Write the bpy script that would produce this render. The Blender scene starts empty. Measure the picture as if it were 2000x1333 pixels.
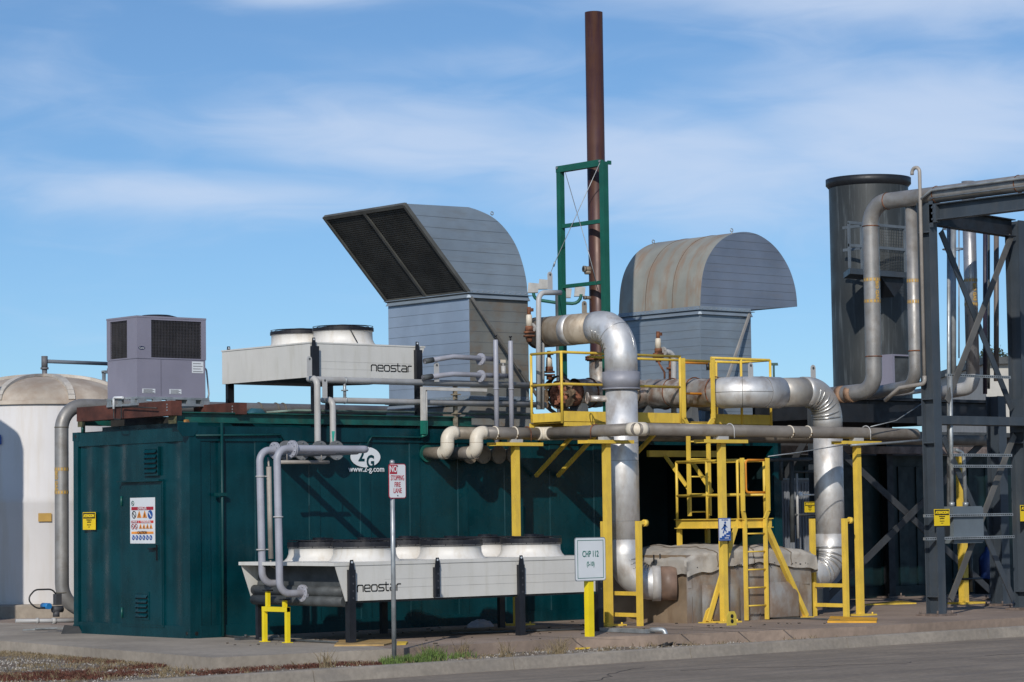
import bpy, math, random
from mathutils import Vector, Matrix
from mathutils import noise as mnoise
random.seed(7)
R = math.radians
S = bpy.context.scene
COL = S.collection
# ------------------------------------------------------------------ camera
CAM = Vector((-19.9329, -30.0262, 1.6211))
YAW, PIT, ROL = R(49.42525), R(3.7459), R(-0.78478)
FPX = 5155.235
fw = Vector((math.cos(PIT)*math.cos(YAW), math.cos(PIT)*math.sin(YAW), math.sin(PIT)))
rt0 = Vector((math.sin(YAW), -math.cos(YAW), 0)); up0 = rt0.cross(fw)
rt = math.cos(ROL)*rt0 + math.sin(ROL)*up0
up = -math.sin(ROL)*rt0 + math.cos(ROL)*up0
cam_d = bpy.data.cameras.new('camera'); cam = bpy.data.objects.new('camera', cam_d); COL.objects.link(cam)
cam.matrix_world = Matrix(((rt.x, up.x, -fw.x, CAM.x), (rt.y, up.y, -fw.y, CAM.y), (rt.z, up.z, -fw.z, CAM.z), (0, 0, 0, 1)))
cam_d.sensor_width = 36; cam_d.lens = 36*FPX/2000; cam_d.clip_end = 6000; cam_d.clip_start = 0.5
S.camera = cam
S.view_settings.view_transform = 'Standard'; S.view_settings.look = 'None'
S.view_settings.exposure = EXPOSURE = 0.0
# ------------------------------------------------------------------ sky and sun
SUN = Vector((-1.20, -1.0, 0.915)).normalized()
sun_el = math.asin(SUN.z); sun_rot = math.atan2(SUN.x, SUN.y)
W = bpy.data.worlds.new("World"); S.world = W; W.use_nodes = True
nt = W.node_tree; N = nt.nodes; L = nt.links
N.clear()
out = N.new('ShaderNodeOutputWorld'); bg = N.new('ShaderNodeBackground'); bg.inputs[1].default_value = 0.095
sky = N.new('ShaderNodeTexSky'); sky.sky_type = 'NISHITA'; sky.sun_disc = False
sky.sun_elevation = sun_el; sky.sun_rotation = sun_rot % (2*math.pi)
sky.air_density = 1.0; sky.dust_density = 0.6; sky.ozone_density = 3.5
def M_(op, a, b=None, c=None):
    n = N.new('ShaderNodeMath'); n.operation = op
    for i, v in enumerate((a, b, c)):
        if v is None: continue
        if isinstance(v, (int, float)): n.inputs[i].default_value = v
        else: L.new(v, n.inputs[i])
    return n.outputs[0]
tc = N.new('ShaderNodeTexCoord')
sep = N.new('ShaderNodeSeparateXYZ'); L.new(tc.outputs['Generated'], sep.inputs[0])
# look a little higher in the sky model than the true elevation: clean blue right down to the roofs
zz = M_('MULTIPLY_ADD', sep.outputs[2], 1.25, 0.030)
cmb = N.new('ShaderNodeCombineXYZ'); L.new(sep.outputs[0], cmb.inputs[0]); L.new(sep.outputs[1], cmb.inputs[1]); L.new(zz, cmb.inputs[2])
nrm = N.new('ShaderNodeVectorMath'); nrm.operation = 'NORMALIZE'; L.new(cmb.outputs[0], nrm.inputs[0])
L.new(nrm.outputs[0], sky.inputs[0])
# cirrus: azimuth/elevation coordinates of the direction
az = M_('ARCTAN2', sep.outputs[1], sep.outputs[0])
el = M_('ARCSINE', sep.outputs[2])
u = M_('MULTIPLY', M_('SUBTRACT', YAW, az), 57.2958)     # degrees to the right of the view axis
v = M_('MULTIPLY', el, 57.2958)
uv = N.new('ShaderNodeCombineXYZ'); L.new(u, uv.inputs[0]); L.new(v, uv.inputs[1])
def wisps(scale, sx, sy, rot, seed, det, dist):
    mp = N.new('ShaderNodeMapping'); mp.inputs['Scale'].default_value = (sx, sy, 1); mp.inputs['Rotation'].default_value = (0, 0, rot)
    mp.inputs['Location'].default_value = (seed, seed*.37, seed*.11)
    L.new(uv.outputs[0], mp.inputs[0])
    n = N.new('ShaderNodeTexNoise'); n.inputs['Scale'].default_value = scale; n.inputs['Detail'].default_value = det
    n.inputs['Roughness'].default_value = .52; n.inputs['Distortion'].default_value = dist
    L.new(mp.outputs[0], n.inputs['Vector']); return n.outputs[0]
def band(u0, v0, su, sv, tilt):
    # soft bank of cirrus centred on a direction
    du = M_('SUBTRACT', u, u0); dv = M_('SUBTRACT', M_('SUBTRACT', v, v0), M_('MULTIPLY', du, tilt))
    q = M_('ADD', M_('POWER', M_('ABSOLUTE', M_('DIVIDE', du, su)), 2.0), M_('POWER', M_('ABSOLUTE', M_('DIVIDE', dv, sv)), 2.0))
    return M_('EXPONENT', M_('MULTIPLY', q, -1.0))
w1 = wisps(.26, .4, 1.15, R(9), 3.1, 6, .8)
w2 = wisps(.8, .35, 1.4, R(-12), 8.4, 6, 1.2)
field = M_('ADD', M_('MULTIPLY', w1, .62), M_('MULTIPLY', w2, .38))
bands = None
for wt, *b in [(1, 7.5, 11.3, 6.5, .95, -.06), (.8, -6.5, 7.0, 6.0, .6, -.03), (.9, -2.5, 8.2, 5.5, 1.0, -.07), (1, 3.6, 7.4, 5.0, 1.35, -.04), (1, 8.5, 8.1, 4.5, 1.4, .02), (.7, -4.5, 11.2, 2.4, .3, 0), (.45, -.5, 9.8, 3.0, .4, .02)]:
    g = M_('MULTIPLY', band(*b), wt); bands = g if bands is None else M_('MAXIMUM', bands, g)
dens = M_('ADD', M_('MULTIPLY', bands, .44), M_('MULTIPLY', M_('SUBTRACT', field, .46), .8))
cr = N.new('ShaderNodeMapRange'); cr.interpolation_type = 'SMOOTHSTEP'
cr.inputs[1].default_value = .02; cr.inputs[2].default_value = .52; cr.inputs[3].default_value = 0; cr.inputs[4].default_value = .70
L.new(dens, cr.inputs[0])
fade = N.new('ShaderNodeMapRange'); fade.inputs[1].default_value = 16; fade.inputs[2].default_value = 30; fade.inputs[3].default_value = 1; fade.inputs[4].default_value = .3
L.new(v, fade.inputs[0])
mx = N.new('ShaderNodeMix'); mx.data_type = 'RGBA'; L.new(M_('MULTIPLY', cr.outputs[0], fade.outputs[0]), mx.inputs[0])
hs = N.new('ShaderNodeHueSaturation'); hs.inputs['Saturation'].default_value = 1.0; L.new(sky.outputs[0], hs.inputs['Color'])
wb = N.new('ShaderNodeMix'); wb.data_type = 'RGBA'; wb.blend_type = 'MULTIPLY'; wb.inputs[0].default_value = 1; wb.inputs[7].default_value = (.86, 1.05, 1.19, 1)
L.new(hs.outputs[0], wb.inputs[6]); L.new(wb.outputs[2], mx.inputs[6]); mx.inputs[7].default_value = (6.7, 7.7, 9.5, 1)
L.new(mx.outputs[2], bg.inputs[0]); L.new(bg.outputs[0], out.inputs[0])
sd = bpy.data.lights.new('sun', 'SUN'); sd.energy = 3.35; sd.angle = R(.53); sd.color = (1, .95, .87)
so = bpy.data.objects.new('sun', sd); COL.objects.link(so); so.rotation_euler = (-SUN).to_track_quat('-Z', 'Y').to_euler(); so.location = (0, 0, 30)
# ------------------------------------------------------------------ helpers
def ray(x, y): return (x-1000)/FPX*rt - (y-666.5)/FPX*up + fw
def on(ax, x, y, val):
    i = 'XYZ'.index(ax); d = ray(x, y); return CAM + d*((val-CAM[i])/d[i])
def atY(x, y, Y): return on('Y', x, y, Y)
def atX(x, y, X): return on('X', x, y, X)
def atZ(x, y, Z): return on('Z', x, y, Z)
def V(*a): return Vector(a)

class MB:
    def __init__(s): s.v = []; s.f = []; s.sm = []; s.mk = None
    def add(s, vs, fs, smooth=False):
        o = len(s.v); s.v += [Vector(p) for p in vs]
        for f in fs: s.f.append([i+o for i in f]); s.sm.append(smooth)
        return s
    def box(s, a, b):
        x0, y0, z0 = (min(a[i], b[i]) for i in range(3)); x1, y1, z1 = (max(a[i], b[i]) for i in range(3))
        return s.add([(x0,y0,z0),(x1,y0,z0),(x1,y1,z0),(x0,y1,z0),(x0,y0,z1),(x1,y0,z1),(x1,y1,z1),(x0,y1,z1)],
                     [(0,3,2,1),(4,5,6,7),(0,1,5,4),(1,2,6,5),(2,3,7,6),(3,0,4,7)])
    def cbox(s, c, d):  # centre, dims
        c = Vector(c); d = Vector(d)/2; return s.box(c-d, c+d)
    def bar(s, p, q, w, h, upv=(0, 0, 1)):
        p = Vector(p); q = Vector(q); t = (q-p).normalized(); u_ = Vector(upv)
        if abs(t.dot(u_)) > .99: u_ = Vector((0, 1, 0))
        a = t.cross(u_).normalized()*(w/2); b = a.cross(t).normalized()*(h/2)
        vs = [p-a-b, p+a-b, p+a+b, p-a+b, q-a-b, q+a-b, q+a+b, q-a+b]
        return s.add(vs, [(0,1,2,3),(7,6,5,4),(0,4,5,1),(1,5,6,2),(2,6,7,3),(3,7,4,0)])
    def prism(s, pts, ext, smooth=False):
        n = len(pts); e = Vector(ext); P = [Vector(p) for p in pts]
        s.add(P+[p+e for p in P], [tuple(range(n)), tuple(range(2*n-1, n-1, -1))])
        o = len(s.v)-2*n
        for i in range(n): s.f.append([o+i, o+(i+1) % n, o+n+(i+1) % n, o+n+i][::-1]); s.sm.append(smooth)
        return s
    def tube(s, path, r, n=20, cap=True, closed=False, wob=0):
        P = [Vector(p) for p in path]; m = len(P)
        rr = r if isinstance(r, (list, tuple)) else [r]*m
        T = []
        for i in range(m):
            a = P[max(i-1, 0)]; b = P[min(i+1, m-1)]
            if closed: a = P[(i-1) % m]; b = P[(i+1) % m]
            T.append((b-a).normalized())
        nv = T[0].orthogonal().normalized(); o = len(s.v)
        for i in range(m):
            nv = (nv - T[i]*nv.dot(T[i])).normalized(); bi = T[i].cross(nv)
            k = rr[i]
            if 0 < i < m-1 or closed:
                a = P[(i-1) % m] if closed else P[i-1]; b = P[(i+1) % m] if closed else P[i+1]
                c = max(.6, math.sqrt(max(0, (1+(P[i]-a).normalized().dot((b-P[i]).normalized()))/2))); 
            for j in range(n):
                t = 2*math.pi*j/n; s.v.append(P[i] + (nv*math.cos(t)+bi*math.sin(t))*k)
        for i in range(m if closed else m-1):
            for j in range(n):
                i2 = (i+1) % m
                s.f.append([o+i*n+j, o+i*n+(j+1) % n, o+i2*n+(j+1) % n, o+i2*n+j]); s.sm.append(True)
        if cap and not closed:
            s.f.append([o+j for j in range(n)][::-1]); s.sm.append(False)
            s.f.append([o+(m-1)*n+j for j in range(n)]); s.sm.append(False)
        return s
    def cyl(s, p, q, r, n=20): return s.tube([p, q], r, n)
    def torus(s, c, ax, R_, r, n=32, k=8):
        ax = Vector(ax).normalized(); a = ax.orthogonal().normalized(); b = ax.cross(a)
        return s.tube([Vector(c)+(a*math.cos(2*math.pi*i/n)+b*math.sin(2*math.pi*i/n))*R_ for i in range(n)], r, k, closed=True)
    def ring(s, c, ax, ro, ri, h, n=32):  # flat annulus with thickness h along ax
        ax = Vector(ax).normalized(); a = ax.orthogonal().normalized(); b = ax.cross(a); c = Vector(c)
        vs = []
        for (rad, z) in ((ro, 0), (ro, h), (ri, h), (ri, 0)):
            vs += [c+ax*z+(a*math.cos(2*math.pi*i/n)+b*math.sin(2*math.pi*i/n))*rad for i in range(n)]
        fs = []
        for q in range(4):
            for i in range(n): fs.append((q*n+i, q*n+(i+1) % n, ((q+1) % 4)*n+(i+1) % n, ((q+1) % 4)*n+i))
        return s.add(vs, fs)
    def lathe(s, c, prof, n=32, smooth=True, ax=None):
        c = Vector(c); vs = []; o = len(s.v)
        for (r_, z) in prof: vs += [c+V(r_*math.cos(2*math.pi*i/n), r_*math.sin(2*math.pi*i/n), z) for i in range(n)]
        fs = []
        for q in range(len(prof)-1):
            for i in range(n): fs.append((q*n+i, q*n+(i+1) % n, (q+1)*n+(i+1) % n, (q+1)*n+i))
        return s.add(vs, fs, smooth)
    def build(s, name, mat, parent=None, sharp=None):
        if parent is not None: base = parent.matrix_basis.translation.copy() if parent.parent is None else ORG[parent.name]
        else:
            xs = [p.x for p in s.v]; ys = [p.y for p in s.v]; zs = [p.z for p in s.v]
            base = V((min(xs)+max(xs))/2, (min(ys)+max(ys))/2, min(zs))
        me = bpy.data.meshes.new(name); me.from_pydata([p-base for p in s.v], [], s.f); me.update()
        for i, pl in enumerate(me.polygons): pl.use_smooth = s.sm[i]
        for m_ in (mat if isinstance(mat, list) else [mat]): me.materials.append(m_)
        if s.mk is not None:
            for i in range(s.mk, len(me.polygons)): me.polygons[i].material_index = 1
        ob = bpy.data.objects.new(name, me); COL.objects.link(ob); ORG[ob.name] = base
        if parent is not None: ob.parent = parent
        else: ob.location = base
        return ob
ORG = {}
def tag(o, label=None, cat=None, group=None, kind=None):
    if label: o['label'] = label
    if cat: o['category'] = cat
    if group: o['group'] = group
    if kind: o['kind'] = kind
    return o
def thing(name, base, label, cat, group=None):
    o = bpy.data.objects.new(name, None); COL.objects.link(o); o.location = Vector(base); o.empty_display_size = .1
    ORG[o.name] = Vector(base); return tag(o, label, cat, group)
def struct(name, mb, mat): return tag(mb.build(name, mat), kind='structure')
def copy_tree(o, parent=None):
    c = o.copy(); COL.objects.link(c); c.parent = parent; ORG[c.name] = ORG.get(o.name, V(0,0,0))
    for ch in [k for k in bpy.data.objects if k.parent == o]: copy_tree(ch, c)
    return c
def fillet(pts, rad, seg=9):
    P = [Vector(p) for p in pts]; outp = [P[0]]
    for i in range(1, len(P)-1):
        rd = rad[i-1] if isinstance(rad, (list, tuple)) else rad
        a = (P[i-1]-P[i]); b = (P[i+1]-P[i]); la, lb = a.length, b.length; a.normalize(); b.normalize()
        ang = a.angle(b)
        if ang > 3.1: outp.append(P[i]); continue
        d = min(rd/math.tan(ang/2), la*(.97 if i == 1 else .499), lb*(.97 if i == len(P)-2 else .499)); rd = d*math.tan(ang/2)
        c = P[i] + (a+b).normalized()*(rd/math.sin(ang/2)); p0 = P[i]+a*d; p1 = P[i]+b*d
        u0 = (p0-c); u1 = (p1-c); th = u0.angle(u1)
        for k in range(seg+1):
            t = k/seg; outp.append(c+(u0*math.sin((1-t)*th)+u1*math.sin(t*th))/math.sin(th))
    outp.append(P[-1]); return outp
# ------------------------------------------------------------------ materials
MATS = {}
def mat(name, col, rough=.6, metal=0, var=.12, vs=3.0, dirt=None, dirt_amt=0, dirt_scale=(1.2, 1.2, .25), bump=0, bs=40, spec=.5, col2=None, lines=None, coat=0, fine=0, glob=False, hi=.62, chips=None, chip_at=.66, chip_s=9):
    if name in MATS: return MATS[name]
    m = bpy.data.materials.new(name); m.use_nodes = True; t = m.node_tree; n = t.nodes; l = t.links
    b = n['Principled BSDF']; b.inputs['Roughness'].default_value = rough; b.inputs['Metallic'].default_value = metal
    b.inputs['Specular IOR Level'].default_value = spec
    if coat: b.inputs['Coat Weight'].default_value = coat; b.inputs['Coat Roughness'].default_value = .25
    c = n.new('ShaderNodeTexCoord'); co = c.outputs['Object']
    if glob:
        g = n.new('ShaderNodeNewGeometry'); co = g.outputs['Position']
    def noise(sc, det=5, scale3=None, ro=.55, dist=0):
        x = n.new('ShaderNodeTexNoise'); x.inputs['Scale'].default_value = sc; x.inputs['Detail'].default_value = det; x.inputs['Roughness'].default_value = ro
        x.inputs['Distortion'].default_value = dist
        if scale3:
            mp = n.new('ShaderNodeMapping'); mp.inputs['Scale'].default_value = scale3; l.new(co, mp.inputs[0]); l.new(mp.outputs[0], x.inputs['Vector'])
        else: l.new(co, x.inputs['Vector'])
        return x.outputs[0]
    def ramp(src, a, b_, lo=0, hi_=1):
        r = n.new('ShaderNodeMapRange'); r.inputs[1].default_value = a; r.inputs[2].default_value = b_; r.inputs[3].default_value = lo; r.inputs[4].default_value = hi_
        r.interpolation_type = 'SMOOTHSTEP'; l.new(src, r.inputs[0]); return r.outputs[0]
    def mix(f, A, B, mode='MIX'):
        x = n.new('ShaderNodeMix'); x.data_type = 'RGBA'; x.blend_type = mode
        if isinstance(f, float): x.inputs[0].default_value = f
        else: l.new(f, x.inputs[0])
        for i, s_ in ((6, A), (7, B)):
            if isinstance(s_, tuple): x.inputs[i].default_value = (*s_, 1)
            else: l.new(s_, x.inputs[i])
        return x.outputs[2]
    c2 = col2 or tuple(min(1, k*(1+var*1.6)) for k in col); c1 = col if col2 else tuple(k*(1-var*1.6) for k in col)
    cur = mix(ramp(noise(vs), .3, .7), c1, c2)
    if fine:
        cur = mix(float(fine), cur, mix(ramp(noise(vs*14, 3), .25, .75), (.45,)*3, (1.0,)*3), 'MULTIPLY')
    if dirt is not None:
        d1 = ramp(noise(4, 6, dirt_scale, .6), 1-hi-.0, 1-hi+.28, 0, 1)
        d1 = ramp(noise(4, 6, dirt_scale, .62), hi-.17, hi+.1, 0, dirt_amt)
        cur = mix(d1, cur, dirt)
    if lines:   # thin board or seam lines: (axis, period, dark factor, width)
        sx = n.new('ShaderNodeSeparateXYZ'); l.new(co, sx.inputs[0])
        w = n.new('ShaderNodeMath'); w.operation = 'MODULO'; l.new(sx.outputs['XYZ'.index(lines[0])], w.inputs[0]); w.inputs[1].default_value = lines[1]
        w0 = n.new('ShaderNodeMath'); w0.operation = 'ABSOLUTE'; l.new(w.outputs[0], w0.inputs[0])
        w2 = n.new('ShaderNodeMath'); w2.operation = 'LESS_THAN'; l.new(w0.outputs[0], w2.inputs[0]); w2.inputs[1].default_value = lines[3]
        cur = mix(w2.outputs[0], cur, mix(1.0, cur, (lines[2],)*3, 'MULTIPLY'))
    if chips is not None: cur = mix(ramp(noise(chip_s, 8, None, .75), chip_at, chip_at+.025), cur, chips)
    l.new(cur, b.inputs['Base Color'])
    rr = ramp(noise(vs*2.3), .3, .7, max(0, rough-.1), min(1, rough+.1)); l.new(rr, b.inputs['Roughness'])
    if bump:
        bp = n.new('ShaderNodeBump'); bp.inputs['Strength'].default_value = bump; bp.inputs['Distance'].default_value = .02
        l.new(noise(bs, 6), bp.inputs['Height']); l.new(bp.outputs[0], b.inputs['Normal'])
    MATS[name] = m; return m
teal = mat('teal_paint', (.0004, .031, .040), .30, spec=.3, bump=.10, bs=2.2, chips=(.05, .11, .12), chip_at=.685, chip_s=6, var=.16, vs=1.6, dirt=(.004, .046, .058), dirt_amt=.45, dirt_scale=(2.2, 2.2, .22), hi=.6)
teal_beam = mat('green_beam_paint', (.006, .075, .062), .45, var=.2, vs=4, dirt=(.05, .04, .02), dirt_amt=.4)
frame_green = mat('frame_green_paint', (.008, .095, .065), .5, var=.1, vs=3)
teal_shade = mat('shade_darkened_teal', (.002, .016, .018), .6, var=.3, vs=1.2)  # teal with shade put into the colour, for the recess and second container
yellow = mat('yellow_paint', (.72, .49, .065), .5, var=.07, vs=2.5, dirt=(.50, .33, .08), dirt_amt=.5, dirt_scale=(3, 3, .8), chips=(.16, .08, .03), chip_at=.68, chip_s=10)
yellow_new = mat('bright_yellow_paint', (.80, .62, .012), .45, var=.05, vs=3)
orange = mat('orange_paint', (.72, .26, .02), .5, var=.08)
white_panel = mat('white_panel_paint', (.60, .585, .55), .5, var=.03, vs=1.5, dirt=(.40, .38, .30), dirt_amt=.35, dirt_scale=(2, 2, .3), hi=.64)
white_shroud = mat('white_shroud_plastic', (.66, .63, .585), .55, var=.04, vs=2, dirt=(.46, .38, .27), dirt_amt=.4, dirt_scale=(2.5, 2.5, .6))
black_steel = mat('black_steel', (.009, .010, .014), .5, var=.3)
black_guard = mat('black_wire', (.012, .012, .016), .5)
dark_grey = mat('coil_grey', (.055, .06, .062), .65, var=.2, vs=4)
pipe_grey = mat('grey_painted_pipe', (.31, .315, .36), .5, var=.08, vs=3, dirt=(.25, .22, .2), dirt_amt=.3)
pipe_grey2 = mat('pale_grey_pipe', (.42, .415, .41), .5, var=.07, vs=3, dirt=(.33, .29, .24), dirt_amt=.4)
steel_pipe = mat('weathered_steel_pipe', (.29, .28, .27), .48, metal=.4, var=.12, vs=2.2, dirt=(.17, .135, .10), dirt_amt=.4, dirt_scale=(1.5, 1.5, 1.5), bump=.05)
brown_pipe = mat('brown_steel_pipe', (.20, .165, .125), .6, metal=.1, var=.14, vs=2.2, dirt=(.10, .075, .05), dirt_amt=.5, dirt_scale=(1.5, 1.5, 1.5))
cream = mat('cream_fitting', (.66, .59, .48), .5, var=.05, vs=3, dirt=(.55, .42, .28), dirt_amt=.4, dirt_scale=(2,2,2))
alu = mat('aluminium_cladding', (.68, .675, .67), .54, metal=.6, var=.10, vs=1.6, dirt=(.28, .20, .13), dirt_amt=.5, dirt_scale=(1.1, 1.1, .6), bump=.12, bs=5)
alu_dirty = mat('dirty_aluminium_cladding', (.50, .47, .43), .42, metal=.45, var=.2, vs=2.2, dirt=(.24, .125, .07), dirt_amt=.75, dirt_scale=(1.3, 1.3, 1.3), bump=.25, bs=5, hi=.56)
tan_clad = mat('tan_cladding', (.42, .355, .275), .5, metal=.25, var=.1, vs=1.4, dirt=(.17, .11, .06), dirt_amt=.6, dirt_scale=(1.2, 1.2, .8), hi=.55)
rust = mat('rust', (.17, .065, .03), .85, var=.4, vs=9, dirt=(.07, .03, .02), dirt_amt=.7, dirt_scale=(4, 4, 4), bump=.4, bs=30)
rust_pipe = mat('rusty_stack_steel', (.052, .024, .030), .42, metal=.2, var=.28, vs=.9, dirt=(.095, .042, .022), dirt_amt=.8, dirt_scale=(1.8, 1.8, .22), hi=.52, chips=(.2, .15, .13), chip_at=.72)
insul = mat('red_brown_insulation', (.30, .12, .07), .95, var=.35, vs=12, bump=.8, bs=30)
hood_m = mat('blue_grey_hood_paint', (.24, .29, .345), .40, metal=.25, var=.08, vs=1.0, dirt=(.20, .21, .21), dirt_amt=.4, dirt_scale=(.5, .5, 3.0))
hood_brown = mat('heat_stained_hood_paint', (.19, .195, .185), .48, metal=.15, var=.14, vs=.8, dirt=(.19, .12, .065), dirt_amt=.6, dirt_scale=(.55, .55, .7), hi=.60)
hood_top = mat('weathered_hood_cowl', (.33, .325, .28), .5, metal=.15, var=.13, vs=.9, dirt=(.31, .18, .10), dirt_amt=.65, dirt_scale=(.35, 1.3, .35), hi=.59)
louver_m = mat('louver_dark', (.035, .034, .031), .6, var=.2)
seam_m = mat('seam_dark', (.095, .11, .125), .6)
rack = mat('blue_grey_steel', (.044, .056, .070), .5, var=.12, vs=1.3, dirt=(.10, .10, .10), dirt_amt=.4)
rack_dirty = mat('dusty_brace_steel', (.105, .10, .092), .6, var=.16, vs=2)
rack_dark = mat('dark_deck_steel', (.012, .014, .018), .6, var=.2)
tower_m = mat('dark_grey_tower_paint', (.033, .037, .038), .5, var=.12, vs=.7, dirt=(.17, .19, .2), dirt_amt=.5, dirt_scale=(3.2, 3.2, .25), hi=.67)
ac_m = mat('purple_grey_ac_paint', (.225, .215, .27), .5, var=.04, vs=2)
ac_grille = mat('ac_coil_brown', (.06, .05, .038), .7, var=.2, vs=6)
galv = mat('galvanised_steel', (.33, .35, .36), .45, metal=.5, var=.15, vs=5)
timber = mat('red_stained_timber', (.085, .027, .018), .75, var=.3, vs=3, dirt=(.05, .02, .015), dirt_amt=.5, dirt_scale=(8, .7, 8))
concrete = mat('concrete', (.35, .30, .245), .9, var=.10, vs=.8, dirt=(.22, .185, .15), dirt_amt=.5, dirt_scale=(.25, .25, .25), bump=.25, bs=18, fine=.35)
concrete_pink = mat('pink_stained_concrete', (.30, .225, .175), .9, var=.12, vs=.8, dirt=(.20, .15, .12), dirt_amt=.6, dirt_scale=(.25, .25, .25), bump=.25, bs=18, fine=.35)
kerb_m = mat('kerb_concrete', (.30, .26, .215), .9, var=.08, vs=1.2, dirt=(.20, .18, .16), dirt_amt=.5, dirt_scale=(.5, .5, 2), fine=.4, bump=.2, bs=30)
road_m = mat('asphalt', (.27, .22, .17), .9, var=.10, vs=.9, dirt=(.15, .125, .105), dirt_amt=.6, dirt_scale=(.05, 1.1, .5), hi=.56, bump=.3, bs=40, fine=.55)
gravel_m = mat('gravel', (.25, .215, .17), .95, var=.30, vs=6, dirt=(.15, .10, .065), dirt_amt=.7, dirt_scale=(.3, .3, .3), bump=1.0, bs=35, fine=.85, hi=.52)
tank_m = mat('white_tank_paint', (.64, .62, .615), .55, var=.03, vs=.6, dirt=(.50, .42, .31), dirt_amt=.3, dirt_scale=(1.6, 1.6, .16), hi=.6)
dome_m = mat('weathered_dome', (.44, .38, .315), .8, var=.14, vs=1.2, dirt=(.27, .19, .135), dirt_amt=.6, dirt_scale=(.5, .5, .5), hi=.55)
dome_rib = mat('pale_dome_rib', (.50, .46, .41), .8, var=.12, vs=2, dirt=(.33, .27, .2), dirt_amt=.5)
sign_white = mat('sign_white', (.66, .68, .70), .4, var=.02)
sign_red = mat('sign_red', (.38, .012, .03), .4, var=.05)
sign_green = mat('sign_green', (.0, .13, .10), .4, var=.05)
sign_blue = mat('sign_blue', (.02, .08, .30), .4, var=.05)
sign_yellow = mat('sign_yellow', (.80, .56, .01), .4, var=.04)
sign_black = mat('sign_black', (.006, .006, .006), .5)
sign_orange = mat('sign_orange', (.75, .27, .04), .4)
decal_white = mat('decal_white', (.68, .70, .72), .5, var=.02)
tapemat = mat('pipe_tape', (.50, .31, .08), .5, var=.05)
cable_m = mat('dark_cable', (.02, .02, .02), .5)
blanket = mat('insulation_blanket', (.38, .35, .31), .9, var=.13, vs=1.8, dirt=(.20, .15, .11), dirt_amt=.6, dirt_scale=(.9, .9, .9), bump=.5, bs=9)
boxclad = mat('box_cladding', (.335, .315, .29), .48, metal=.35, var=.12, vs=1.2, dirt=(.21, .125, .07), dirt_amt=.75, dirt_scale=(.8, .8, .45), bump=.15, bs=6, hi=.52)
blue_act = mat('blue_actuator', (.02, .17, .42), .4)
far_wall = mat('far_building_wall', (.45, .43, .39), .8, var=.05)
grey_sheet = mat('grey_cladding_sheet', (.22, .235, .26), .6, var=.08)
hill_m = mat('far_ground', (.22, .19, .14), .95, var=.2, vs=.02)

def text_mesh(s, size, font_scale_x=1.0, bold=0.0, align='CENTER'):
    cu = bpy.data.curves.new('lettering', 'FONT'); cu.body = s; cu.size = size; cu.align_x = align; cu.align_y = 'CENTER'; cu.offset = bold
    cu.extrude = .0015; cu.resolution_u = 3
    o = bpy.data.objects.new('lettering', cu); COL.objects.link(o)
    dg = bpy.context.evaluated_depsgraph_get(); me = bpy.data.meshes.new_from_object(o.evaluated_get(dg))
    bpy.data.objects.remove(o); bpy.data.curves.remove(cu)
    for v_ in me.vertices: v_.co.x *= font_scale_x
    return me
def lettering(s, size, origin, xd, yd, m, parent, name='lettering', sx=1.0, bold=0.0, align='CENTER'):
    me = text_mesh(s, size, sx, bold, align)
    xd = Vector(xd).normalized(); yd = Vector(yd).normalized(); zd = xd.cross(yd); base = ORG[parent.name]
    me.transform(Matrix(((xd.x, yd.x, zd.x, origin[0]-base.x), (xd.y, yd.y, zd.y, origin[1]-base.y), (xd.z, yd.z, zd.z, origin[2]-base.z), (0,0,0,1))))
    me.materials.clear(); me.materials.append(m)
    o = bpy.data.objects.new(name, me); COL.objects.link(o); o.parent = parent; ORG[o.name] = base; return o
def stroke_logo(word, h, origin, xd, yd, m, parent, off, name='lettering'):
    # rounded monoline lettering: glyphs as polylines on a unit box (x advance returned)
    def arc(cx, cy, r, a0, a1, k=6): return [(cx+r*math.cos(R(a0+(a1-a0)*i/k)), cy+r*math.sin(R(a0+(a1-a0)*i/k))) for i in range(k+1)]
    w = 1.10; q = .26
    G = {'n': ([[(0,0)]+[(0,1-q)]+arc(q,1-q,q,180,90)+arc(w-q,1-q,q,90,0)+[(w,0)]], w),
         'e': ([[(0,.5),(w,.5),(w,1-q)]+arc(w-q,1-q,q,0,90)+arc(q,1-q,q,90,180)+arc(q,q,q,180,270)+[(w,0)]], w),
         'o': ([arc(q,q,q,180,270)+arc(w-q,q,q,270,360)+arc(w-q,1-q,q,0,90)+arc(q,1-q,q,90,180)+[(0,q)]], w),
         's': ([[(w,1),(q,1)]+arc(q,.75,.25,90,270)+arc(w-q,.25,.25,90,-90)+[(0,0)]], w),
         't': ([[(.1,1.35),(.1,q)]+arc(.1+q,q,q,180,270)+[(.65,0)],[(-.1,1),(.6,1)]], .6),
         'a': ([[(.1,1),(w-q,1)]+arc(w-q,1-q,q,90,0)+[(w,0),(q,0)]+arc(q,.25,.25,270,90)+[(w,.5)]], w),
         'r': ([[(0,0),(0,1-q)]+arc(q,1-q,q,180,90)+[(.75,1)]], .7)}
    xd = Vector(xd).normalized(); yd = Vector(yd).normalized(); n_ = xd.cross(yd)
    mb = MB(); x = 0
    for ch in word:
        pls, adv = G[ch]
        for pl in pls:
            for a, b in zip(pl[:-1], pl[1:]):
                p = Vector(origin)+xd*((x+a[0])*h)+yd*(a[1]*h)+n_*off; q_ = Vector(origin)+xd*((x+b[0])*h)+yd*(b[1]*h)+n_*off
                if (p-q_).length < 1e-6: continue
                d = (q_-p).normalized()*h*.07
                mb.bar(p-d, q_+d, h*.17, .003, n_)
        x += adv+.30
    return mb.build(name, m, parent)
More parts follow.
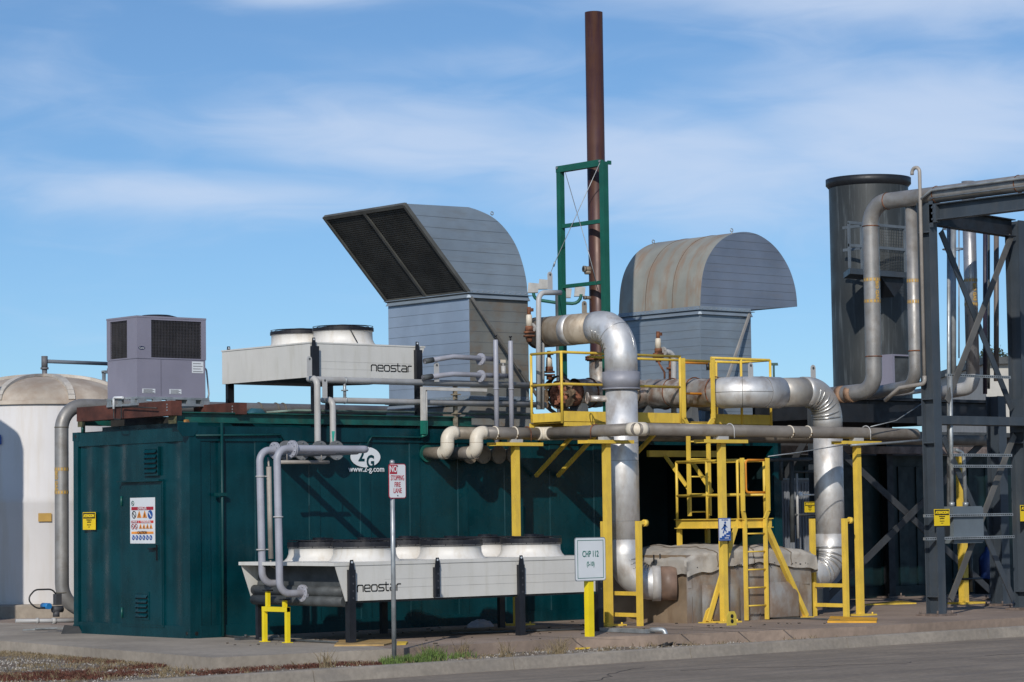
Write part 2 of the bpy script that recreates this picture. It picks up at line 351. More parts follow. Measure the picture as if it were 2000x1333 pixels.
# ================================================================== SETTING
K0 = atZ(800, 1296, -.12); K1 = atZ(1700, 1241, -.12); kd = (K1-K0).normalized(); kn = V(kd.y, -kd.x, 0)   # kn points to the road
KA = K0-kd*14; 
def sheet(name, pts, z, m, kind='structure'):
    mb = MB(); mb.add([(p[0], p[1], z) for p in pts], [tuple(range(len(pts)))]); o = mb.build(name, m); return tag(o, kind=kind)
sheet('terrain', [(-900, -900), (1500, -900), (1500, 1500), (-900, 1500)], -.42, hill_m)
a = KA-kd*60+kn*.15; b = KA+kd*140+kn*.15
sheet('road', [a, b, b+kn*14, a+kn*14][::-1], -.262, road_m)
# kerb: one extruded profile, laid in lengths with open joints
mb = MB(); x = -60.0
while x < 90:
    Lk = 3.02; p = KA+kd*x; p.z = 0
    prof = [(-.0, -.40), (0, -.125), (.015, -.115), (.12, -.115), (.145, -.13), (.175, -.262), (.175, -.40)]
    mb.prism([p+kn*q[0]+V(0, 0, q[1]) for q in prof], kd*(Lk-.014)); x += Lk
struct('kerb', mb, kerb_m)
# gravel strip, a gently uneven grid
mb = MB(); nx, ny = 150, 26
o0 = KA-kd*6
vs = []
for j in range(ny+1):
    for i in range(nx+1):
        p = o0+kd*(i*.36)-kn*(.0+j*.36)
        z = -.150+.028*mnoise.noise(p*1.3)+.014*mnoise.noise(p*6)
        vs.append((p.x, p.y, z))
fs = [(j*(nx+1)+i, j*(nx+1)+i+1, (j+1)*(nx+1)+i+1, (j+1)*(nx+1)+i) for j in range(ny) for i in range(nx)]
mb.add(vs, fs, True); struct('gravel_strip', mb, gravel_m)
# concrete pad with vertical edge
pp = [(0, 1252), (414, 1285), (766, 1268), (872, 1261), (1126, 1246), (1285, 1241), (1700, 1224), (1806, 1222)]
E2 = [atZ(q[0], q[1], 0) for q in pp]
E2.append(atZ(2000, 1212, 0))
for k_, p_ in enumerate(E2):
    s_ = (p_-K0).dot(-kn)
    if s_ < .06: E2[k_] = p_-kn*(.06-s_)
far = [E2[-1]+kd*40, V(40, 40, 0), V(-2, 40, 0), E2[0]+V(.6, 6, 0)]
i_ = 3
left_part = [E2[0], E2[1], E2[2], E2[2]+V(1.4, 4, 0), E2[2]+V(1.4, 46, 0), V(-2, 40, 0), far[3]]
mb = MB(); mb.prism([p+V(0, 0, -.3) for p in left_part], V(0, 0, .3)); struct('concrete_pad', mb, concrete)
right_part = [E2[2]+V(.012, 0, 0), *E2[3:], far[0], far[1], E2[2]+V(1.412, 46, 0), E2[2]+V(1.412, 4, 0)]
mb = MB(); mb.prism([p+V(0, 0, -.3) for p in right_part], V(0, 0, .2995)); tag(struct('concrete_pavement', mb, concrete_pink), kind='structure')
# saw-cut joints in the pavement, a few wandering cracks and tar-sealed lines on the road
mb = MB()
for px_ in (905, 1300, 1545, 1748):
    p_ = atZ(px_, 1238, .0); mb.prism([(p_.x-.008, -5.3, .0015), (p_.x+.008, -5.3, .0015), (p_.x+.008, 2, .0015), (p_.x-.008, 2, .0015)], V(0, 0, .002))
for (px_, y_) in ((120, -.9), (300, -2.4)): pass
struct('pavement_joint', mb, mat('joint_fill', (.09, .075, .06), .95))
mb = MB(); random.seed(21)
for (x_, y_, dx_, dy_) in ((2.0, -7.4, .9, -.05), (6.5, -8.3, 1.0, .02), (9.5, -6.9, .8, -.12), (-1.0, -8.2, .9, .1)):
    q_ = V(x_, y_, -.2600)
    for k_ in range(16):
        r_ = q_+V(dx_*random.uniform(.12, .3), dy_+random.uniform(-.16, .16), 0); mb.bar(q_, r_, .014, .003); q_ = r_
struct('road_crack', mb, mat('tar_line', (.07, .06, .055), .9))
random.seed(7)
# loose stones, dry stems, weeds along the strip
def scatter_line(n, t0, t1, d0, d1):
    for _ in range(n):
        t = random.uniform(t0, t1); d = random.uniform(d0, d1); yield KA+kd*t-kn*d
mb = MB()
for _ in range(21000):
    t = random.uniform(3, 34) if random.random() < .6 else random.uniform(3, 12); p = KA+kd*t-kn*random.uniform(.01, 1.4 if t > 13.2 else 10)
    s_ = random.choice((.008, .011, .014, .02)); z = -.15+.028*mnoise.noise(p*1.3)+.014*mnoise.noise(p*6)
    a_ = random.random()*6; c_, d_ = math.cos(a_)*s_, math.sin(a_)*s_
    mb.add([(p.x+c_, p.y+d_, z-.004), (p.x-d_, p.y+c_, z-.004), (p.x-c_*.8, p.y-d_*.8, z-.004), (p.x+d_, p.y-c_, z-.004), (p.x+c_*.2, p.y, z+s_*.9)], [(0,1,4),(1,2,4),(2,3,4),(3,0,4)])
tag(mb.build('loose_stones', mat('stone_bits', (.27, .245, .215), .9, var=.5, vs=30)), kind='stuff')
def blades(mb, p, n, h, spread, lean=.5, w=.004):
    for _ in range(n):
        a_ = random.random()*6.28; r_ = random.random()**.5*spread; b0 = V(p.x+r_*math.cos(a_), p.y+r_*math.sin(a_), p.z)
        hh = h*random.uniform(.35, 1); l_ = random.uniform(-lean, lean)*hh; m_ = random.uniform(-lean, lean)*hh
        t_ = b0+V(l_, m_, hh); mid = b0+V(l_*.35, m_*.35, hh*.6); k = V(w, -w*.8, 0)
        mb.add([b0-k, b0+k, mid+k*.8, mid-k*.8, t_], [(0,1,2,3),(3,2,4)])
grass_g = mat('green_grass', (.075, .12, .022), .8, var=.35, vs=20); grass_d = mat('dry_grass', (.165, .125, .07), .9, var=.3, vs=20)
weed_r = mat('red_brown_weeds', (.09, .032, .02), .95, var=.4, vs=15)
mb = MB()
for (px_, py_, n_, h_, sp) in [(800, 1297, 420, .13, .30), (838, 1294, 160, .22, .16), (880, 1287, 120, .1, .3), (770, 1298, 80, .1, .15)]:
    c = atZ(px_, py_, -.15)
    for _ in range(9): blades(mb, c+V(random.uniform(-sp, sp), random.uniform(-.08, .10), 0), n_//9, h_, sp*.5)
tag(mb.build('green_grass', grass_g), kind='stuff')
mb = MB()
for _ in range(620):
    t = random.uniform(6, 27) if random.random() < .5 else random.uniform(3, 12); p = KA+kd*t-kn*random.uniform(.04, 1.2 if t > 13 else 4); p.z = -.15
    blades(mb, p, random.randint(4, 18), random.uniform(.03, .10), random.uniform(.03, .14), .9, .003)
for _ in range(230):   # dry grass thickening along the pad edge at the left
    k_ = random.random()**.8; px_ = 330*k_; py_ = 1252+.0797*px_+18+random.expovariate(1/5); blades(mb, atZ(px_, py_, -.15), 20, .055, .28, 1.2, .003)
for (px_, py_) in [(1085, 1283), (1095, 1279), (990, 1285), (840, 1290), (905, 1284), (640, 1305)]:
    blades(mb, atZ(px_, py_, -.15), 34, .26, .10, .8, .003)
tag(mb.build('dry_grass', grass_d), kind='stuff')
mb = MB()
for (px_, py_, sx_) in [(230, 1290, 1.2), (330, 1300, .9), (260, 1306, 1.4), (110, 1322, 1.6), (180, 1325, 1.0), (455, 1312, .8), (520, 1304, .9), (580, 1306, .8), (640, 1300, .8), (720, 1300, .5), (430, 1318, .5), (60, 1328, 1.2), (300, 1292, .8), (150, 1326, 1.2), (215, 1288, 1.2), (265, 1293, 1.0), (330, 1301, 1.0), (60, 1318, 1.4), (20, 1326, 1.4), (120, 1318, 1.2), (200, 1320, 1.0)]:
    c = atZ(px_, py_, -.15)
    for _ in range(34): blades(mb, c+V(random.gauss(0, sx_*.33), random.gauss(0, .10), 0), 15, .05, .09, 1.6, .0035)
tag(mb.build('red_brown_weeds', weed_r), kind='stuff')

# ================================================================== GREEN CONTAINER
CW, CL, CH = 3.0, 11.55, 2.87; BAY = 7.75   # the side wall is left open from BAY on, a recess shaped to fall dark
t = thing('plant_container', (0, 0, 0), "long dark teal plant container with a door and danger poster on its near end", 'container')
mb = MB(); mb.box((.075, .075, .10), (BAY, CW-.075, CH-.05)); mb.box((BAY+.002, 2.6, .10), (CL-.05, CW-.075, CH-.05)); mb.box((CL-.10, .1, .1), (CL-.051, 2.59, CH-.05)); mb.box((BAY+.002, .1, .06), (CL-.101, 2.59, .10)); mb.build('inner_shell', teal_shade, t)
# end wall: wide shallow flutes running vertically
def fluted(mb, prof, z0, z1):   # prof list of (x,y)
    n = len(prof); mb.add([(p[0], p[1], z0) for p in prof]+[(p[0], p[1], z1) for p in prof], [(i, i+1, n+i+1, n+i) for i in range(n-1)][::1])
def wavy(length, pat, deep, sm=.07):
    # flat-bottomed flutes: list of (start, end) recesses
    pts = [(0, 0)]
    for a_, b_ in pat: pts += [(a_, 0), (a_+sm, deep), (b_-sm, deep), (b_, 0)]
    pts.append((length, 0)); return pts
pe = []
for k_ in range(109):
    s_ = (CW-.3)*k_/108; w_ = .5-.5*math.cos(2*math.pi*(s_-.05)/.46) if (s_ < .5 or s_ > 1.45) else .5-.5*math.cos(2*math.pi*.45/.46); pe.append((s_, .026*w_))
mb = MB(); fluted(mb, [(.02+d, .15+s_) for s_, d in pe], .16, CH-.20); mb.sm = [True]*len(mb.f); mb.build('end_wall', teal, t)
mb = MB(); seams = [(.35, 1.10), (1.30, 2.02), (2.2, 2.92), (3.1, 3.82), (4.0, 4.72), (4.9, 5.62), (5.8, 6.52), (6.7, 7.42), (7.6, 8.32), (8.5, 9.2), (9.4, 10.1), (10.3, 11.0)]
ps = wavy(BAY-.15, [(a_-.15, b_-.15) for a_, b_ in seams if b_ < BAY], .014, .012)
fluted(mb, [(.15+s_, .02+d) for s_, d in ps], .16, CH-.20); mb.build('side_wall', teal, t)
for (x_, y_) in ((0, 0), (CL-.18, 0), (0, CW-.12), (CL-.18, CW-.12)):
    mb = MB(); mb.box((x_, y_, .0), (x_+(.18 if y_ == 0 else .12), y_+(.16 if y_ == 0 else .12), CH-.001)); mb.build('corner_post', teal, t)
mb = MB(); mb.box((.18, .003, CH-.20), (CL-.18, .10, CH-.01)); mb.box((.003, .16, CH-.20), (.10, CW-.12, CH-.01)); mb.build('top_rail', teal, t)
mb = MB(); mb.box((.18, .002, .0), (CL-.18, .10, .165)); mb.box((.002, .16, .0), (.10, CW-.12, .165)); mb.build('bottom_rail', teal, t)
mb = MB(); mb.box((.05, .05, CH-.03), (CL-.05, CW-.05, CH+.005)); mb.box((.3, .5, CH+.006), (CL-.3, 2.7, CH+.075)); mb.build('roof', teal, t)
for (x_, y_) in ((-.004, -.004), (-.004, CW-.15), (CL-.18, -.004)):
    for z_ in (0, CH-.118):
        mb = MB(); mb.box((x_, y_, z_-.0), (x_+.188, y_+.168, z_+.122)); c_ = mb.build('corner_casting', teal, t)
        mb = MB(); 
        if y_ < 1: mb.lathe((0,0,0), [(0,0)], 3) if 0 else None
        for k in (0,):
            mb.cyl((x_-.003, y_+.085, z_+.065), (x_+.02, y_+.085, z_+.065), .026, 14); mb.cyl((x_+.1, y_-.003, z_+.065), (x_+.1, y_+.02, z_+.065), .028, 14)
        mb.build('casting_hole', sign_black, c_)
# door in the end wall
d0 = atX(240, 947, 0); d1 = atX(318, 1222, 0)
mb = MB(); mb.box((-.012, d1.y, d1.z), (.03, d0.y, d0.z)); door = mb.build('door', teal, t)
mb = MB()
for (ya, yb, za, zb) in ((d1.y-.03, d0.y+.03, d0.z, d0.z+.03), (d1.y-.03, d0.y+.03, d1.z-.03, d1.z), (d1.y-.03, d1.y-.008, d1.z, d0.z), (d0.y+.008, d0.y+.03, d1.z, d0.z)): mb.box((-.006, ya, za), (.03, yb, zb))
mb.box((-.07, d1.y-.02, d0.z+.03), (.02, d0.y+.06, d0.z+.055)); mb.build('door_frame', teal, t)
mb = MB(); h_ = atX(303, 1072, -.02); mb.bar(h_+V(-.03, 0, 0), h_+V(-.03, .13, .0), .022, .022); mb.bar(h_+V(-.03, .0, 0), h_+V(.0, .0, 0), .03, .03); mb.bar(h_+V(-.012, -.055, .05), h_+V(-.012, -.055, -.16), .02, .012); mb.build('handle', black_steel, door)
for zf in (.08, .88):
    mb = MB(); zc = d1.z+(d0.z-d1.z)*zf; mb.cyl((-.02, d0.y+.01, zc-.07), (-.02, d0.y+.01, zc+.07), .014, 8); mb.build('hinge', teal_beam, door)
def louver(xa, ya, xb, yb, n, name='louver', parent=t):
    p = atX(xa, ya, 0); q = atX(xb, yb, 0); y0_, y1_ = min(p.y, q.y), max(p.y, q.y); z0_, z1_ = min(p.z, q.z), max(p.z, q.z)
    mb = MB(); mb.box((-.022, y0_-.03, z0_-.03), (.01, y0_, z1_+.03)); mb.box((-.022, y1_, z0_-.03), (.01, y1_+.03, z1_+.03)); mb.box((-.022, y0_, z1_), (.01, y1_, z1_+.03)); mb.box((-.022, y0_, z0_-.03), (.01, y1_, z0_))
    fr = mb.build(name, teal, parent)
    mb = MB(); mb.box((-.016, y0_, z0_), (-.013, y1_, z1_)); mb.build('louver_opening', sign_black, fr)
    mb = MB(); hh = (z1_-z0_)/n
    for i in range(n):
        za = z0_+hh*i+.2*hh; mb.add([(-.050, y0_+.002, za), (-.050, y1_-.002, za), (-.017, y1_-.002, za+hh*.72), (-.017, y0_+.002, za+hh*.72)], [(0,1,2,3)]); mb.add([(-.017, y0_+.002, za+.004), (-.017, y1_-.002, za+.004), (-.050, y1_-.002, za), (-.050, y0_+.002, za)], [(0,1,2,3)])
    mb.build('louver_blade', teal, fr)
louver(285, 878, 309, 925, 5); louver(268, 1160, 291, 1207, 5, parent=door)
# small pipes and drip rails on the long side
mb = MB(); 
conduit_teal = mat('conduit_teal', (.002, .040, .042), .45, spec=.3, var=.15)
def sY(x, y, Y=-.03): return atY(x, y, Y)
mb.tube([sY(382, 851), sY(548, 849), sY(556, 866)], .014, 8); mb.build('drip_rail', conduit_teal, t)
mb = MB(); mb.tube([sY(718, 868), sY(726, 853), sY(820, 855), sY(829, 846)], .014, 8); mb.build('drip_rail', conduit_teal, t)
mb = MB(); mb.tube([sY(433, 826), sY(436, 1243)], .022, 8); p = sY(431, 966, -.05); mb.bar(p+V(-.1, 0, 0), p+V(.1, 0, 0), .03, .045); mb.build('side_conduit', conduit_teal, t)
mb = MB(); mb.tube([sY(1024, 990), sY(1026, 1200)], .016, 8); mb.build('side_conduit', conduit_teal, t)
for i in range(9):
    mb = MB()
# lifting eye plate on the near top corner
mb = MB(); c = atY(367, 838, -.012); mb.prism([c+V(-.16, 0, .09), c+V(.16, 0, .09), c+V(.16, 0, -.02), c+V(.09, 0, -.10), c+V(-.09, 0, -.10), c+V(-.16, 0, -.02)], V(0, .012, 0)); mb.build('lifting_plate', teal, t)
# 2G emblem and web address
c = atY(715, 893, .0); a_ = (atY(745, 890, 0)-atY(687, 890, 0)).x/2; b_ = (atY(715, 871, 0)-atY(715, 911, 0)).z/2
mb = MB(); YE = .012; mb.prism([(c.x+a_*math.cos(i*math.pi/24), YE, c.z+b_*math.sin(i*math.pi/24)) for i in range(48)], V(0, .006, 0)); em = mb.build('emblem', decal_white, t)
lettering('2', .25, (c.x-.075, YE-.002, c.z+.02), (1,0,0), (0,0,1), teal, em, sx=.9, bold=.008)
lettering('G', .25, (c.x+.085, YE-.002, c.z-.075), (1,0,0), (0,0,1), teal, em, sx=.8, bold=.008)
c = atY(717, 917, 0); lettering('www.2-g.com', .115, (c.x, YE, c.z), (1,0,0), (0,0,1), decal_white, t, sx=1.0, bold=.0015)
# orange grease cap
# ------------------------------------------------------------------ signs fixed to walls
def attention_sign(px0, py0, px1, py1, ax, val, label, cut=False):
    p = on(ax, px0, py0, val); q = on(ax, px1, py1, val)
    if ax == 'X': xd = V(0, -1, 0); nrm_ = V(-1, 0, 0); w_ = abs(p.y-q.y)
    else: xd = V(1, 0, 0); nrm_ = V(0, -1, 0); w_ = abs(p.x-q.x)
    h_ = abs(p.z-q.z); c = (p+q)/2; base = V(c.x, c.y, min(p.z, q.z)); s = thing('warning_sign', base, label, 'sign', 'yellow attention signs')
    def pan(name, m, x0, x1, z0, z1, o):
        mb = MB(); mb.prism([c+xd*x0*w_+V(0,0,z0*h_)+nrm_*o, c+xd*x1*w_+V(0,0,z0*h_)+nrm_*o, c+xd*x1*w_+V(0,0,z1*h_)+nrm_*o, c+xd*x0*w_+V(0,0,z1*h_)+nrm_*o], nrm_*.003); return mb.build(name, m, s)
    pl = pan('plate', sign_yellow, -.5, .5, -.5, .5, 0); pan('header', sign_black, -.46, .46, .14, .46, .003)
    lettering('ATENCION', h_*.22, c+V(0,0,.29*h_)+nrm_*.0075, xd, (0,0,1), sign_yellow, s, sx=w_*.86/(h_*.22*5.3), bold=.004)
    for i, tx in enumerate(('Use hearing protection', 'beyond this point', 'Utilice proteccion de oidos', 'en esta area')):
        lettering(tx, h_*(.095 if i < 2 else .06), c+V(0,0,h_*(.06-.12*i-(.04 if i > 1 else 0)))+nrm_*.0045, xd, (0,0,1), sign_black, s, sx=.62, bold=.001)
    return s
attention_sign(162, 1001, 187, 1035, 'X', -.012, "yellow and black ATENCION sign on the teal end wall left of the door")
s = thing('danger_poster', atX(278, 1062, -.02), 'white safety poster with red, orange and blue pictograms on the teal door', 'sign')
p = atX(254, 973, -.02); q = atX(303, 1062, -.02); cy_, cz_ = (p.y+q.y)/2, (p.z+q.z)/2; w_ = p.y-q.y; h_ = p.z-q.z
def dp(name, m, u0, u1, v0, v1, o=.004, par=s):
    mb = MB(); mb.box((-.02-o, cy_-(u0-.5)*w_, cz_+(.5-v0)*h_), (-.02-o+.003, cy_-(u1-.5)*w_, cz_+(.5-v1)*h_)); return mb.build(name, m, par)
dp('sheet', sign_white, 0, 1, 0, 1, 0)
for (v0, v1, u0, u1, m, tx) in ((.2, .27, .06, .94, sign_red, 'DANGER'), (.5, .555, .06, .33, sign_red, 'DANGER'), (.5, .555, .35, .94, mat('sign_bright_red', (.62, .04, .02), .4), 'WARNING'), (.74, .79, .06, .94, sign_orange, 'CAUTION')):
    hb = dp('heading', m, u0, u1, v0, v1); lettering(tx, .06 if u1-u0 > .5 else .035, (-.0262, cy_-((u0+u1)/2-.5)*w_, cz_+(.5-(v0+v1)/2)*h_), (0,-1,0), (0,0,1), sign_white if m is not sign_orange else sign_black, hb, sx=.9)
def tri(u, v_, r_):
    mb = MB(); mb.prism([(-.024, cy_-(u-.5)*w_+r_*math.cos(a0), cz_+(.5-v_)*h_+r_*math.sin(a0)) for a0 in (math.pi/2, math.pi*7/6, -math.pi/6)], V(-.003, 0, 0)); o = mb.build('pictogram', sign_orange, s)
    mb = MB(); mb.cbox((-.028, cy_-(u-.5)*w_, cz_+(.5-v_)*h_), (.002, r_*.22, r_*.7)); mb.build('symbol', sign_black, o)
def disc(u, v_, r_, m, ringed=False):
    c_ = V(-.024, cy_-(u-.5)*w_, cz_+(.5-v_)*h_); mb = MB()
    if ringed: mb.ring(c_, (-1,0,0), r_, r_*.8, .003, 20)
    else: mb.cyl(c_, c_+V(-.003,0,0), r_, 20)
    o = mb.build('pictogram', m, s); mb = MB(); mb.bar(c_+V(-.005, -r_*.5, -r_*.5), c_+V(-.005, r_*.5, r_*.5), r_*.28, .002, (1,0,0)); mb.build('symbol', sign_black if ringed else sign_white, o)
disc(.17, .37, .052, sign_black, True); tri(.38, .385, .066); tri(.6, .385, .066); disc(.82, .37, .06, sign_blue)
disc(.12, .63, .038, sign_red, True); disc(.25, .63, .038, sign_red, True)
for u_ in (.43, .57, .71, .85): tri(u_, .64, .045)
for u_ in (.14, .28, .42, .56, .70, .84): disc(u_, .87, .034, sign_blue)
disc(.12, .12, .035, sign_green, True)
# ------------------------------------------------------------------ street signs
b0 = atZ(770, 1297, -.15)
t = thing('fire_lane_sign', b0, 'white NO STOPPING FIRE LANE sign with red letters on a thin grey post', 'sign')
mb = MB(); zt = atY(770, 903, b0.y).z; mb.cyl(b0, (b0.x, b0.y, zt+.0), .028, 14); mb.lathe((b0.x, b0.y, zt), [(.030, -.012), (.032, 0), (.026, .02), (.001, .03)], 14); mb.build('post', galv, t)
c = atY(776, 940, b0.y-.035); w_ = .262; h_ = .415
def rrect(c, w, h, r, k=5):
    pts = []
    for (sx_, sz_, a0) in ((1, 1, 0), (-1, 1, 90), (-1, -1, 180), (1, -1, 270)):
        for i in range(k+1): a_ = R(a0+90*i/k); pts.append(c+V(sx_*(w/2-r)+r*math.cos(a_), 0, sz_*(h/2-r)+r*math.sin(a_)))
    return pts
mb = MB(); mb.prism(rrect(c, w_, h_, .03), V(0, .004, 0)); plt = mb.build('plate', sign_red, t)
mb = MB(); mb.prism(rrect(c+V(0,-.003,0), w_-.018, h_-.018, .024), V(0, .002, 0)); mb.build('face', sign_white, t)
mb = MB(); mb.box((c.x-w_/2+.014, c.y-.006, c.z+.085), (c.x-w_/2+.125, c.y-.0035, c.z+h_/2-.014)); mb.build('red_panel', sign_red, t)
lettering('NO', .108, (c.x-w_/2+.069, c.y-.0075, c.z+.14), (1,0,0), (0,0,1), sign_white, t, sx=.62, bold=.0015)
lettering('STOPPING', .088, (c.x, c.y-.0045, c.z+.035), (1,0,0), (0,0,1), sign_red, t, sx=.50, bold=.0005)
lettering('FIRE', .085, (c.x, c.y-.0045, c.z-.045), (1,0,0), (0,0,1), sign_red, t, sx=.62, bold=.0005)
lettering('LANE', .085, (c.x, c.y-.0045, c.z-.118), (1,0,0), (0,0,1), sign_red, t, sx=.62, bold=.0005)
mb = MB(); mb.cyl(c+V(.0,-.008,.18), c+V(.0,0,.18), .008, 8); mb.cyl(c+V(0,-.008,-.175), c+V(0,0,-.175), .008, 8); mb.build('bolt', black_steel, t)
b0 = atZ(1152, 1266, -.15)
t = thing('unit_sign', b0, 'white CHP 112 (S-10) sign on a square bright yellow post', 'sign')
mb = MB(); zt = atY(1152, 1120, b0.y).z; mb.box((b0.x-.045, b0.y-.045, b0.z), (b0.x+.045, b0.y+.045, zt)); mb.build('post', yellow_new, t)
mb = MB(); mb.prism([b0+V(-.36, -.16, .0), b0+V(.30, -.2, 0), b0+V(.36, .12, 0), b0+V(-.3, .16, 0)], V(0,0,.022)); mb.build('base_plate', yellow, t)
c = atY(1153, 1092.5, b0.y-.06); 
mb = MB(); mb.prism(rrect(c, .545, .572, .035), V(0, .006, 0)); mb.build('plate', galv, t)
mb = MB(); mb.prism(rrect(c+V(0,-.003,0), .525, .552, .03), V(0, .002, 0)); mb.build('face', sign_white, t)
mb = MB(); w_, h_ = .46, .50
for (x0, x1, z0, z1) in ((-w_/2, w_/2, h_/2-.007, h_/2), (-w_/2, w_/2, -h_/2, -h_/2+.007), (-w_/2, -w_/2+.007, -h_/2+.007, h_/2-.007), (w_/2-.007, w_/2, -h_/2+.007, h_/2-.007)): mb.box((c.x+x0, c.y-.0055, c.z+z0), (c.x+x1, c.y-.0035, c.z+z1))
mb.build('border', sign_green, t)
lettering('CHP 112', .115, (c.x, c.y-.0045, c.z+.065), (1,0,0), (0,0,1), sign_green, t, sx=.68, bold=.0012)
lettering('(S-10)', .085, (c.x, c.y-.0045, c.z-.065), (1,0,0), (0,0,1), sign_green, t, sx=.68, bold=.0008)
# ================================================================== WHITE TANK, PIPE AT THE LEFT
TB = atZ(88, 1180, .22); TC = V(CAM.x, CAM.y, 0)+(V(TB.x, TB.y, 0)-V(CAM.x, CAM.y, 0))*1.035
Dk = (TC-V(CAM.x, CAM.y, 0)).dot(fw); TR = 178/FPX*Dk
def ztank(py): return CAM.z + (lambda d: d.z/math.hypot(d.x, d.y))(ray(88, py))*math.hypot(TC.x-CAM.x, TC.y-CAM.y)
t = thing('storage_tank', (TC.x, TC.y, .22), 'white cylindrical storage tank with a stained domed top behind the teal container', 'tank')
ze = ztank(795)
mb = MB(); mb.lathe((TC.x, TC.y, 0), [(TR*1.00, .22), (TR*1.012, .3), (TR*1.01, ztank(985)), (TR*1.02, ztank(980)), (TR*1.0, ztank(970)), (TR, ze)], 72); mb.build('shell', tank_m, t)
mb = MB(); za = ztank(737)
mb.lathe((TC.x, TC.y, 0), [(TR*1.03, ze-.02), (TR*1.03, ze+.05)]+[(TR*1.0*math.cos(k*math.pi/2/10), ze+.05+(za-ze-.05)*math.sin(k*math.pi/2/10)) for k in range(10)]+[(.02, za)], 72); dome = mb.build('dome', dome_m, t)
for k in range(8):
    a_ = R(-132-62+k*45); pts = [(TC.x+TR*1.0*math.cos(j*math.pi/2/10)*math.cos(a_), TC.y+TR*math.cos(j*math.pi/2/10)*math.sin(a_), ze+.06+(za-ze-.03)*math.sin(j*math.pi/2/10)) for j in range(11)]
    mb = MB()
    for p, q in zip(pts[:-1], pts[1:]): mb.bar(p, q, .11, .05)
    mb.build('rib', dome_rib, dome)
mb = MB(); c = V(TC.x, TC.y, za); pz = lambda y: ztank(y)
mb.cyl(c+V(0,0,-.05), (c.x, c.y, pz(722)), .045, 14); mb.cyl((c.x, c.y, pz(722)), (c.x, c.y, pz(718)), .07, 14); mb.cyl((c.x, c.y, pz(718)), (c.x, c.y, pz(696)), .055, 14); mb.build('dome_fitting', rust if 0 else mat('dark_fitting', (.12, .12, .13), .6), t)
mb = MB(); dx = V(.9, -.15, 0); mb.cyl((c.x, c.y, pz(706)), V(c.x, c.y, pz(706))+V(1.35, 0, -.01), .034, 12); mb.build('vent_pipe', mat('blue_grey_vent', (.11, .13, .16), .6), t)
mb = MB(); q = V(TC.x, TC.y, 0)+V(.55, -.42, 0)*TR; zb = pz(748)
mb.box((q.x-.10, q.y-.03, zb-.1), (q.x-.06, q.y+.03, zb+.17)); mb.box((q.x+.06, q.y-.03, zb-.1), (q.x+.10, q.y+.03, zb+.15)); mb.box((q.x-.10, q.y-.05, zb+.15), (q.x+.11, q.y+.05, zb+.20)); mb.box((q.x+.0, q.y-.03, zb+.20), (q.x+.08, q.y+.03, zb+.24)); mb.build('dome_bracket', galv, t)
mb = MB(); p = V(TC.x, TC.y, 0)+(V(CAM.x, CAM.y, 0)-V(TC.x, TC.y, 0)).normalized()*(TR*1.02+.02); zc = ztank(1011); mb.cbox((p.x, p.y, zc), (.19, .19, .15)); 
pl = MB(); vdir = (V(CAM.x, CAM.y, 0)-V(TC.x, TC.y, 0)).normalized(); sd_ = V(vdir.y, -vdir.x, 0); c0 = V(TC.x, TC.y, zc)+vdir*(TR*1.025); pl.prism([c0-sd_*.11+V(0,0,-.07), c0+sd_*.11+V(0,0,-.07), c0+sd_*.11+V(0,0,.07), c0-sd_*.11+V(0,0,.07)], vdir*.01); pl.build('name_plate', mat('tarnished_plate', (.40, .24, .05), .6, var=.1), t)
mb = MB(); mb.lathe((TC.x, TC.y, 0), [(TR*1.25, -.1), (TR*1.25, .20), (TR*1.24, .22), (.01, .22)], 48, False); struct('tank_plinth', mb, concrete)
# unseen tank added outside the frame only to throw a shadow on it
shadow_tank_pos = V(TC.x, TC.y, 0)+V(-4.35, -3.35, 0); shadow_tank_pos = shadow_tank_pos-V(rt.x, rt.y, 0)*(.22); shadow_tank = thing('storage_tank', (shadow_tank_pos.x, shadow_tank_pos.y, 0), 'slim unseen tank added past the left edge of the view to cast a shadow', 'tank')
mb = MB(); mb.lathe((shadow_tank_pos.x, shadow_tank_pos.y, 0), [(.62, 0), (.62, 5.1), (.58, 5.25), (.2, 5.6), (.01, 5.65)], 40); mb.build('shell', tank_m, shadow_tank)
mb = MB(); mb.tube([(shadow_tank_pos.x+.2, shadow_tank_pos.y, 5.4), (shadow_tank_pos.x+.2, shadow_tank_pos.y, 6.2)], .05, 10); mb.bar((shadow_tank_pos.x-.3, shadow_tank_pos.y-.7, 0), (shadow_tank_pos.x-.3, shadow_tank_pos.y-.7, 5.2), .05, .05); mb.build('caster_rail', galv, shadow_tank)
# blue letter fragment painted on the tank near the frame edge
mb = MB(); c0 = V(TC.x, TC.y, ztank(862))
def on_tank(px_): # bearing angle on tank for a pixel column
    d = ray(px_, 900); d = V(d.x, d.y, 0).normalized(); o_ = V(CAM.x-TC.x, CAM.y-TC.y, 0); b_ = o_.dot(d); return TC+o_+d*(-b_-math.sqrt(max(0, b_*b_-(o_.dot(o_)-(TR*1.02)**2))))
for (x0, x1, y0, y1) in ((-14, 2, 854, 858), (-1, 3, 858, 872), (-14, 1, 869, 873)):
    A = on_tank(x0); B = on_tank(x1); mb.add([(A.x, A.y, ztank(y1)), (B.x, B.y, ztank(y1)), (B.x, B.y, ztank(y0)), (A.x, A.y, ztank(y0))], [(0,1,2,3)])
mb.build('painted_number', sign_blue, t)
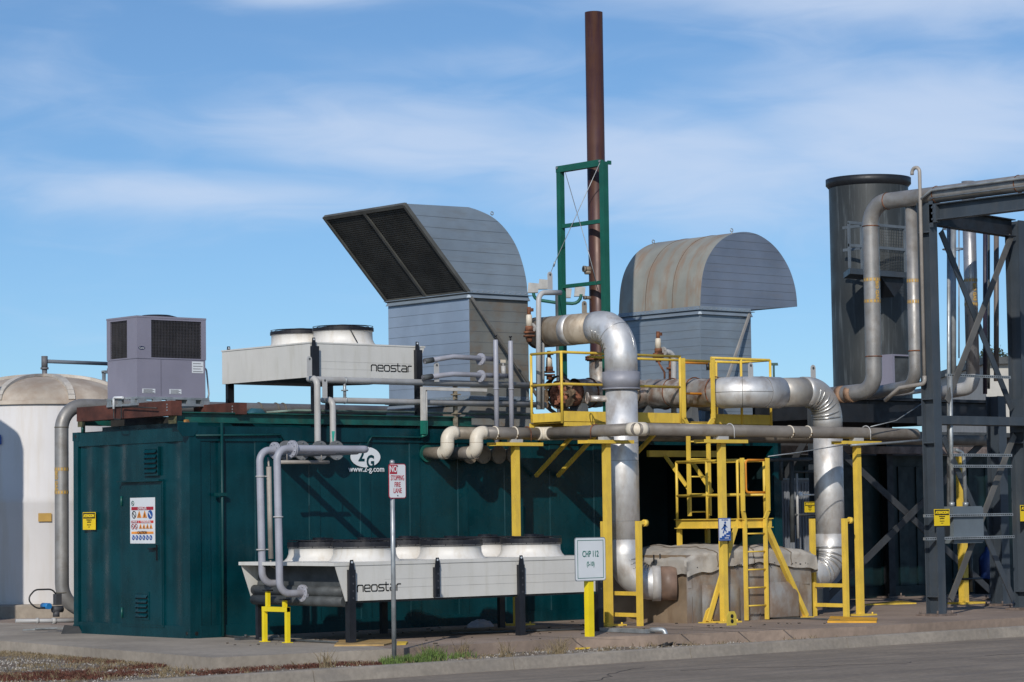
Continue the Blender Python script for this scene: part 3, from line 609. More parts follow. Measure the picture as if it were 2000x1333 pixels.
# large grey pipe rising at the container's far corner and running along behind the roof
PY = 3.75
A = atY(121, 1150, PY); B = atY(121, 792, PY); C2 = atY(1010, 793, PY)
t = thing('bypass_pipe', (A.x, A.y, .1), 'fat grey steel pipe rising beside the white tank and running behind the container roof', 'pipe')
rp = 13.6/FPX*((A-CAM).dot(fw))
mb = MB(); mb.tube(fillet([A+V(.55, -.12, -.33), A+V(0, 0, -.33), V(A.x, A.y, B.z), V(C2.x, C2.y, B.z-.02)], [.40, .36], 10), rp, 26); mb.build('pipe', steel_pipe, t)
mb = MB()
for yy in (1158, 835): mb.torus((A.x, A.y, on('Y', 121, yy, PY).z), (0,0,1), rp, .007, 28, 6)
for xx in (206, 505, 538, 552): mb.torus((atY(xx, 790, PY).x, PY, B.z-.002), (1,0,0), rp, .008, 28, 6)
mb.build('weld', mat('weld_bead', (.12, .10, .07), .6), t)
def marker_tape(t, cx, cy, zt, zb, r, txt=None, ang=None):
    for z_ in (zt, zb):
        mb = MB(); n_ = 14
        for i in range(n_):
            a0 = 2*math.pi*i/n_; a1 = 2*math.pi*(i+.68)/n_; rr_ = r+.003
            p = [V(cx+rr_*math.cos(a0), cy+rr_*math.sin(a0), 0), V(cx+rr_*math.cos((a0+a1)/2), cy+rr_*math.sin((a0+a1)/2), 0), V(cx+rr_*math.cos(a1), cy+rr_*math.sin(a1), 0)]
            for k in (0, 1): mb.add([p[k]+V(0,0,z_-.018), p[k+1]+V(0,0,z_-.018), p[k+1]+V(0,0,z_+.018), p[k]+V(0,0,z_+.018)], [(0,1,2,3)])
        mb.ring((cx, cy, z_+.024), (0,0,1), r+.003, r-.01, .004, 24); mb.ring((cx, cy, z_-.026), (0,0,1), r+.003, r-.01, .004, 24)
        mb.build('marker_tape', tapemat, t)
    if txt:
        vd = V(CAM.x-cx, CAM.y-cy, 0).normalized(); a_ = math.atan2(vd.y, vd.x)+ang; n_ = V(math.cos(a_), math.sin(a_), 0); o = V(cx, cy, (zt+zb)/2)+n_*(r+.004)
        lettering(txt, .075, o, (0, 0, -1), V(0,0,-1).cross(n_)*-1 if 0 else n_.cross(V(0,0,-1)), tapemat, t, sx=1.0, bold=.003)
marker_tape(t, A.x, A.y, atY(121, 917, PY).z, atY(121, 962, PY).z, rp, 'BIO GAS', -.85)
# valve with blue actuator beside it
c = atZ(100, 1190, .28); c = atY(98, 1184, PY-.35)
t = thing('valve_assembly', (c.x, c.y, .02), "small valve with blue actuator and looped hose at the fat grey pipe's foot", 'valve')
mb = MB(); mb.cyl(c+V(-.05, -.06, 0), c+V(-.05, .12, 0), .045, 14); mb.build('actuator', blue_act, t)
mb = MB(); mb.cyl(c+V(.04, 0, -.05), c+V(.2, 0, -.05), .05, 12); mb.cbox(c+V(.12, 0, .09), (.09, .09, .16)); mb.cyl(c+V(.1, 0, -.08), c+V(.1, 0, -.16), .05, 12); mb.build('valve_body', mat('dark_iron', (.05, .05, .055), .6), t)
mb = MB(); mb.tube(fillet([c+V(-.48, .15, -.20), c+V(.38, -.15, -.22)], .1), .03, 12); mb.cyl(c+V(.02, -.02, -.215), c+V(.08, -.03, -.215), .045, 12); mb.cyl(c+V(-.2, .05, -.205), c+V(-.17, .045, -.205), .042, 12); mb.build('valve_pipe', pipe_grey2, t)
mb = MB(); mb.tube(fillet([c+V(.10, 0, .16), c+V(.04, 0, .24), c+V(-.22, .05, .24), c+V(-.36, .05, .10), c+V(-.22, 0, -.03), c+V(-.07, 0, -.02)], .12, 6), .012, 8); mb.build('hose', cable_m, t)
t = thing('pipe_block', atZ(138, 1240, 0), 'black rubber support block on the pad at the container corner', 'support block')
c = atZ(136, 1238, 0); mb = MB(); mb.prism([c+V(-.14, 0, 0), c+V(.14, -.12, 0), c+V(.10, -.08, .10), c+V(-.09, 0, .12)], V(.08, .1, 0)); mb.build('block', cable_m, t)
c = atZ(75, 1232, 0); mb = MB(); mb.bar(c+V(-.2, .1, .015), c+V(.5, -.1, .02), .03, .02); mb.bar(c+V(-.05, 0, .03), c+V(.25, -.1, .03), .07, .02); tag(mb.build('strut_channel', galv), 'loose grey metal channel lying on the pad by the white tank', 'metal strip')

# ================================================================== AIR CONDITIONER ON TIMBERS
zT0 = CH+.02
YN, XN = .80, .0
# corner of the unit nearest the camera sits on pixel 268
ac_y = .95; Kc = atY(268, 775, ac_y); ax0 = Kc.x; az0 = atY(268, 775, ac_y).z; az1 = atY(268, 700, ac_y).z; az2 = atY(268, 620, ac_y).z
aw = atX(210, 700, ax0).y-ac_y; al = atY(401, 700, ac_y).x-ax0
t = thing('air_conditioner', (ax0, ac_y, az0-.12), 'purple-grey packaged air conditioner with brown coil grilles on red timbers', 'air conditioner')
mb = MB(); mb.box((ax0, ac_y, az0), (ax0+al, ac_y+aw, az1)); lower = mb.build('lower_cabinet', ac_m, t)
mb = MB(); g = .02
xg0, xg1 = atY(295, 700, ac_y).x, atY(393, 700, ac_y).x; zg0, zg1 = atY(340, 700, ac_y).z, atY(340, 627, ac_y).z
yg1, yg0 = atX(216, 660, ax0).y, atX(249, 660, ax0).y
# upper cabinet: panels around the coil openings
def panel_frame(mb, face, a0, a1, z0, z1, b0_, b1_, y0_, y1_, th=.02):
    for (p0, p1, q0, q1) in ((a0, b0_, z0, z1), (b1_, a1, z0, z1), (b0_, b1_, z0, y0_), (b0_, b1_, y1_, z1)):
        if face == 'Y': mb.box((p0, ac_y-.008, q0), (p1, ac_y+th, q1))
        else: mb.box((ax0-.008, p0, q0), (ax0+th, p1, q1))
panel_frame(mb, 'Y', ax0-.008, ax0+al+.008, az1, az2, xg0, xg1, zg0, zg1)
panel_frame(mb, 'X', ac_y+.021, ac_y+aw+.008, az1, az2, yg0, yg1, zg0, zg1)
mb.box((ax0+.021, ac_y+aw-.02, az1), (ax0+al, ac_y+aw+.008, az2)); mb.box((ax0+al-.02, ac_y+.021, az1), (ax0+al+.008, ac_y+aw-.021, az2)); mb.box((ax0-.012, ac_y-.012, az2), (ax0+al+.012, ac_y+aw+.012, az2+.025))
up_c = mb.build('upper_cabinet', ac_m, t)
for f in ('Y', 'X'):
    mb = MB()
    if f == 'Y':
        mb.box((xg0-.01, ac_y+.025, zg0-.01), (xg1+.01, ac_y+.04, zg1+.01)); gr = mb.build('coil', ac_grille, t); mb = MB(); n_ = 34
        for i in range(n_+1): x_ = xg0+(xg1-xg0)*i/n_; mb.box((x_-.003, ac_y+.001, zg0), (x_+.003, ac_y+.006, zg1))
        for i in range(12): z_ = zg0+(zg1-zg0)*(i+.5)/12; mb.box((xg0, ac_y+.006, z_-.002), (xg1, ac_y+.010, z_+.002))
    else:
        mb.box((ax0+.025, yg0-.01, zg0-.01), (ax0+.04, yg1+.01, zg1+.01)); gr = mb.build('coil', ac_grille, t); mb = MB(); n_ = 12
        for i in range(n_+1): y_ = yg0+(yg1-yg0)*i/n_; mb.box((ax0+.001, y_-.003, zg0), (ax0+.006, y_+.003, zg1))
        for i in range(22): z_ = zg0+(zg1-zg0)*(i+.5)/22; mb.box((ax0+.006, yg0, z_-.002), (ax0+.010, yg1, z_+.002))
    mb.build('guard_wires', mat('ac_guard', (.045, .042, .05), .5), gr)
mb = MB(); fc = V(ax0+al*.5, ac_y+aw*.5, az2+.025); mb.lathe(fc, [(.29, 0), (.29, .02), (.2, .045), (.01, .055)], 28); mb.build('fan_guard', black_guard, t)
mb = MB(); bz = az0-.12
mb.box((ax0-.02, ac_y-.02, bz), (ax0+al+.05, ac_y+.03, bz+.035)); mb.box((ax0-.02, ac_y-.02, bz+.09), (ax0+al+.05, ac_y+.03, az0)); mb.box((ax0-.02, ac_y+.031, bz+.09), (ax0+.03, ac_y+aw, az0)); mb.box((ax0-.02, ac_y+.031, bz), (ax0+.03, ac_y+aw, bz+.03))
for f_ in (0, .22, .42, .72, .93): mb.box((ax0+f_*al, ac_y-.016, bz+.035), (ax0+f_*al+.14, ac_y+.02, bz+.09))
for f_ in (.0, .45, .8): mb.box((ax0-.016, ac_y+.032+f_*aw, bz+.03), (ax0+.02, ac_y+f_*aw+.14, bz+.09))
mb.box((ax0+al-.05, ac_y+.031, bz), (ax0+al, ac_y+aw, az0)); mb.build('base_rails', galv, t)
for (x0, y0, x1, y1, m) in ((375, 707, 397, 729, sign_white), (278, 760, 303, 768, sign_white), (331, 761, 354, 770, sign_white)):
    p = atY(x0, y1, ac_y); q = atY(x1, y0, ac_y); mb = MB(); mb.box((p.x, ac_y-.004, p.z), (q.x, ac_y-.0005, q.z)); lb = mb.build('label_plate', m, t); mb = MB()
    for k in range(4):
        zz_ = p.z+(q.z-p.z)*(k+.6)/4.4; mb.box((p.x+.015, ac_y-.006, zz_-.004), (q.x-.015-.03*(k % 2), ac_y-.0045, zz_+.004))
    mb.build('label_text', mat('label_print', (.13, .13, .14), .5), lb)
mb = MB(); p = atY(277, 680, ac_y-.009); mb.prism([(p.x+.055*math.cos(i*math.pi/12), p.y, p.z+.026*math.sin(i*math.pi/12)) for i in range(24)], V(0, .004, 0)); bdg = mb.build('badge', mat('badge_navy', (.01, .015, .05), .3), t)
lettering('Carrier', .034, (p.x, p.y-.002, p.z), (1,0,0), (0,0,1), sign_white, bdg, sx=.8)
mb = MB(); xs_ = atY(314.5, 740, ac_y).x; mb.box((xs_-.003, ac_y-.002, az0+.02), (xs_+.003, ac_y+.01, az1-.004)); mb.build('panel_seam', mat('ac_seam', (.1, .095, .12), .5), t)
p = atY(402, 722, ac_y+.1); mb = MB(); mb.tube(fillet([p+V(-.02, 0, .02), p+V(.01, 0, 0), p+V(.05, 0, -.35), p+V(.02, 0, -.46)], .06, 5), .012, 8); mb.build('power_conduit', pipe_grey2, t)
# white drain with grey hose
p = atX(240, 777, ax0-.05); q = atX(222, 777, ax0-.05); 
t = thing('drain_pipe', V(q.x, q.y, q.z-.2), 'short white plastic drain elbow with a thin hose below the air conditioner', 'pipe')
mb = MB(); mb.tube(fillet([p+V(0,0,0), q, q+V(0, 0, -.16)], .03, 5), .017, 10); mb.build('elbow', sign_white, t)
mb = MB(); mb.tube(fillet([q+V(0,0,-.16), q+V(0, 0, -.30), q+V(0, -.2, -.31), q+V(0, -.2, -.13), q+V(0, -1.1, -.19)], .03, 4), .009, 8); mb.build('hose', cable_m, t)
# timbers (along Y), I beams (along X)
bzt = bz
for k, (pxn, pyn, pxf, lab) in enumerate(((355, 790, 164, 'long dark red timber baulk under the near end of the air conditioner'), (482, 795, 392, 'dark red timber baulk on the roof between air conditioner and roof cooler'))):
    Yn = .12; P_ = atY(pxn, pyn, Yn); x0 = P_.x-.17 if k == 0 else P_.x-.17
    yf = atX(pxf, 800, P_.x-.05).y; mb = MB(); hgt = .20 if k == 0 else .16
    zc_ = atY(pxn, 783, Yn).z if k == 0 else atY(pxn, 787, Yn).z
    mb.box((x0, Yn, zc_-hgt), (x0+.17, max(yf, Yn+1.0), zc_)); o = mb.build('timber_baulk', timber); tag(o, lab, 'timber', 'timbers on the container roof')
    mb = MB(); 
    for dz in (.05, .09, .13): mb.cyl((x0-.006, Yn+.10, zc_-dz), (x0+.001, Yn+.10, zc_-dz), .012, 8)
    mb.build('bolt', galv, o)
def ibeam(mb, p, q, h, w, tf=.014, tw=.01):
    p = Vector(p); q = Vector(q)
    mb.bar(p+V(0,0,h/2-tf/2), q+V(0,0,h/2-tf/2), w, tf); mb.bar(p-V(0,0,h/2-tf/2), q-V(0,0,h/2-tf/2), w, tf); mb.bar(p, q, tw, h-2*tf)
p = atY(338, 815, .22); q = atY(830, 818, .22)
mb = MB(); q2 = V(CL-.4, p.y, p.z+.0); ibeam(mb, p, V(5.15, p.y, p.z), .145, .13); o = mb.build('roof_beam', teal_beam); tag(o, 'near green steel I-beam lying along the container roof edge', 'beam', 'green steel beams on the container roof')
mb = MB(); mb.box((p.x-.016, p.y-.09, p.z-.09), (p.x, p.y+.09, p.z+.085)); mb.build('end_plate', mat('rust_green_plate', (.09, .085, .04), .7, var=.3, vs=12), o)
pf = atY(160, 822, 2.75); mb = MB(); ibeam(mb, pf, V(5.0, pf.y, pf.z), .145, .13); mb.cyl((pf.x+.02, pf.y, pf.z-.07), (pf.x+.02, pf.y, CH), .03, 10); o = mb.build('roof_beam', teal_beam); tag(o, 'far green steel I-beam along the back edge of the container roof', 'beam', 'green steel beams on the container roof')
mb = MB(); mb.box((pf.x-.016, pf.y-.09, pf.z-.09), (pf.x, pf.y+.09, pf.z+.085)); mb.build('end_plate', mat('rust_green_plate', (.09, .085, .04)), o)
# curved teal saddle duct between the beams
mb = MB(); mb.box((.35, .55, CH+.08), (1.5, 2.55, CH+.17)); 
o = mb.build('roof_skid', mat('dark_duct', (.03, .028, .025), .7, var=.2)); tag(o, 'low dark skid on the container roof under the air conditioner timbers', 'skid')
p = atY(340, 825, -.0); p = V(.13, -.0, CH+.03)
mb = MB(); mb.lathe((.06, .16, CH), [(.05, 0), (.05, .05), (.035, .09), (.001, .095)], 16); o = mb.build('grease_cap', mat('orange_cap', (.25, .12, .03), .6, var=.4, vs=20)); tag(o, 'small orange and green cap on the near top corner of the container', 'cap')
p = atY(500, 808, 1.2); mb = MB(); c_ = atY(500, 803, .8); mb.tube([(c_.x-.13, .8, CH+.02), (c_.x-.13, .8, CH+.16), (c_.x-.06, .8, CH+.22), (c_.x+.06, .8, CH+.22), (c_.x+.13, .8, CH+.16), (c_.x+.13, .8, CH+.02)], .08, 14); o = mb.build('roof_vent', mat('blue_green_vent', (.02, .09, .12), .5)); tag(o, 'low blue-green bent vent pipe on the roof just left of the roof cooler legs', 'vent')
mb = MB(); c_ = atY(400, 822, .12); mb.tube(fillet([atY(520, 806, .35), atY(580, 802, .3), atY(800, 806, .3), atY(1055, 811, .3)], .5, 5), .018, 8); o = mb.build('roof_conduit', mat('green_grey_conduit', (.16, .21, .17), .5, var=.25, vs=5)); tag(o, 'thin green-grey conduit running along the container roof edge', 'conduit')
# ================================================================== ROOF COOLER
def fan(mb_t, c, r, h, parent, gh=.05, flare=.06, cable=True):
    mb = MB(); c = Vector(c)
    mb.lathe(c, [(r+flare, 0), (r+flare*.35, .04), (r, .09), (r*.99, h), (r+.012, h), (r+.012, h-.02), (r*.97, h-.02), (r*.96, .02)], 40); sh = mb.build('fan_shroud', white_shroud, parent)
    mb = MB(); zt = c.z+h
    for k in range(7): mb.torus((c.x, c.y, zt+gh*(.2+.75*math.sin(math.pi/2*(1-k/6.5)))), (0,0,1), r*(1.015-.145*k), .005, 36, 5)
    for k in range(3): mb.torus((c.x, c.y, zt+gh*(-.35+.3*k)), (0,0,1), r*1.03, .006, 36, 5)
    for k in range(12):
        a_ = math.pi*2*k/12+.2; d = V(math.cos(a_), math.sin(a_), 0); mb.tube([V(c.x, c.y, zt)+d*r*1.03-V(0,0,gh*.3), V(c.x, c.y, zt)+d*r*1.02+V(0,0,gh*.35), V(c.x, c.y, zt)+d*r*.6+V(0,0,gh*.8), V(c.x, c.y, zt)+d*.1+V(0,0,gh)], .006, 5)
    mb.ring((c.x, c.y, zt-.015), (0,0,1), r*1.035, r*.99, gh*.85, 40)
    mb.build('fan_guard', black_guard, sh)
    mb = MB(); mb.cyl((c.x, c.y, zt-.12), (c.x, c.y, zt+gh+.03), .09, 16); mb.cbox((c.x+.12, c.y-.02, zt+gh+.0), (.14, .08, .05)); mb.build('fan_motor', black_steel, sh)
    mb = MB()
    for k in range(6):
        a_ = math.pi*2*k/6; d = V(math.cos(a_), math.sin(a_), 0); s_ = V(-d.y, d.x, 0); z0 = zt-.10
        p = V(c.x, c.y, z0); mb.add([p+d*.08-s_*.05, p+d*r*.93-s_*.11, p+d*r*.93+s_*.09+V(0,0,.06), p+d*.08+s_*.06+V(0,0,.06)], [(0,1,2,3)])
    mb.build('fan_blade', dark_grey, sh)
    mb = MB(); a_ = -2.0
    if cable: mb.tube([V(c.x, c.y, zt+gh), V(c.x+r*.5*math.cos(a_), c.y+r*.5*math.sin(a_), zt+gh+.01), V(c.x+r*1.04*math.cos(a_), c.y+r*1.04*math.sin(a_), zt+.0), V(c.x+(r+.06)*math.cos(a_+.22), c.y+(r+.06)*math.sin(a_+.22), c.z+.02)], .008, 6); mb.build('fan_cable', cable_m, sh)
    return sh
RY = .30
a = atY(606, 737, RY); b = atY(813, 743, RY); zt_ = atY(606, 671, RY).z; zb_ = a.z
xa, xb = a.x, b.x; yb_ = atX(434, 748, xa).y
t = thing('roof_cooler', (xa, RY, CH), 'white fan cooler raised on black legs on the container roof, reading neostar', 'cooler')
mb = MB(); mb.box((xa+.0, RY, zb_), (xb-.01, RY+.02, zt_)); mb.box((xa, RY+.021, zb_), (xa+.02, yb_, zt_)); mb.box((xa+.021, yb_-.02, zb_), (xb, yb_, zt_))
mb.prism([(xb, RY, zb_+.12), (xb, RY, zt_), (xb+.16, RY, zt_)], V(0, .015, 0)); mb.build('housing', white_panel, t)
mb = MB(); mb.box((xa-.01, RY-.008, zt_+.001), (xb+.17, yb_+.01, zt_+.022)); mb.build('top_plate', white_panel, t)
mb = MB(); mb.prism([(xa+.03, RY+.03, zb_+.01), (xa+.03, (RY+yb_)/2, zb_-.02), (xa+.03, yb_-.03, zb_+.01), (xa+.03, yb_-.03, zt_-.02), (xa+.03, RY+.03, zt_-.02)], V(xb-xa-.06, 0, 0)); mb.build('coil', dark_grey, t)
mb = MB()
for f_ in (.52, .74): mb.box((xa+.12, RY-.002, zt_+(zb_-zt_)*f_), (xb-.1, RY+.001, zt_+(zb_-zt_)*f_+.004))
mb.build('panel_crease', mat('crease', (.40, .39, .37), .6), t)
for i, (x_, y_) in enumerate(((xa+.055, RY-.035), (xb+.01, RY-.035), (xa+.10, yb_-.05), (xb+.01, yb_-.05))):
    mb = MB(); mb.box((x_-.055, y_-.035, CH-.0), (x_-.045+.0, y_+.03, zt_-.04)); mb.box((x_-.045, y_-.035, CH), (x_+.055, y_-.025, zt_-.04)); mb.box((x_-.05, y_-.02, CH), (x_+.03, y_+.03, zb_)); lg = mb.build('leg', black_steel, t)
    mb = MB(); cx_ = x_-.03; mb.add([(cx_-.03, y_-.02, zt_-.04), (cx_+.04, y_-.02, zt_-.04), (cx_+.028, y_-.02, zt_+.08), (cx_-.018, y_-.02, zt_+.08), (cx_-.03, y_-.008, zt_-.04), (cx_+.04, y_-.008, zt_-.04), (cx_+.028, y_-.008, zt_+.08), (cx_-.018, y_-.008, zt_+.08)], [(0,1,2,3),(7,6,5,4),(0,4,5,1),(1,5,6,2),(2,6,7,3),(3,7,4,0)])
    lug = mb.build('lifting_lug', black_steel, lg)
    mb = MB(); mb.cyl((cx_+.005, y_-.023, zt_+.055), (cx_+.005, y_-.005, zt_+.055), .013, 10); mb.build('lug_hole', mat('lug_hole', (.5, .55, .6), .6), lug)
p = atY(725, 724.5, RY); stroke_logo('neostar', (atY(725, 713, RY).z-p.z), p, (1,0,0), (0,0,1), sign_black, t, .004)
fr = 58/FPX*((atY(670, 660, RY+.5)-CAM).dot(fw))
for (px_, py_, yy) in ((670, 672, RY+.50), (587, 678, RY+1.42)):
    c = atY(px_, py_, yy); fan(None, (c.x, yy, zt_+.02), fr, .23, t, cable=yy < RY+1)
# ================================================================== GROUND COOLER
GY = -3.10; GB = -1.03
zt_ = atY(700, 1105, GY).z; zb_ = atY(700, 1174, GY).z; xt = atY(655, 1106, GY).x; xbm = atY(676, 1174, GY).x; xe = atY(1166, 1160, GY).x+.05
t = thing('ground_cooler', (xbm, GY, 0), "long white ground-standing fan cooler on black legs in front of the container", 'cooler')
mb = MB()
for y_ in (GY, GB): mb.prism([(xt, y_, zt_), (xbm, y_, zb_), (xe, y_, zb_), (xe, y_, zt_)], V(0, .018, 0))
mb.prism([(xbm+.06, GY+.019, zb_+.02), (xbm+.06, GB-.001, zb_+.02), (xt+.30, GB-.001, zt_-.03), (xt+.30, GY+.019, zt_-.03)][::-1], V(.02, 0, 0))
mb.box((xe-.02, GY+.019, zb_), (xe, GB-.001, zt_)); mb.build('housing', white_panel, t)
mb = MB(); mb.box((xt-.03, GY-.01, zt_+.001), (xe+.01, GB+.03, zt_+.045)); mb.build('top_plate', white_panel, t)
mb = MB(); mb.add([(xbm+.045, GY+.02, zb_+.02), (xbm+.045, GB-.01, zb_+.02), (xt+.285, GB-.01, zt_-.01), (xt+.285, GY+.02, zt_-.01)], [(0,1,2,3)]); mb.box((xbm+.1, GY+.05, zb_-.03), (xe-.1, GB-.05, zb_+.02)); mb.build('coil', dark_grey, t)
za_, zc_ = atX(560, 1145, xbm).z, atX(560, 1161, xbm).z
for (dz, dx_) in ((zt_-.33, .12), (zt_-.455, .11)):
    mb = MB(); mb.cyl((xbm+dx_-.08, GY+.06, dz), (xbm+dx_-.08, GB-.0, dz), .068, 20); mb.build('header_pipe', dark_grey, t)
mb = MB()
for f_ in (.42, .66): 
    mb.box((xbm+.62, GY-.002, zt_+(zb_-zt_)*f_), (xe-.2, GY+.001, zt_+(zb_-zt_)*f_+.004))
mb.build('panel_crease', mat('crease', (.40, .39, .37)), t)
def brk(px_, full, y_, w=.10):
    x_ = atY(px_, 1130, y_).x; mb = MB(); z0_ = 0 if full else zb_+.01
    mb.box((x_-w/2, y_-.05, z0_), (x_-w/2+.012, y_+.0, zt_-.05)); mb.box((x_-w/2+.012, y_-.05, z0_), (x_+w/2, y_-.038, zt_-.05)); 
    if full: mb.box((x_-w/2+.012, y_+.005, z0_), (x_+w/2, y_+.06, zb_-.035))
    lg = mb.build('leg' if full else 'bracket', black_steel, t)
    mb = MB(); mb.prism([(x_-w/2, y_-.049, zt_-.05), (x_-w/2+.085, y_-.049, zt_-.05), (x_-w/2+.065, y_-.049, zt_+.075), (x_-w/2+.02, y_-.049, zt_+.075)], V(0, .012, 0)); lug = mb.build('lifting_lug', black_steel, lg)
    mb = MB(); mb.cyl((x_-w/2+.042, y_-.052, zt_+.045), (x_-w/2+.042, y_-.036, zt_+.045), .014, 10); mb.build('lug_hole', mat('lug_hole', (.5, .55, .6)), lug)
    mb = MB()
    for zf in (.1, .35, .6, .85): 
        zz_ = zb_+(zt_-.08-zb_)*zf; mb.cyl((x_+.01, y_-.053, zz_), (x_+.01, y_-.049, zz_), .012, 8)
    mb.build('bolt', mat('dull_bolt', (.05, .05, .06), .4), lg)
brk(684, True, GY-.01); brk(850, False, GY-.01, .075); brk(1015, True, GY-.01); brk(1168, True, GY-.01)
for x_ in (xbm+.1, (xbm+xe)/2, xe-.05):
    mb = MB(); mb.box((x_-.05, GB-.06, 0), (x_+.05, GB+.0, zb_)); mb.build('leg', black_steel, t)
p = atY(698, 1156, GY); stroke_logo('neostar', (atY(698, 1143.6, GY).z-p.z), p, (1,0,0), (0,0,1), sign_black, t, .004)
fr = 60/FPX*((atY(880, 1100, GY+.55)-CAM).dot(fw))
for px_ in (712, 881, 1037):
    c = atY(px_, 1095, GY+.56); fan(None, (c.x, GY+.56, zt_+.045), fr, .20, t, .075, cable=False); fan(None, (c.x, GB-.52, zt_+.045), fr, .20, t, .075, cable=False)
# grey riser pipes from cooler headers over to the wall ports
def flange(mb, c, ax, ro, th=.02, n=28, bolts=8):
    c = Vector(c); ax = Vector(ax).normalized(); mb.cyl(c-ax*th, c-ax*.003, ro, n); mb.cyl(c+ax*.003, c+ax*th, ro, n); a = ax.orthogonal().normalized(); b = ax.cross(a)
    for k in range(bolts):
        q = c+(a*math.cos(2*math.pi*k/bolts+.3)+b*math.sin(2*math.pi*k/bolts+.3))*ro*.8; mb.cyl(q-ax*(th+.014), q+ax*(th+.014), ro*.09, 6)
zp = 2.50; rs = .048
for k, (yv, pxv, xr, zbv, lab) in enumerate(((-1.5, 511, 1.45, 1145, 'far grey riser pipe with a bolted flange joining the left end of the ground cooler'), (-2.2, 545, 1.36, 1163, 'near grey riser pipe with a bolted flange joining the left end of the ground cooler'))):
    v0 = atY(pxv, 1000, yv); v0.x = atY(pxv-2, 1000, yv).x; zlow = atY(pxv+15, zbv-3 if k else zbv-5, yv).z
    tt = thing('riser_pipe', (v0.x, yv, zlow), lab, 'pipe', 'grey riser pipes at the ground cooler')
    top = [V(v0.x+.58, yv, zlow), V(v0.x+.02, yv, zlow), V(v0.x-.01, yv, zp), V(xr if k else 1.75, yv, zp), V(xr if k else 1.75, .0, zp-.0)]
    mb = MB(); mb.tube(fillet(top, [.16, .15, .10], 9), rs, 22); mb.build('pipe', pipe_grey, tt)
    mb = MB(); flange(mb, (v0.x+.235, yv, zp), (1,0,0), .11); mb.build('flange', pipe_grey, tt)
    mb = MB(); flange(mb, (v0.x+.38, yv, zlow), (1,0,0), .11); mb.build('flange', pipe_grey, tt)
    mb = MB()
    for yy in ((931, 1074) if k == 0 else (1010,)): z_ = atY(pxv, yy, yv).z; mb = MB(); mb.torus((v0.x, yv, z_), (0,0,1), rs+.006, .011, 24, 6); mb.cyl((v0.x+rs, yv, z_), (v0.x+rs+.12 if k == 0 else v0.x+rs+.03, yv, z_), .008, 6); mb.build('pipe_clamp', pipe_grey2, tt)
    if k == 0: RX0 = v0.x
    else: RX1 = v0.x
p = atY(525, 912, -1.5); mb = MB(); mb.cyl(p, V(p.x+.02, -1.5, atY(525, 1092, -1.5).z), .033, 14); q = atY(527, 1095, -1.5); mb.tube(fillet([V(p.x+.02, -1.5, q.z), q+V(.0,0,-.07), q+V(.1, -.02, -.11)], .05, 4), .013, 8); mb.tube([p, p+V(.06, .1, .12)], .014, 6); o = mb.build('thin_conduit', mat('tan_grey_pipe', (.30, .27, .24), .5)); tag(o, 'thin tan-grey conduit standing between the two grey riser pipes', 'conduit')
# yellow stand under the risers
z1 = atY(520, 1183, -1.85).z
xs_ = .18; ya_, yb2 = -1.52, -2.2
g0 = atZ(516, 1252, 0); g1 = atZ(563, 1256, 0)
tt = thing('pipe_stand', (g0+g1)/2, 'small bright yellow steel stand under the grey riser pipes', 'stand')
g1 = g0+(g1-g0); sx0 = .10; P0 = atX(517, 1230, sx0); P1 = atX(561.5, 1230, sx0)
w_ = .052; mb = MB(); zt2 = atX(540, 1186, sx0).z
for P_ in (P0, P1):
    mb = MB(); mb.box((sx0-w_/2, P_.y-w_/2, .0), (sx0+w_/2, P_.y+w_/2, zt2)); mb.build('leg', yellow_new, tt)
    mb = MB(); mb.box((sx0-w_, P_.y-w_, .0), (sx0+w_, P_.y+w_, .008)); mb.build('foot_plate', yellow_new, tt)
mb = MB(); mb.box((sx0-w_/2-.002, P1.y-w_/2, zt2-.06), (sx0+w_/2+.002, P0.y+w_/2, zt2+.002)); mb.build('crossbar', yellow_new, tt)
for px_, yt in ((523, 1155), (556, 1173)):
    q = atX(px_, yt, sx0); mb = MB(); mb.box((sx0-.024, q.y-.024, zt2+.003), (sx0+.024, q.y+.024, q.z)); mb.build('upright', yellow_new, tt)
    mb = MB(); mb.box((sx0-.05, q.y-.05, q.z), (sx0+.05, q.y+.05, q.z+.02)); mb.build('saddle', black_steel, tt)
# wall port discs
def port(px_, py_, r_, m, i):
    c = atY(px_, py_, 0); mb = MB(); flange(mb, (c.x, -.22, c.z), (0,1,0), r_, .018, 32, 6); mb.cyl((c.x, -.22, c.z), (c.x, .02, c.z), r_*.62, 20); return mb.build('wall_flange', mat('dull_grey_flange', (.17, .175, .18), .5, var=.12) if m is pipe_grey2 else m)
pw = ('leftmost', 'second from the left', 'third from the left', 'rightmost')
for i, px_ in enumerate((541, 571, 606, 638)): tag(port(px_, 881, .135, pipe_grey2, i), f'grey bolted wall flange, {pw[i]} of the four behind the grey riser pipes', 'flange', 'grey wall flanges')
for i, px_ in enumerate((899, 925, 955, 984)): tag(port(px_, 889, .135, brown_pipe, i), f'brown bolted wall flange, {pw[i]} of the four behind the white pipe elbows', 'flange', 'brown wall flanges')
mb = MB(); a = atY(546, 903, -.75); b = atY(642, 899, -.75); mb.cyl(a, (b.x, -.75, a.z), .026, 14); 
for f_ in (.15, .85): mb.cyl(a+(b-a)*f_, a+(b-a)*f_+V(0,0,.12), .007, 6)
o = mb.build('support_tube', mat('tan_grey_pipe', (.30, .27, .24))); tag(o, 'short tan-grey tube hanging just under the horizontal grey riser pipes', 'tube')
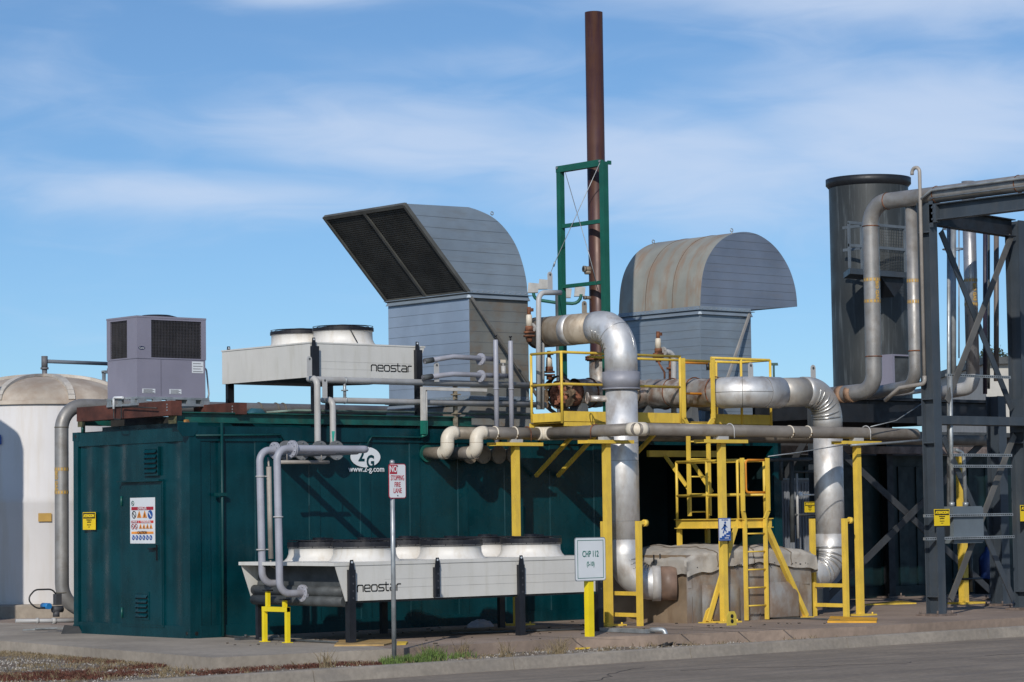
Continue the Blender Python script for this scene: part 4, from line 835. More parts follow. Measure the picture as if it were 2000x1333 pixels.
# ------------------------------------------------------------------ roof pipe runs
ry = .08
def rpipe(name, lab, pts, r, m, rad=.1, grp=None, cat='pipe'):
    mb = MB(); mb.tube(fillet(pts, rad, 7), r, 16); o = mb.build(name, m); tag(o, lab, cat, grp); return o
a = atY(598, 744, ry); b = atY(1050, 755, ry); pf_ = atY(620, 800, -.17); fz = atY(620, 868, -.17).z
o = rpipe('coolant_pipe', "pale grey roof pipe right under the roof cooler, dropping down the wall", [V(b.x, ry, a.z+.02), V(a.x+.02, ry, a.z+.02), V(pf_.x, -.17, a.z+.02), V(pf_.x, -.17, zp-.0), V(pf_.x, 0, zp)], .046, pipe_grey2, [.08, .10, .08], 'pale grey roof pipes')
b = atY(628, 782, ry); c = atY(1065, 790, ry); pf2 = atY(650, 800, -.17)
o2 = rpipe('coolant_pipe', "pale grey roof pipe with a green paint patch on its drop down the wall", [V(c.x, ry, b.z+.0), V(b.x, ry, b.z), V(pf2.x, -.17, b.z), V(pf2.x, -.17, zp), V(pf2.x, 0, zp)], .044, pipe_grey2, [.06, .10, .08], 'pale grey roof pipes')
mb = MB(); zpt = atY(647, 855, -.2).z; mb.prism([(pf2.x-.042, -.205, zpt+.09), (pf2.x-.005, -.219, zpt+.09), (pf2.x-.03, -.21, zpt-.12)], V(0, .01, 0)); mb.build('paint_patch', mat('green_patch', (.02, .28, .22), .5), o2)
mb = MB(); p = atY(673, 744, ry); q = atY(673, 782, ry)
for z_ in (p.z, q.z): mb.torus((p.x, ry, z_), (1,0,0), .048, .01, 20, 6)
mb.cyl((p.x, ry, q.z), (p.x, ry, p.z), .022, 10); mb.cyl((p.x, ry, (p.z+q.z)/2-.008), (p.x, ry, (p.z+q.z)/2+.008), .05, 12); tag(mb.build('pipe_spacer', galv), 'small clamp and rod joining the two pale roof pipes', 'clamp')
mb = MB(); p = atY(895, 750, ry); q = atY(895, 815, ry); mb.box((p.x-.025, ry+.05, CH), (p.x+.025, ry+.10, p.z)); 
for yy in (771, 791, 808): mb.box((p.x-.05, ry+.0, atY(895, yy, ry).z-.008), (p.x+.05, ry+.12, atY(895, yy, ry).z+.008))
tag(mb.build('pipe_bracket', mat('rusty_bracket', (.22, .19, .14), .7, var=.3, vs=15, dirt=(.2, .08, .03), dirt_amt=.6)), 'rusty upright bracket carrying the pale roof pipes in front of the intake duct', 'bracket')
for (pts_, lab, yv) in (((829, 706), (868, 700), (885, 697), (966, 702)), 'pale grey flanged pipe from the roof cooler, upper of the bent pair', 702), (((826, 738), (868, 733), (885, 731), (996, 735)), 'pale grey flanged pipe from the roof cooler, lower of the bent pair', 735):
    P_ = [atY(x_, y_, -.02) for x_, y_ in pts_]; tt = thing('cooler_pipe', P_[0], lab, 'pipe', 'bent flanged pipes at the roof cooler')
    mb = MB(); mb.tube(fillet(P_, .25, 5), .037, 16); mb.build('pipe', pipe_grey, tt); mb = MB(); mb.cyl(P_[0], P_[0]+(P_[1]-P_[0])*.42, .041, 16); mb.build('rubber_sleeve', dark_grey, tt)
    mb = MB(); c = atY(939, 702 if yv == 702 else 735, -.02); flange(mb, c, (1,.12,0), .09, .014, 24, 4); mb.build('flange', pipe_grey, tt)
for (px_, yt, lab) in ((968.5, 664, "left one of two upright capped grey vent pipes before the intake duct"), (997.5, 666, "right one of two upright capped grey vent pipes before the intake duct")):
    p = atY(px_, 700, -.10); tt = thing('vent_riser', (p.x, -.1, 2.52), lab, 'pipe', 'upright vent pipes by the intake duct')
    zt2 = atY(px_, yt, -.1).z; zn = atY(px_, 760, -.1).z; mb = MB(); mb.tube([(p.x, -.1, 2.52), (p.x, -.1, zt2-.01), (p.x, -.1, zt2)], [.037, .037, .03], 16); mb.torus((p.x, -.1, zn), (0,0,1), .038, .01, 18, 6); mb.build('pipe', pipe_grey, tt)
    mb = MB(); mb.cyl((p.x, -.1, zt2), (p.x, -.1, zt2+.05), .012, 8); mb.cyl((p.x-.0, -.1, zt2+.05), (p.x, -.1, zt2+.07), .024, 10); mb.build('air_valve', black_steel, tt)
# expansion bottle between the vent risers
p = atY(983, 715, .0); mb = MB(); mb.cyl(p, atY(984, 738, 0), .035, 14); mb.tube(fillet([p+V(0,0,0), p+V(-.005,0,.05), p+V(-.08, 0, .045)], .03, 4), .014, 8); mb.tube([atY(984, 738, 0), atY(984, 741, 0), atY(974, 741, 0)], .014, 8); o = mb.build('air_separator', pipe_grey2); tag(o, 'small grey bottle fitting between the two upright vent pipes', 'fitting')
mb = MB(); q = atY(981, 706, 0); mb.cbox(q, (.11, .03, .045)); mb.build('tag_plate', cream, o)
# hanging flat lifting tabs
for (px_, y0_, y1_, Yv, lab) in ((605, 696, 735, -.10, 'flat grey lifting tab with a hole on the upper roof pipe bend'), (635, 738, 778, -.17, 'flat grey lifting tab with a hole on the lower roof pipe bend'), (853.5, 708, 746, -.02, 'flat grey tab standing on the roof pipe between the bent pipes'), (1075, 531, 566, -.2, 'flat grey lifting eye on top of the tall thin pipe'), (1142, 588, 612, -.6, 'rusty lifting eye on the fat silver pipe near the stack'), (1467, 708, 740, -1.78, 'grey lifting eye standing on the fat right-hand silver pipe'), (1589, 713, 742, -1.78, 'small grey lifting eye at the right end of the fat silver pipe')):
    a = atY(px_-4.5, y1_, Yv); b = atY(px_+4.5, y1_, Yv); zt2 = atY(px_, y0_, Yv).z; w2 = (b.x-a.x)/2; c = (a+b)/2; mb = MB()
    pts_ = [(c.x-w2, Yv, c.z), (c.x+w2, Yv, c.z), (c.x+w2, Yv, zt2-w2)]+[(c.x+w2*math.cos(R(k*30)), Yv, zt2-w2+w2*math.sin(R(k*30))) for k in range(1, 6)]+[(c.x-w2, Yv, zt2-w2)]
    mb.prism(pts_[::-1], V(0, .012, 0)); o = mb.build('lifting_tab', pipe_grey2 if 'rusty' not in lab else tan_clad); tag(o, lab, 'lifting tab', 'lifting tabs'); mb = MB(); mb.cyl((c.x, Yv-.003, zt2-w2), (c.x, Yv+.015, zt2-w2), w2*.42, 10); mb.build('eye_hole', dark_grey, o)
# white square arm with green foot
p = atY(828, 756, -.06); q = atY(828, 846, -.06); r2 = atY(948, 758, -.06)
mb = MB(); mb.box((p.x-.055, -.10, q.z), (p.x+.0, -.04, p.z)); mb.cyl((p.x+.035, -.07, q.z+.02), (p.x+.035, -.07, p.z-.04), .014, 8); mb.box((p.x-.0, -.10, p.z-.05), (r2.x, -.04, p.z-.003)); o = mb.build('cable_post', mat('white_grey_tube', (.48, .46, .43), .5)); tag(o, "white square post with a long arm and green foot at the roof edge", 'post')
mb = MB(); zg = atY(828, 822, -.06).z; mb.box((p.x-.058, -.103, q.z-.02), (p.x+.003, -.037, zg)); mb.tube(fillet([(p.x+.035, -.07, zg), (p.x+.035, -.07, q.z-.03), (p.x-.06, -.07, q.z-.05)], .04, 4), .018, 8); mb.build('green_foot', mat('bright_green_paint', (.01, .14, .10), .5), o)

# ================================================================== BROWN BIOGAS PIPE WITH WHITE ELBOWS
rb = .089; zs = 2.515; zu = 2.80
s1x = atY(832, 885, 0).x; c1 = atY(874, 890, -.47); c2 = atY(929, 890, -.66)
YA, YB = -.47, -.68; s2x = c2.x
t = thing('gas_pipe', (s1x, YA, zs), "brown pipe leaving the container wall through the left white double elbow", 'pipe')
X1 = c1.x
mb = MB(); mb.cyl((X1, .03, zs), (X1, YA+.02, zs), rb, 26); mb.cyl((X1+.1, YA, zu), (16.5, YA, zu-.02), rb, 26); mb.build('pipe', brown_pipe, t)
mb = MB(); mb.ring((X1, -.012, zs), (0,1,0), .125, .09, .03, 32); mb.build('wall_ring', teal_beam, t)
def welbow(X_, Y_, t):
    mb = MB(); path = fillet([(X_, Y_+.12, zs), (X_, Y_, zs), (X_, Y_, zu), (X_+.16, Y_, zu)], [.115, .115], 10); mb.tube(path, rb+.010, 26); mb.build('elbow', cream, t)
    mb = MB(); mb.torus((X_, Y_, (zs+zu)/2), (0,0,1), rb+.009, .003, 28, 5); mb.build('joint', mat('joint_brown', (.3, .22, .15), .6), t)
welbow(X1, YA, t)
mb = MB()
for x_ in (7.9+.0,): pass
X2 = c2.x
t2 = thing('gas_pipe', (X2, YB, zs), "long pipe from the right white double elbow zigzagging out over the yellow posts", 'pipe')
YC = -2.68; XM = atY(1063, 846, YB).x
zr = atX(1243, 838, XM).z
pth = [V(X2+.1, YB, zu), V(XM, YB, zu-.005), V(XM, YC, zu+.0), V(atY(1792, 849, YC).x, YC, zu-.02)]
XEND = pth[3].x
mb = MB(); mb.cyl((X2, .03, zs), (X2, YB+.02, zs), rb, 26); mb.tube([pth[0], pth[1]], rb, 26); mb.tube([pth[1]+V(0, 0, 0), pth[2]], rb, 26); mb.tube(fillet([pth[2], pth[3], pth[3]+V(0, 2.0, 0)], .10, 10), rb, 26); mb.build('pipe', mat('grey_brown_pipe', (.185, .165, .145), .55, metal=.15, var=.12, vs=2, dirt=(.12, .09, .065), dirt_amt=.5, dirt_scale=(1.2, 1.2, 1.2)), t2)
welbow(X2, YB, t2)
for (p0, p1, p2) in ((pth[0], pth[1], pth[2]), (pth[1], pth[2], pth[3])):
    a_ = (p0-p1).normalized()*.15; b_ = (p2-p1).normalized()*.15; mb = MB(); mb.tube(fillet([p1+a_, p1, p1+b_], .105, 10), rb+.010, 26); mb.build('elbow', cream, t2)
mb = MB()
for px_ in (966, 1004): mb.torus((atY(px_, 845, YB).x, YB, zu), (1,0,0), rb+.001, .011, 28, 5)
for px_ in (1542, 1577): mb.torus((atY(px_, 845, YC).x, YC, zu-.01), (1,0,0), rb+.001, .011, 28, 5)
mb.mk = len(mb.f)
for px_ in (966, 1004, 1542, 1577):
    yy = YB if px_ < 1200 else YC; x_ = atY(px_, 845, yy).x
    for k in range(6): a_ = R(200+k*26); mb.cbox((x_, yy+(rb+.012)*math.cos(a_), zu+(rb+.012)*math.sin(a_)), (.02, .016, .016))
mb.build('marker_tape', [cream, mat('tape_marks', (.12, .07, .03), .6)], t2)
# yellow posts carrying it
def post_support(px_, Yv, lab, along='X', hgt=.19, base=True, Xv=None):
    p = atY(px_, 1000, Yv) if Xv is None else V(Xv, Yv, 0); x_, y_ = p.x, Yv; zt2 = zu-rb-.05
    t = thing('pipe_support', (x_, y_, 0), lab, 'support post', 'yellow posts under the zigzag pipe')
    w = .046; mb = MB(); mb.box((x_-w, y_-w, .01), (x_+w, y_-w+.012, zt2-.05)); mb.box((x_-w, y_-w+.012, .01), (x_-w+.012, y_+w-.012, zt2-.05)); mb.box((x_-w, y_+w-.012, .01), (x_+w, y_+w, zt2-.05)); mb.box((x_+w-.012, y_-w+.012, .01), (x_+w, y_+w-.012, zt2-.05)); mb.build('post', yellow, t)
    mb = MB(); mb.box((x_-.19, y_-.17, 0), (x_+.19, y_+.17, .022)); 
    for sx_ in (-1, 1):
        for sy_ in (-1, 1): mb.cyl((x_+sx_*.14, y_+sy_*.12, .02), (x_+sx_*.14, y_+sy_*.12, .05), .014, 6)
    mb.build('base_plate', yellow, t)
    mb = MB(); e = .45
    if along == 'X': ax_, o_ = V(1,0,0), V(0,1,0)
    else: ax_, o_ = V(0,1,0), V(1,0,0)
    c = V(x_, y_, zt2); 
    # channel lying across: web on top with two lips
    pr = [(-.11, -.05), (.11, -.05), (.11, .0), (.10, .0), (.10, -.04), (-.10, -.04), (-.10, .0), (-.11, .0)]
    mb.prism([c-ax_*e/1+o_*q[0]+V(0,0,q[1]) for q in pr], ax_*e*2); mb.build('cross_channel', yellow, t)
    mb = MB(); mb.box((x_-.10, y_-.06, zt2-.038), (x_+.10, y_+.06, zu-rb-.002)); 
    pd = V(0,1,0) if along == 'X' and Yv > -2.6 and False else V(1,0,0)
    mb.build('pipe_shoe', pipe_grey2, t)
    return t
post_support(1008, YB, 'yellow square post rising behind the ground cooler under the zigzag pipe')
tp = post_support(1186, atX(1186, 1000, XM).y, 'yellow square post just left of the tall silver pipe, under the zigzag pipe', Xv=XM)
post_support(1411, YC, 'yellow square post in front of the ladder carrying the blue stair sign')
post_support(1676, YC, 'yellow square post right of the second silver pipe, under the zigzag pipe end')
for (px_, yy, ax_) in ((1029, YB, 'X'), (1163, None, 'Y'), (1425, YC, 'X'), (1691, YC, 'X')):
    if ax_ == 'X': c = V(atY(px_, 845, yy).x, yy, zu); n_ = V(1,0,0)
    else: c = V(XM, atX(px_, 840, XM).y, zu); n_ = V(0,1,0)
    mb = MB(); a_ = n_.cross(V(0,0,1)); pts_ = [c+a_*(rb+.008)*s_ for s_ in (1,)]
    mb.tube([c+a_*(rb+.008)+V(0,0,-rb-.03)]+[c+a_*(rb+.008)*math.cos(R(k*20))+V(0,0,(rb+.008)*math.sin(R(k*20))) for k in range(10)]+[c-a_*(rb+.008)+V(0,0,-rb-.03)], .009, 8)
    o = mb.build('u_bolt', rust if px_ in (1029, 1163) else pipe_grey2); tag(o, {1029: 'rusty U-bolt over the brown pipe above the post behind the cooler', 1163: 'rusty U-bolt on the pipe left of the tall silver pipe', 1425: 'grey U-bolt clamping the pipe above the post with the blue sign', 1691: 'grey U-bolt clamping the pipe above the rightmost yellow post'}[px_], 'pipe clamp', 'pipe clamps on the zigzag pipe')
# ================================================================== INTAKE HOOD (left) AND OUTLET HOOD (right)
def smooth(q, n=2):   # Chaikin corner cutting, end points kept
    for _ in range(n):
        r_ = [q[0]]
        for a, b in zip(q[:-1], q[1:]): r_ += [(a[0]*.75+b[0]*.25, a[1]*.75+b[1]*.25), (a[0]*.25+b[0]*.75, a[1]*.25+b[1]*.75)]
        q = r_+[q[-1]]
    return q
H1 = .62
def hp(pts, Y): return [atY(x, y, Y) for x, y in pts]
cor = atY(916, 575, H1); XL = cor.x; YF = atX(758, 590, XL).y
t = thing('intake_hood', (XL, H1, CH), 'tall blue-grey intake duct with a slanted dark louvred mouth facing left', 'intake hood')
pr = [(916, 571), (790, 398), (915, 405), (935, 411), (965, 425), (990, 450), (1010, 482), (1022.5, 520), (1029, 552), (1030, 572)]
pr = pr[:3]+smooth(pr[3-1:])[1:]; P_ = hp(pr, H1); dY = V(0, YF-H1, 0)
for o_ in (V(0,0,0), dY): mb = MB(); mb.add([p+o_ for p in P_], [tuple(range(len(P_)))]); mb.build('cowl_side', hood_m, t)
mb = MB(); n_ = len(P_); mb.add([*P_[1:], *[p+dY for p in P_[1:]]], [(i, i+1, n_-1+i+1, n_-1+i)[::-1] for i in range(n_-2)], True); mb.build('cowl_roof', hood_m, t)
# dark seams between boards on the side, each a thin batten line
mb = MB()
def clipx(poly, z):   # x-range of the profile polygon at height z
    xs = []
    for a, b in zip(poly, poly[1:]+poly[:1]):
        if (a.z-z)*(b.z-z) < 0: xs.append(a.x+(b.x-a.x)*(z-a.z)/(b.z-a.z))
    return (min(xs), max(xs)) if len(xs) > 1 else None
ztop = max(p.z for p in P_)
z_ = P_[0].z+.13
while z_ < ztop-.05:
    r_ = clipx(P_, z_)
    if r_: mb.box((r_[0]+.02, H1-.0025, z_-.0020), (r_[1]-.01, H1+.001, z_+.0020))
    z_ += .163
mb.build('board_seam', seam_m, t)
# louvre mouth
A, B = P_[0], P_[1]; ax_ = (B-A); Lm = ax_.length; ax_.normalize(); nrm_ = V(-ax_.z, 0, ax_.x); nrm_ = nrm_ if nrm_.x < 0 else -nrm_
mb = MB(); e = .03
mb.bar(A+V(0,.0,0)+nrm_*.01, B+nrm_*.01, .06, .05, (0,1,0)); mb.bar(A+dY+nrm_*.01, B+dY+nrm_*.01, .06, .05, (0,1,0)); mb.bar(A+nrm_*.012+ax_*.02, A+dY+nrm_*.012+ax_*.02, .06, .05, nrm_); mb.bar(B+nrm_*.012-ax_*.02, B+dY+nrm_*.012-ax_*.02, .06, .05, nrm_)
mb.bar(A+dY*.5+nrm_*.014, B+dY*.5+nrm_*.014, .055, .05, nrm_); mb.build('louver_frame', mat('louver_frame_grey', (.085, .085, .078), .6, var=.15), t)
mb = MB(); mb.add([A, B, B+dY, A+dY], [(0,1,2,3)]); mb.build('louver_backing', sign_black, t)
mb = MB(); k = 0; nl = 46
for i in range(nl):
    c = A+ax_*(Lm*(i+.5)/nl)
    for (y0, y1) in ((.03, .475), (.525, .97)):
        p = c+dY*y0+nrm_*.012; q = c+dY*y1+nrm_*.012; mb.bar(p, q, .024, .006, nrm_+ax_*.9)
mb.build('louver_blades', louver_m, t)
mb = MB(); nm = 60
for i in range(nm):
    f_ = .03+.94*i/(nm-1)
    if abs(f_-.5) < .025: continue
    mb.bar(A+dY*f_+nrm_*.022, B+dY*f_+nrm_*.022, .0035, .003, nrm_)
mb.build('louver_mesh', louver_m, t)
# duct body below
XR = atY(1031, 590, H1).x; zf = P_[0].z; zb_ = atY(916, 786, H1).z; zbot = CH+.02
mb = MB(); mb.add([(XL, H1, zb_), (XL, YF, zb_), (XL, YF, zf-.02), (XL, H1, zf-.02)], [(0,1,2,3)]); mb.add([(XL, YF, zb_), (XR, YF, zb_), (XR, YF, zf-.02), (XL, YF, zf-.02)], [(0,1,2,3)]); mb.add([(XR, H1, zb_), (XR, YF, zb_), (XR, YF, zf), (XR, H1, zf)], [(0,1,2,3)][::-1]); mb.build('duct_end', mat('blue_grey_duct_end', (.27, .335, .43), .42, metal=.2, var=.07, vs=1.2), t)
mb = MB(); mb.add([(XL, H1, zb_), (XR, H1, zb_), (XR, H1, zf-.02), (XL, H1, zf-.02)], [(0,1,2,3)]); mb.build('duct_side', hood_brown, t)
mb = MB(); z_ = zb_+.10
while z_ < zf-.1:
    mb.box((XL+.01, H1-.0025, z_-.0020), (XR-.01, H1+.001, z_+.0020)); mb.box((XL-.0025, H1+.01, z_-.0020), (XL+.001, YF-.01, z_+.0020)); z_ += .163
mb.build('board_seam', seam_m, t)
def flange_band(t, XL, XR, H, YF, zf, h=.085, out=.05, m=hood_m, h2=.045):
    mb = MB(); o = out
    for (x0, y0, x1, y1) in ((XL-o, H-o, XR+o, H-.0), (XL-o, YF, XR+o, YF+o), (XL-o, H, XL, YF), (XR, H, XR+o, YF)):
        mb.box((x0, y0, zf-.012), (x1, y1, zf-.0)); 
    # flared skirt and riveted upstand
    for (a, b, dn) in ((V(XL, H, 0), V(XR, H, 0), V(0,-1,0)), (V(XL, YF, 0), V(XL, H, 0), V(-1,0,0)), (V(XR, H, 0), V(XR, YF, 0), V(1,0,0))):
        mb.add([a+V(0,0,zf), b+V(0,0,zf), b+dn*o+V(0,0,zf-h), a+dn*o+V(0,0,zf-h)], [(0,1,2,3)])
        mb.add([a+dn*.006+V(0,0,zf+h2), b+dn*.006+V(0,0,zf+h2), b+dn*.006+V(0,0,zf), a+dn*.006+V(0,0,zf)], [(0,1,2,3)])
        mb.add([a+dn*.006+V(0,0,zf+h2), b+dn*.006+V(0,0,zf+h2), b+V(0,0,zf+h2+.008), a+V(0,0,zf+h2+.008)], [(0,1,2,3)])
    for s_ in (-1,):
        mb.add([V(XL, H, zf), V(XL, H-o, zf-h), V(XL-o, H, zf-h)], [(0,1,2)]); mb.add([V(XR, H, zf), V(XR, H-o, zf-h), V(XR+o, H, zf-h)], [(0,2,1)])
    mb.mk = len(mb.f)
    nx_ = int((XR-XL)/.1); 
    for i in range(nx_): x_ = XL+.05+(XR-XL-.1)*i/(nx_-1); mb.cbox((x_, H-.010, zf+h2*.5), (.012, .012, .012))
    ny_ = int((YF-H)/.1)
    for i in range(ny_): y_ = H+.05+(YF-H-.1)*i/(ny_-1); mb.cbox((XL-.010, y_, zf+h2*.5), (.012, .012, .012))
    mb.build('flange', [m, mat('rivet_grey', (.30, .31, .32), .5)], t)
flange_band(t, XL, XR, H1, YF, zf)
flange_band(t, XL, XR, H1, YF, zb_+.05)
mb = MB(); g_ = .12; zz_ = zb_-.04
mb.add([(XL-.02, H1-.02, zz_), (XL-.02, YF+.02, zz_), (XL-.14, YF+.05, zbot), (XL-.14, H1-.12, zbot)], [(0,1,2,3)]); mb.add([(XL-.02, H1-.02, zz_), (XR+.02, H1-.02, zz_), (XR+.1, H1-.12, zbot), (XL-.14, H1-.12, zbot)], [(3,2,1,0)]); mb.add([(XR+.02, H1-.02, zz_), (XR+.02, YF+.02, zz_), (XR+.1, YF+.05, zbot), (XR+.1, H1-.12, zbot)], [(3,2,1,0)]); mb.build('duct_base', hood_brown, t)
mb = MB(); a = atY(920, 581, H1-.055); b = atY(1052, 778, H1-.25); mb.bar(a, b, .045, .03, (0,1,0)); mb.build('brace', mat('brace_grey', (.16, .15, .135), .5, metal=.2), t)
mb = MB(); c = atY(961, 421, H1+.03); mb.torus(c+V(0,0,.03), (0,1,0), .025, .008, 14, 6); mb.build('lifting_ring', galv, t)
# ---- outlet hood
H2 = .75
cor = atY(1367, 605, H2); XL2 = cor.x; YF2 = atX(1208, 625, XL2).y; XR2 = atY(1466, 605, H2).x
t = thing('outlet_hood', (XL2, H2, CH), 'blue-grey outlet duct with a rounded rust-streaked cowl turned down to the right', 'outlet hood')
c7 = [(1245,1266),(1246,1222),(1249,1150),(1255,1060),(1268,980),(1290,905),(1322,842),(1362,782),(1412,735),(1470,702),(1525,684),(1580,678),(1635,684),(1690,700),(1745,732),(1800,775),(1848,828),(1890,890),(1925,955),(1950,1020),(1972,1100),(1984,1180),(1988,1252)]
pr = [(1050+x/3.92, 280+y/3.92) for x, y in c7]; pr = pr[:2]+smooth(pr[1:])[1:]; P2 = hp(pr, H2); dY2 = V(0, YF2-H2, 0); n_ = len(P2)
inner = hp([(1471, 605)], H2)[0]
face = P2+[inner]
for o_ in (V(0,0,0), dY2): mb = MB(); mb.add([p+o_ for p in face], [tuple(range(len(face)))]); mb.build('cowl_side', mat('blue_grey_cowl_side', (.175, .21, .275), .43, metal=.25, var=.1, vs=1.0, dirt=(.2, .21, .23), dirt_amt=.4, dirt_scale=(.5,.5,3)), t)
mb = MB(); mb.add([*P2, *[p+dY2 for p in P2]], [(i, i+1, n_+i+1, n_+i)[::-1] for i in range(n_-1)], True); mb.add([P2[0]+V(0,.001,0), inner+V(0,.001,-.0), inner+dY2, P2[0]+dY2], [(0,1,2,3)]); mb.build('cowl_roof', hood_top, t)
mb = MB(); mb.add([P2[-1]+V(-.01, .01, .03), inner+V(.02,.01,.03), inner+dY2+V(.02,-.01,.03), P2[-1]+dY2+V(-.01,-.01,.03)], [(0,1,2,3)]); mb.build('outlet_mesh', sign_black, t)
mb = MB()
for f_ in (.34, .67):
    q = [p+dY2*f_ for p in P2[:len(P2)*3//5]]; mb.tube([p+V(0,0,0) for p in q], .006, 5)
mb.build('roof_seam', mat('rusty_seam', (.12, .075, .045), .7), t)
mb = MB(); z_ = P2[0].z+.09
while z_ < max(p.z for p in P2)-.03:
    r_ = clipx(face, z_)
    if r_: mb.box((r_[0]+.01, H2-.0025, z_-.0020), (r_[1]-.01, H2+.001, z_+.0020))
    z_ += .134
mb.build('board_seam', seam_m, t)
zf2 = atY(1367, 604, H2).z; zb2 = CH+.02
mb = MB(); mb.add([(XL2, H2, zb2), (XL2, YF2, zb2), (XL2, YF2, zf2), (XL2, H2, zf2)], [(0,1,2,3)]); mb.add([(XL2, YF2, zb2), (XR2, YF2, zb2), (XR2, YF2, zf2), (XL2, YF2, zf2)], [(0,1,2,3)]); mb.add([(XR2, H2, zb2), (XR2, YF2, zb2), (XR2, YF2, zf2), (XR2, H2, zf2)], [(3,2,1,0)]); mb.add([(XL2, H2, zb2), (XR2, H2, zb2), (XR2, H2, zf2), (XL2, H2, zf2)], [(0,1,2,3)]); mb.build('duct_side', hood_m, t)
mb = MB(); z_ = zb2+.1
while z_ < zf2-.1:
    mb.box((XL2+.01, H2-.0025, z_-.0020), (XR2-.01, H2+.001, z_+.0020)); mb.box((XL2-.0025, H2+.01, z_-.0020), (XL2+.001, YF2-.01, z_+.0020)); z_ += .134
mb.build('board_seam', seam_m, t)
flange_band(t, XL2, XR2, H2, YF2, zf2, m=hood_m)
mb = MB(); a = atY(1464, 614, H2-.05); b = atY(1421, 738, H2-.35); mb.bar(a, b, .04, .03, (0,1,0)); mb.build('brace', mat('pale_brace', (.30, .28, .26), .5), t)
for (px_, py_, f_) in ((1276, 474, .96), (1429, 452, .04)):
    c = atY(px_, py_, H2+(YF2-H2)*f_); mb = MB(); mb.torus(c+V(0,0,.015), (0,1,0), .028, .008, 16, 6); mb.cyl(c+V(0,0,-.06), c+V(0,0,-.01), .012, 8); mb.build('lifting_ring', galv, t)
# ================================================================== STACK AND ITS GREEN FRAME
MY = .32; mz = atY(1150, 768, MY).z; rm = 35/FPX*((atY(1150, 768, MY)-CAM).dot(fw))*.80
sp = atY(1167, 500, MY); rs_ = 17.6/FPX*((sp-CAM).dot(fw)); zst = atY(1167, 26, MY).z
t = thing('exhaust_stack', (sp.x, MY, mz+rm*.8), 'tall slim rust-brown exhaust stack rising above everything else', 'chimney')
mb = MB(); mb.lathe((sp.x, MY, 0), [(rs_, mz+rm*.8), (rs_, zst), (rs_-.012, zst), (rs_-.014, zst-.5)], 36); mb.build('pipe', rust_pipe, t)
mb = MB(); mb.cyl((sp.x, MY, zst-.6), (sp.x, MY, zst-.5), rs_-.02, 24); mb.build('stack_bore', sign_black, t)
zfl = atY(1167, 700, MY).z
mb = MB(); flange(mb, (sp.x, MY, zfl), (0,0,1), rs_*1.55, .03, 28, 10); mb.build('flange', rust, t)
for (py_, dx_, r_) in ((526, -.15, .045), (582, -.14, .028)):
    c = V(sp.x, MY, atY(1160, py_, MY).z); mb = MB(); dd = V(-.85, .25, 0).normalized(); mb.cyl(c+dd*.08, c+dd*(.245), r_, 16); mb.cyl(c+dd*.21, c+dd*.25, r_*1.12, 16)
    if py_ == 526: mb.cyl(c+dd*.05+V(0,0,-.05), c+dd*.22+V(0,0,-.05), r_*.8, 14)
    st = mb.build('stub', tan_clad if 0 else brown_pipe, t); mb = MB(); mb.cyl(c+dd*.249, c+dd*.252, r_*.72, 14); mb.build('stub_bore', sign_black, st)
FX = sp.x-.30
def fz(y, x=1181): return atX(x, y, FX).z
ya_ = atX(1096, 460, FX).y; yb_ = atX(1181, 460, FX).y
t = thing('stack_frame', (FX, (ya_+yb_)/2, CH), 'dark green steel frame bracing the lower half of the exhaust stack', 'frame')
mb = MB()
for (y_, zt2, w) in ((yb_, fz(316), .10), (ya_, fz(329, 1096), .09)):
    mb = MB(); mb.box((FX-w/2, y_-w/2, CH), (FX+w/2, y_+w/2, zt2)); mb.build('post', frame_green, t)
for (py_, h_) in ((441, .06), (560, .055)):
    zz_ = fz(py_-4, 1140); mb = MB(); mb.box((FX-.03, yb_+.05, zz_-h_/2), (FX+.03, ya_-.045, zz_+h_/2)); mb.build('crossbar', frame_green, t)
zz_ = fz(324, 1140); mb = MB(); mb.box((FX-.05, yb_+.05, zz_-.05), (FX+.05, ya_+.05, zz_+.05)); mb.box((FX+.055, yb_-.05, zz_-.03), (FX+.12, yb_-.02, zz_+.03)); mb.build('crossbar', frame_green, t)
mb = MB()
for (y_) in (yb_+.03, ya_+.02): mb.cyl((FX-.065, y_, zz_+.02), (FX-.05, y_, zz_+.02), .02, 8)
mb.build('shackle', galv, t)
E1 = atX(1104, 337, FX-.05); E2_ = atX(1149, 492, FX-.05); E3 = atX(1172, 318, FX-.05)
mb = MB(); mb.tube([E1, E2_, atX(1165, 552, FX-.05)], .006, 5); mb.build('stay_cable', galv, t)
mb = MB(); mb.tube([E3, atX(1082, 517, FX-.05), atY(1075, 534, -.2)], .006, 5); mb.tube([atX(1084, 512, FX-.05), atX(1081, 521, FX-.05)], .016, 6); mb.build('stay_cable', galv, t)
# ================================================================== HOT MANIFOLD ALONG THE ROOF
XC = atY(1410, 768, MY).x+.05; DYV = -2.0
DX2 = atY(1618, 900, DYV).x
x0 = atY(1098, 775, MY).x
t = thing('exhaust_manifold', ((x0+XC)/2, MY, CH), 'heat-stained horizontal pipe in ragged foil cladding, its torn red-brown end facing left', 'pipe')
def ragged(mb, c, ax, r, w, n=40, amp=.03, seed=0):
    ax = Vector(ax); a = V(0,1,0); b = V(0,0,1); vs = []
    for k, off in enumerate((0, w)):
        for i in range(n):
            an = 2*math.pi*i/n; nn = mnoise.noise(V(i*.7, seed, k*3)); rr_ = r*(1+amp*nn*1.5); vs.append(Vector(c)+ax*(off+amp*1.4*nn)+a*math.cos(an)*rr_+b*math.sin(an)*rr_)
    mb.add(vs, [(i, (i+1) % n, n+(i+1) % n, n+i) for i in range(n)], True)
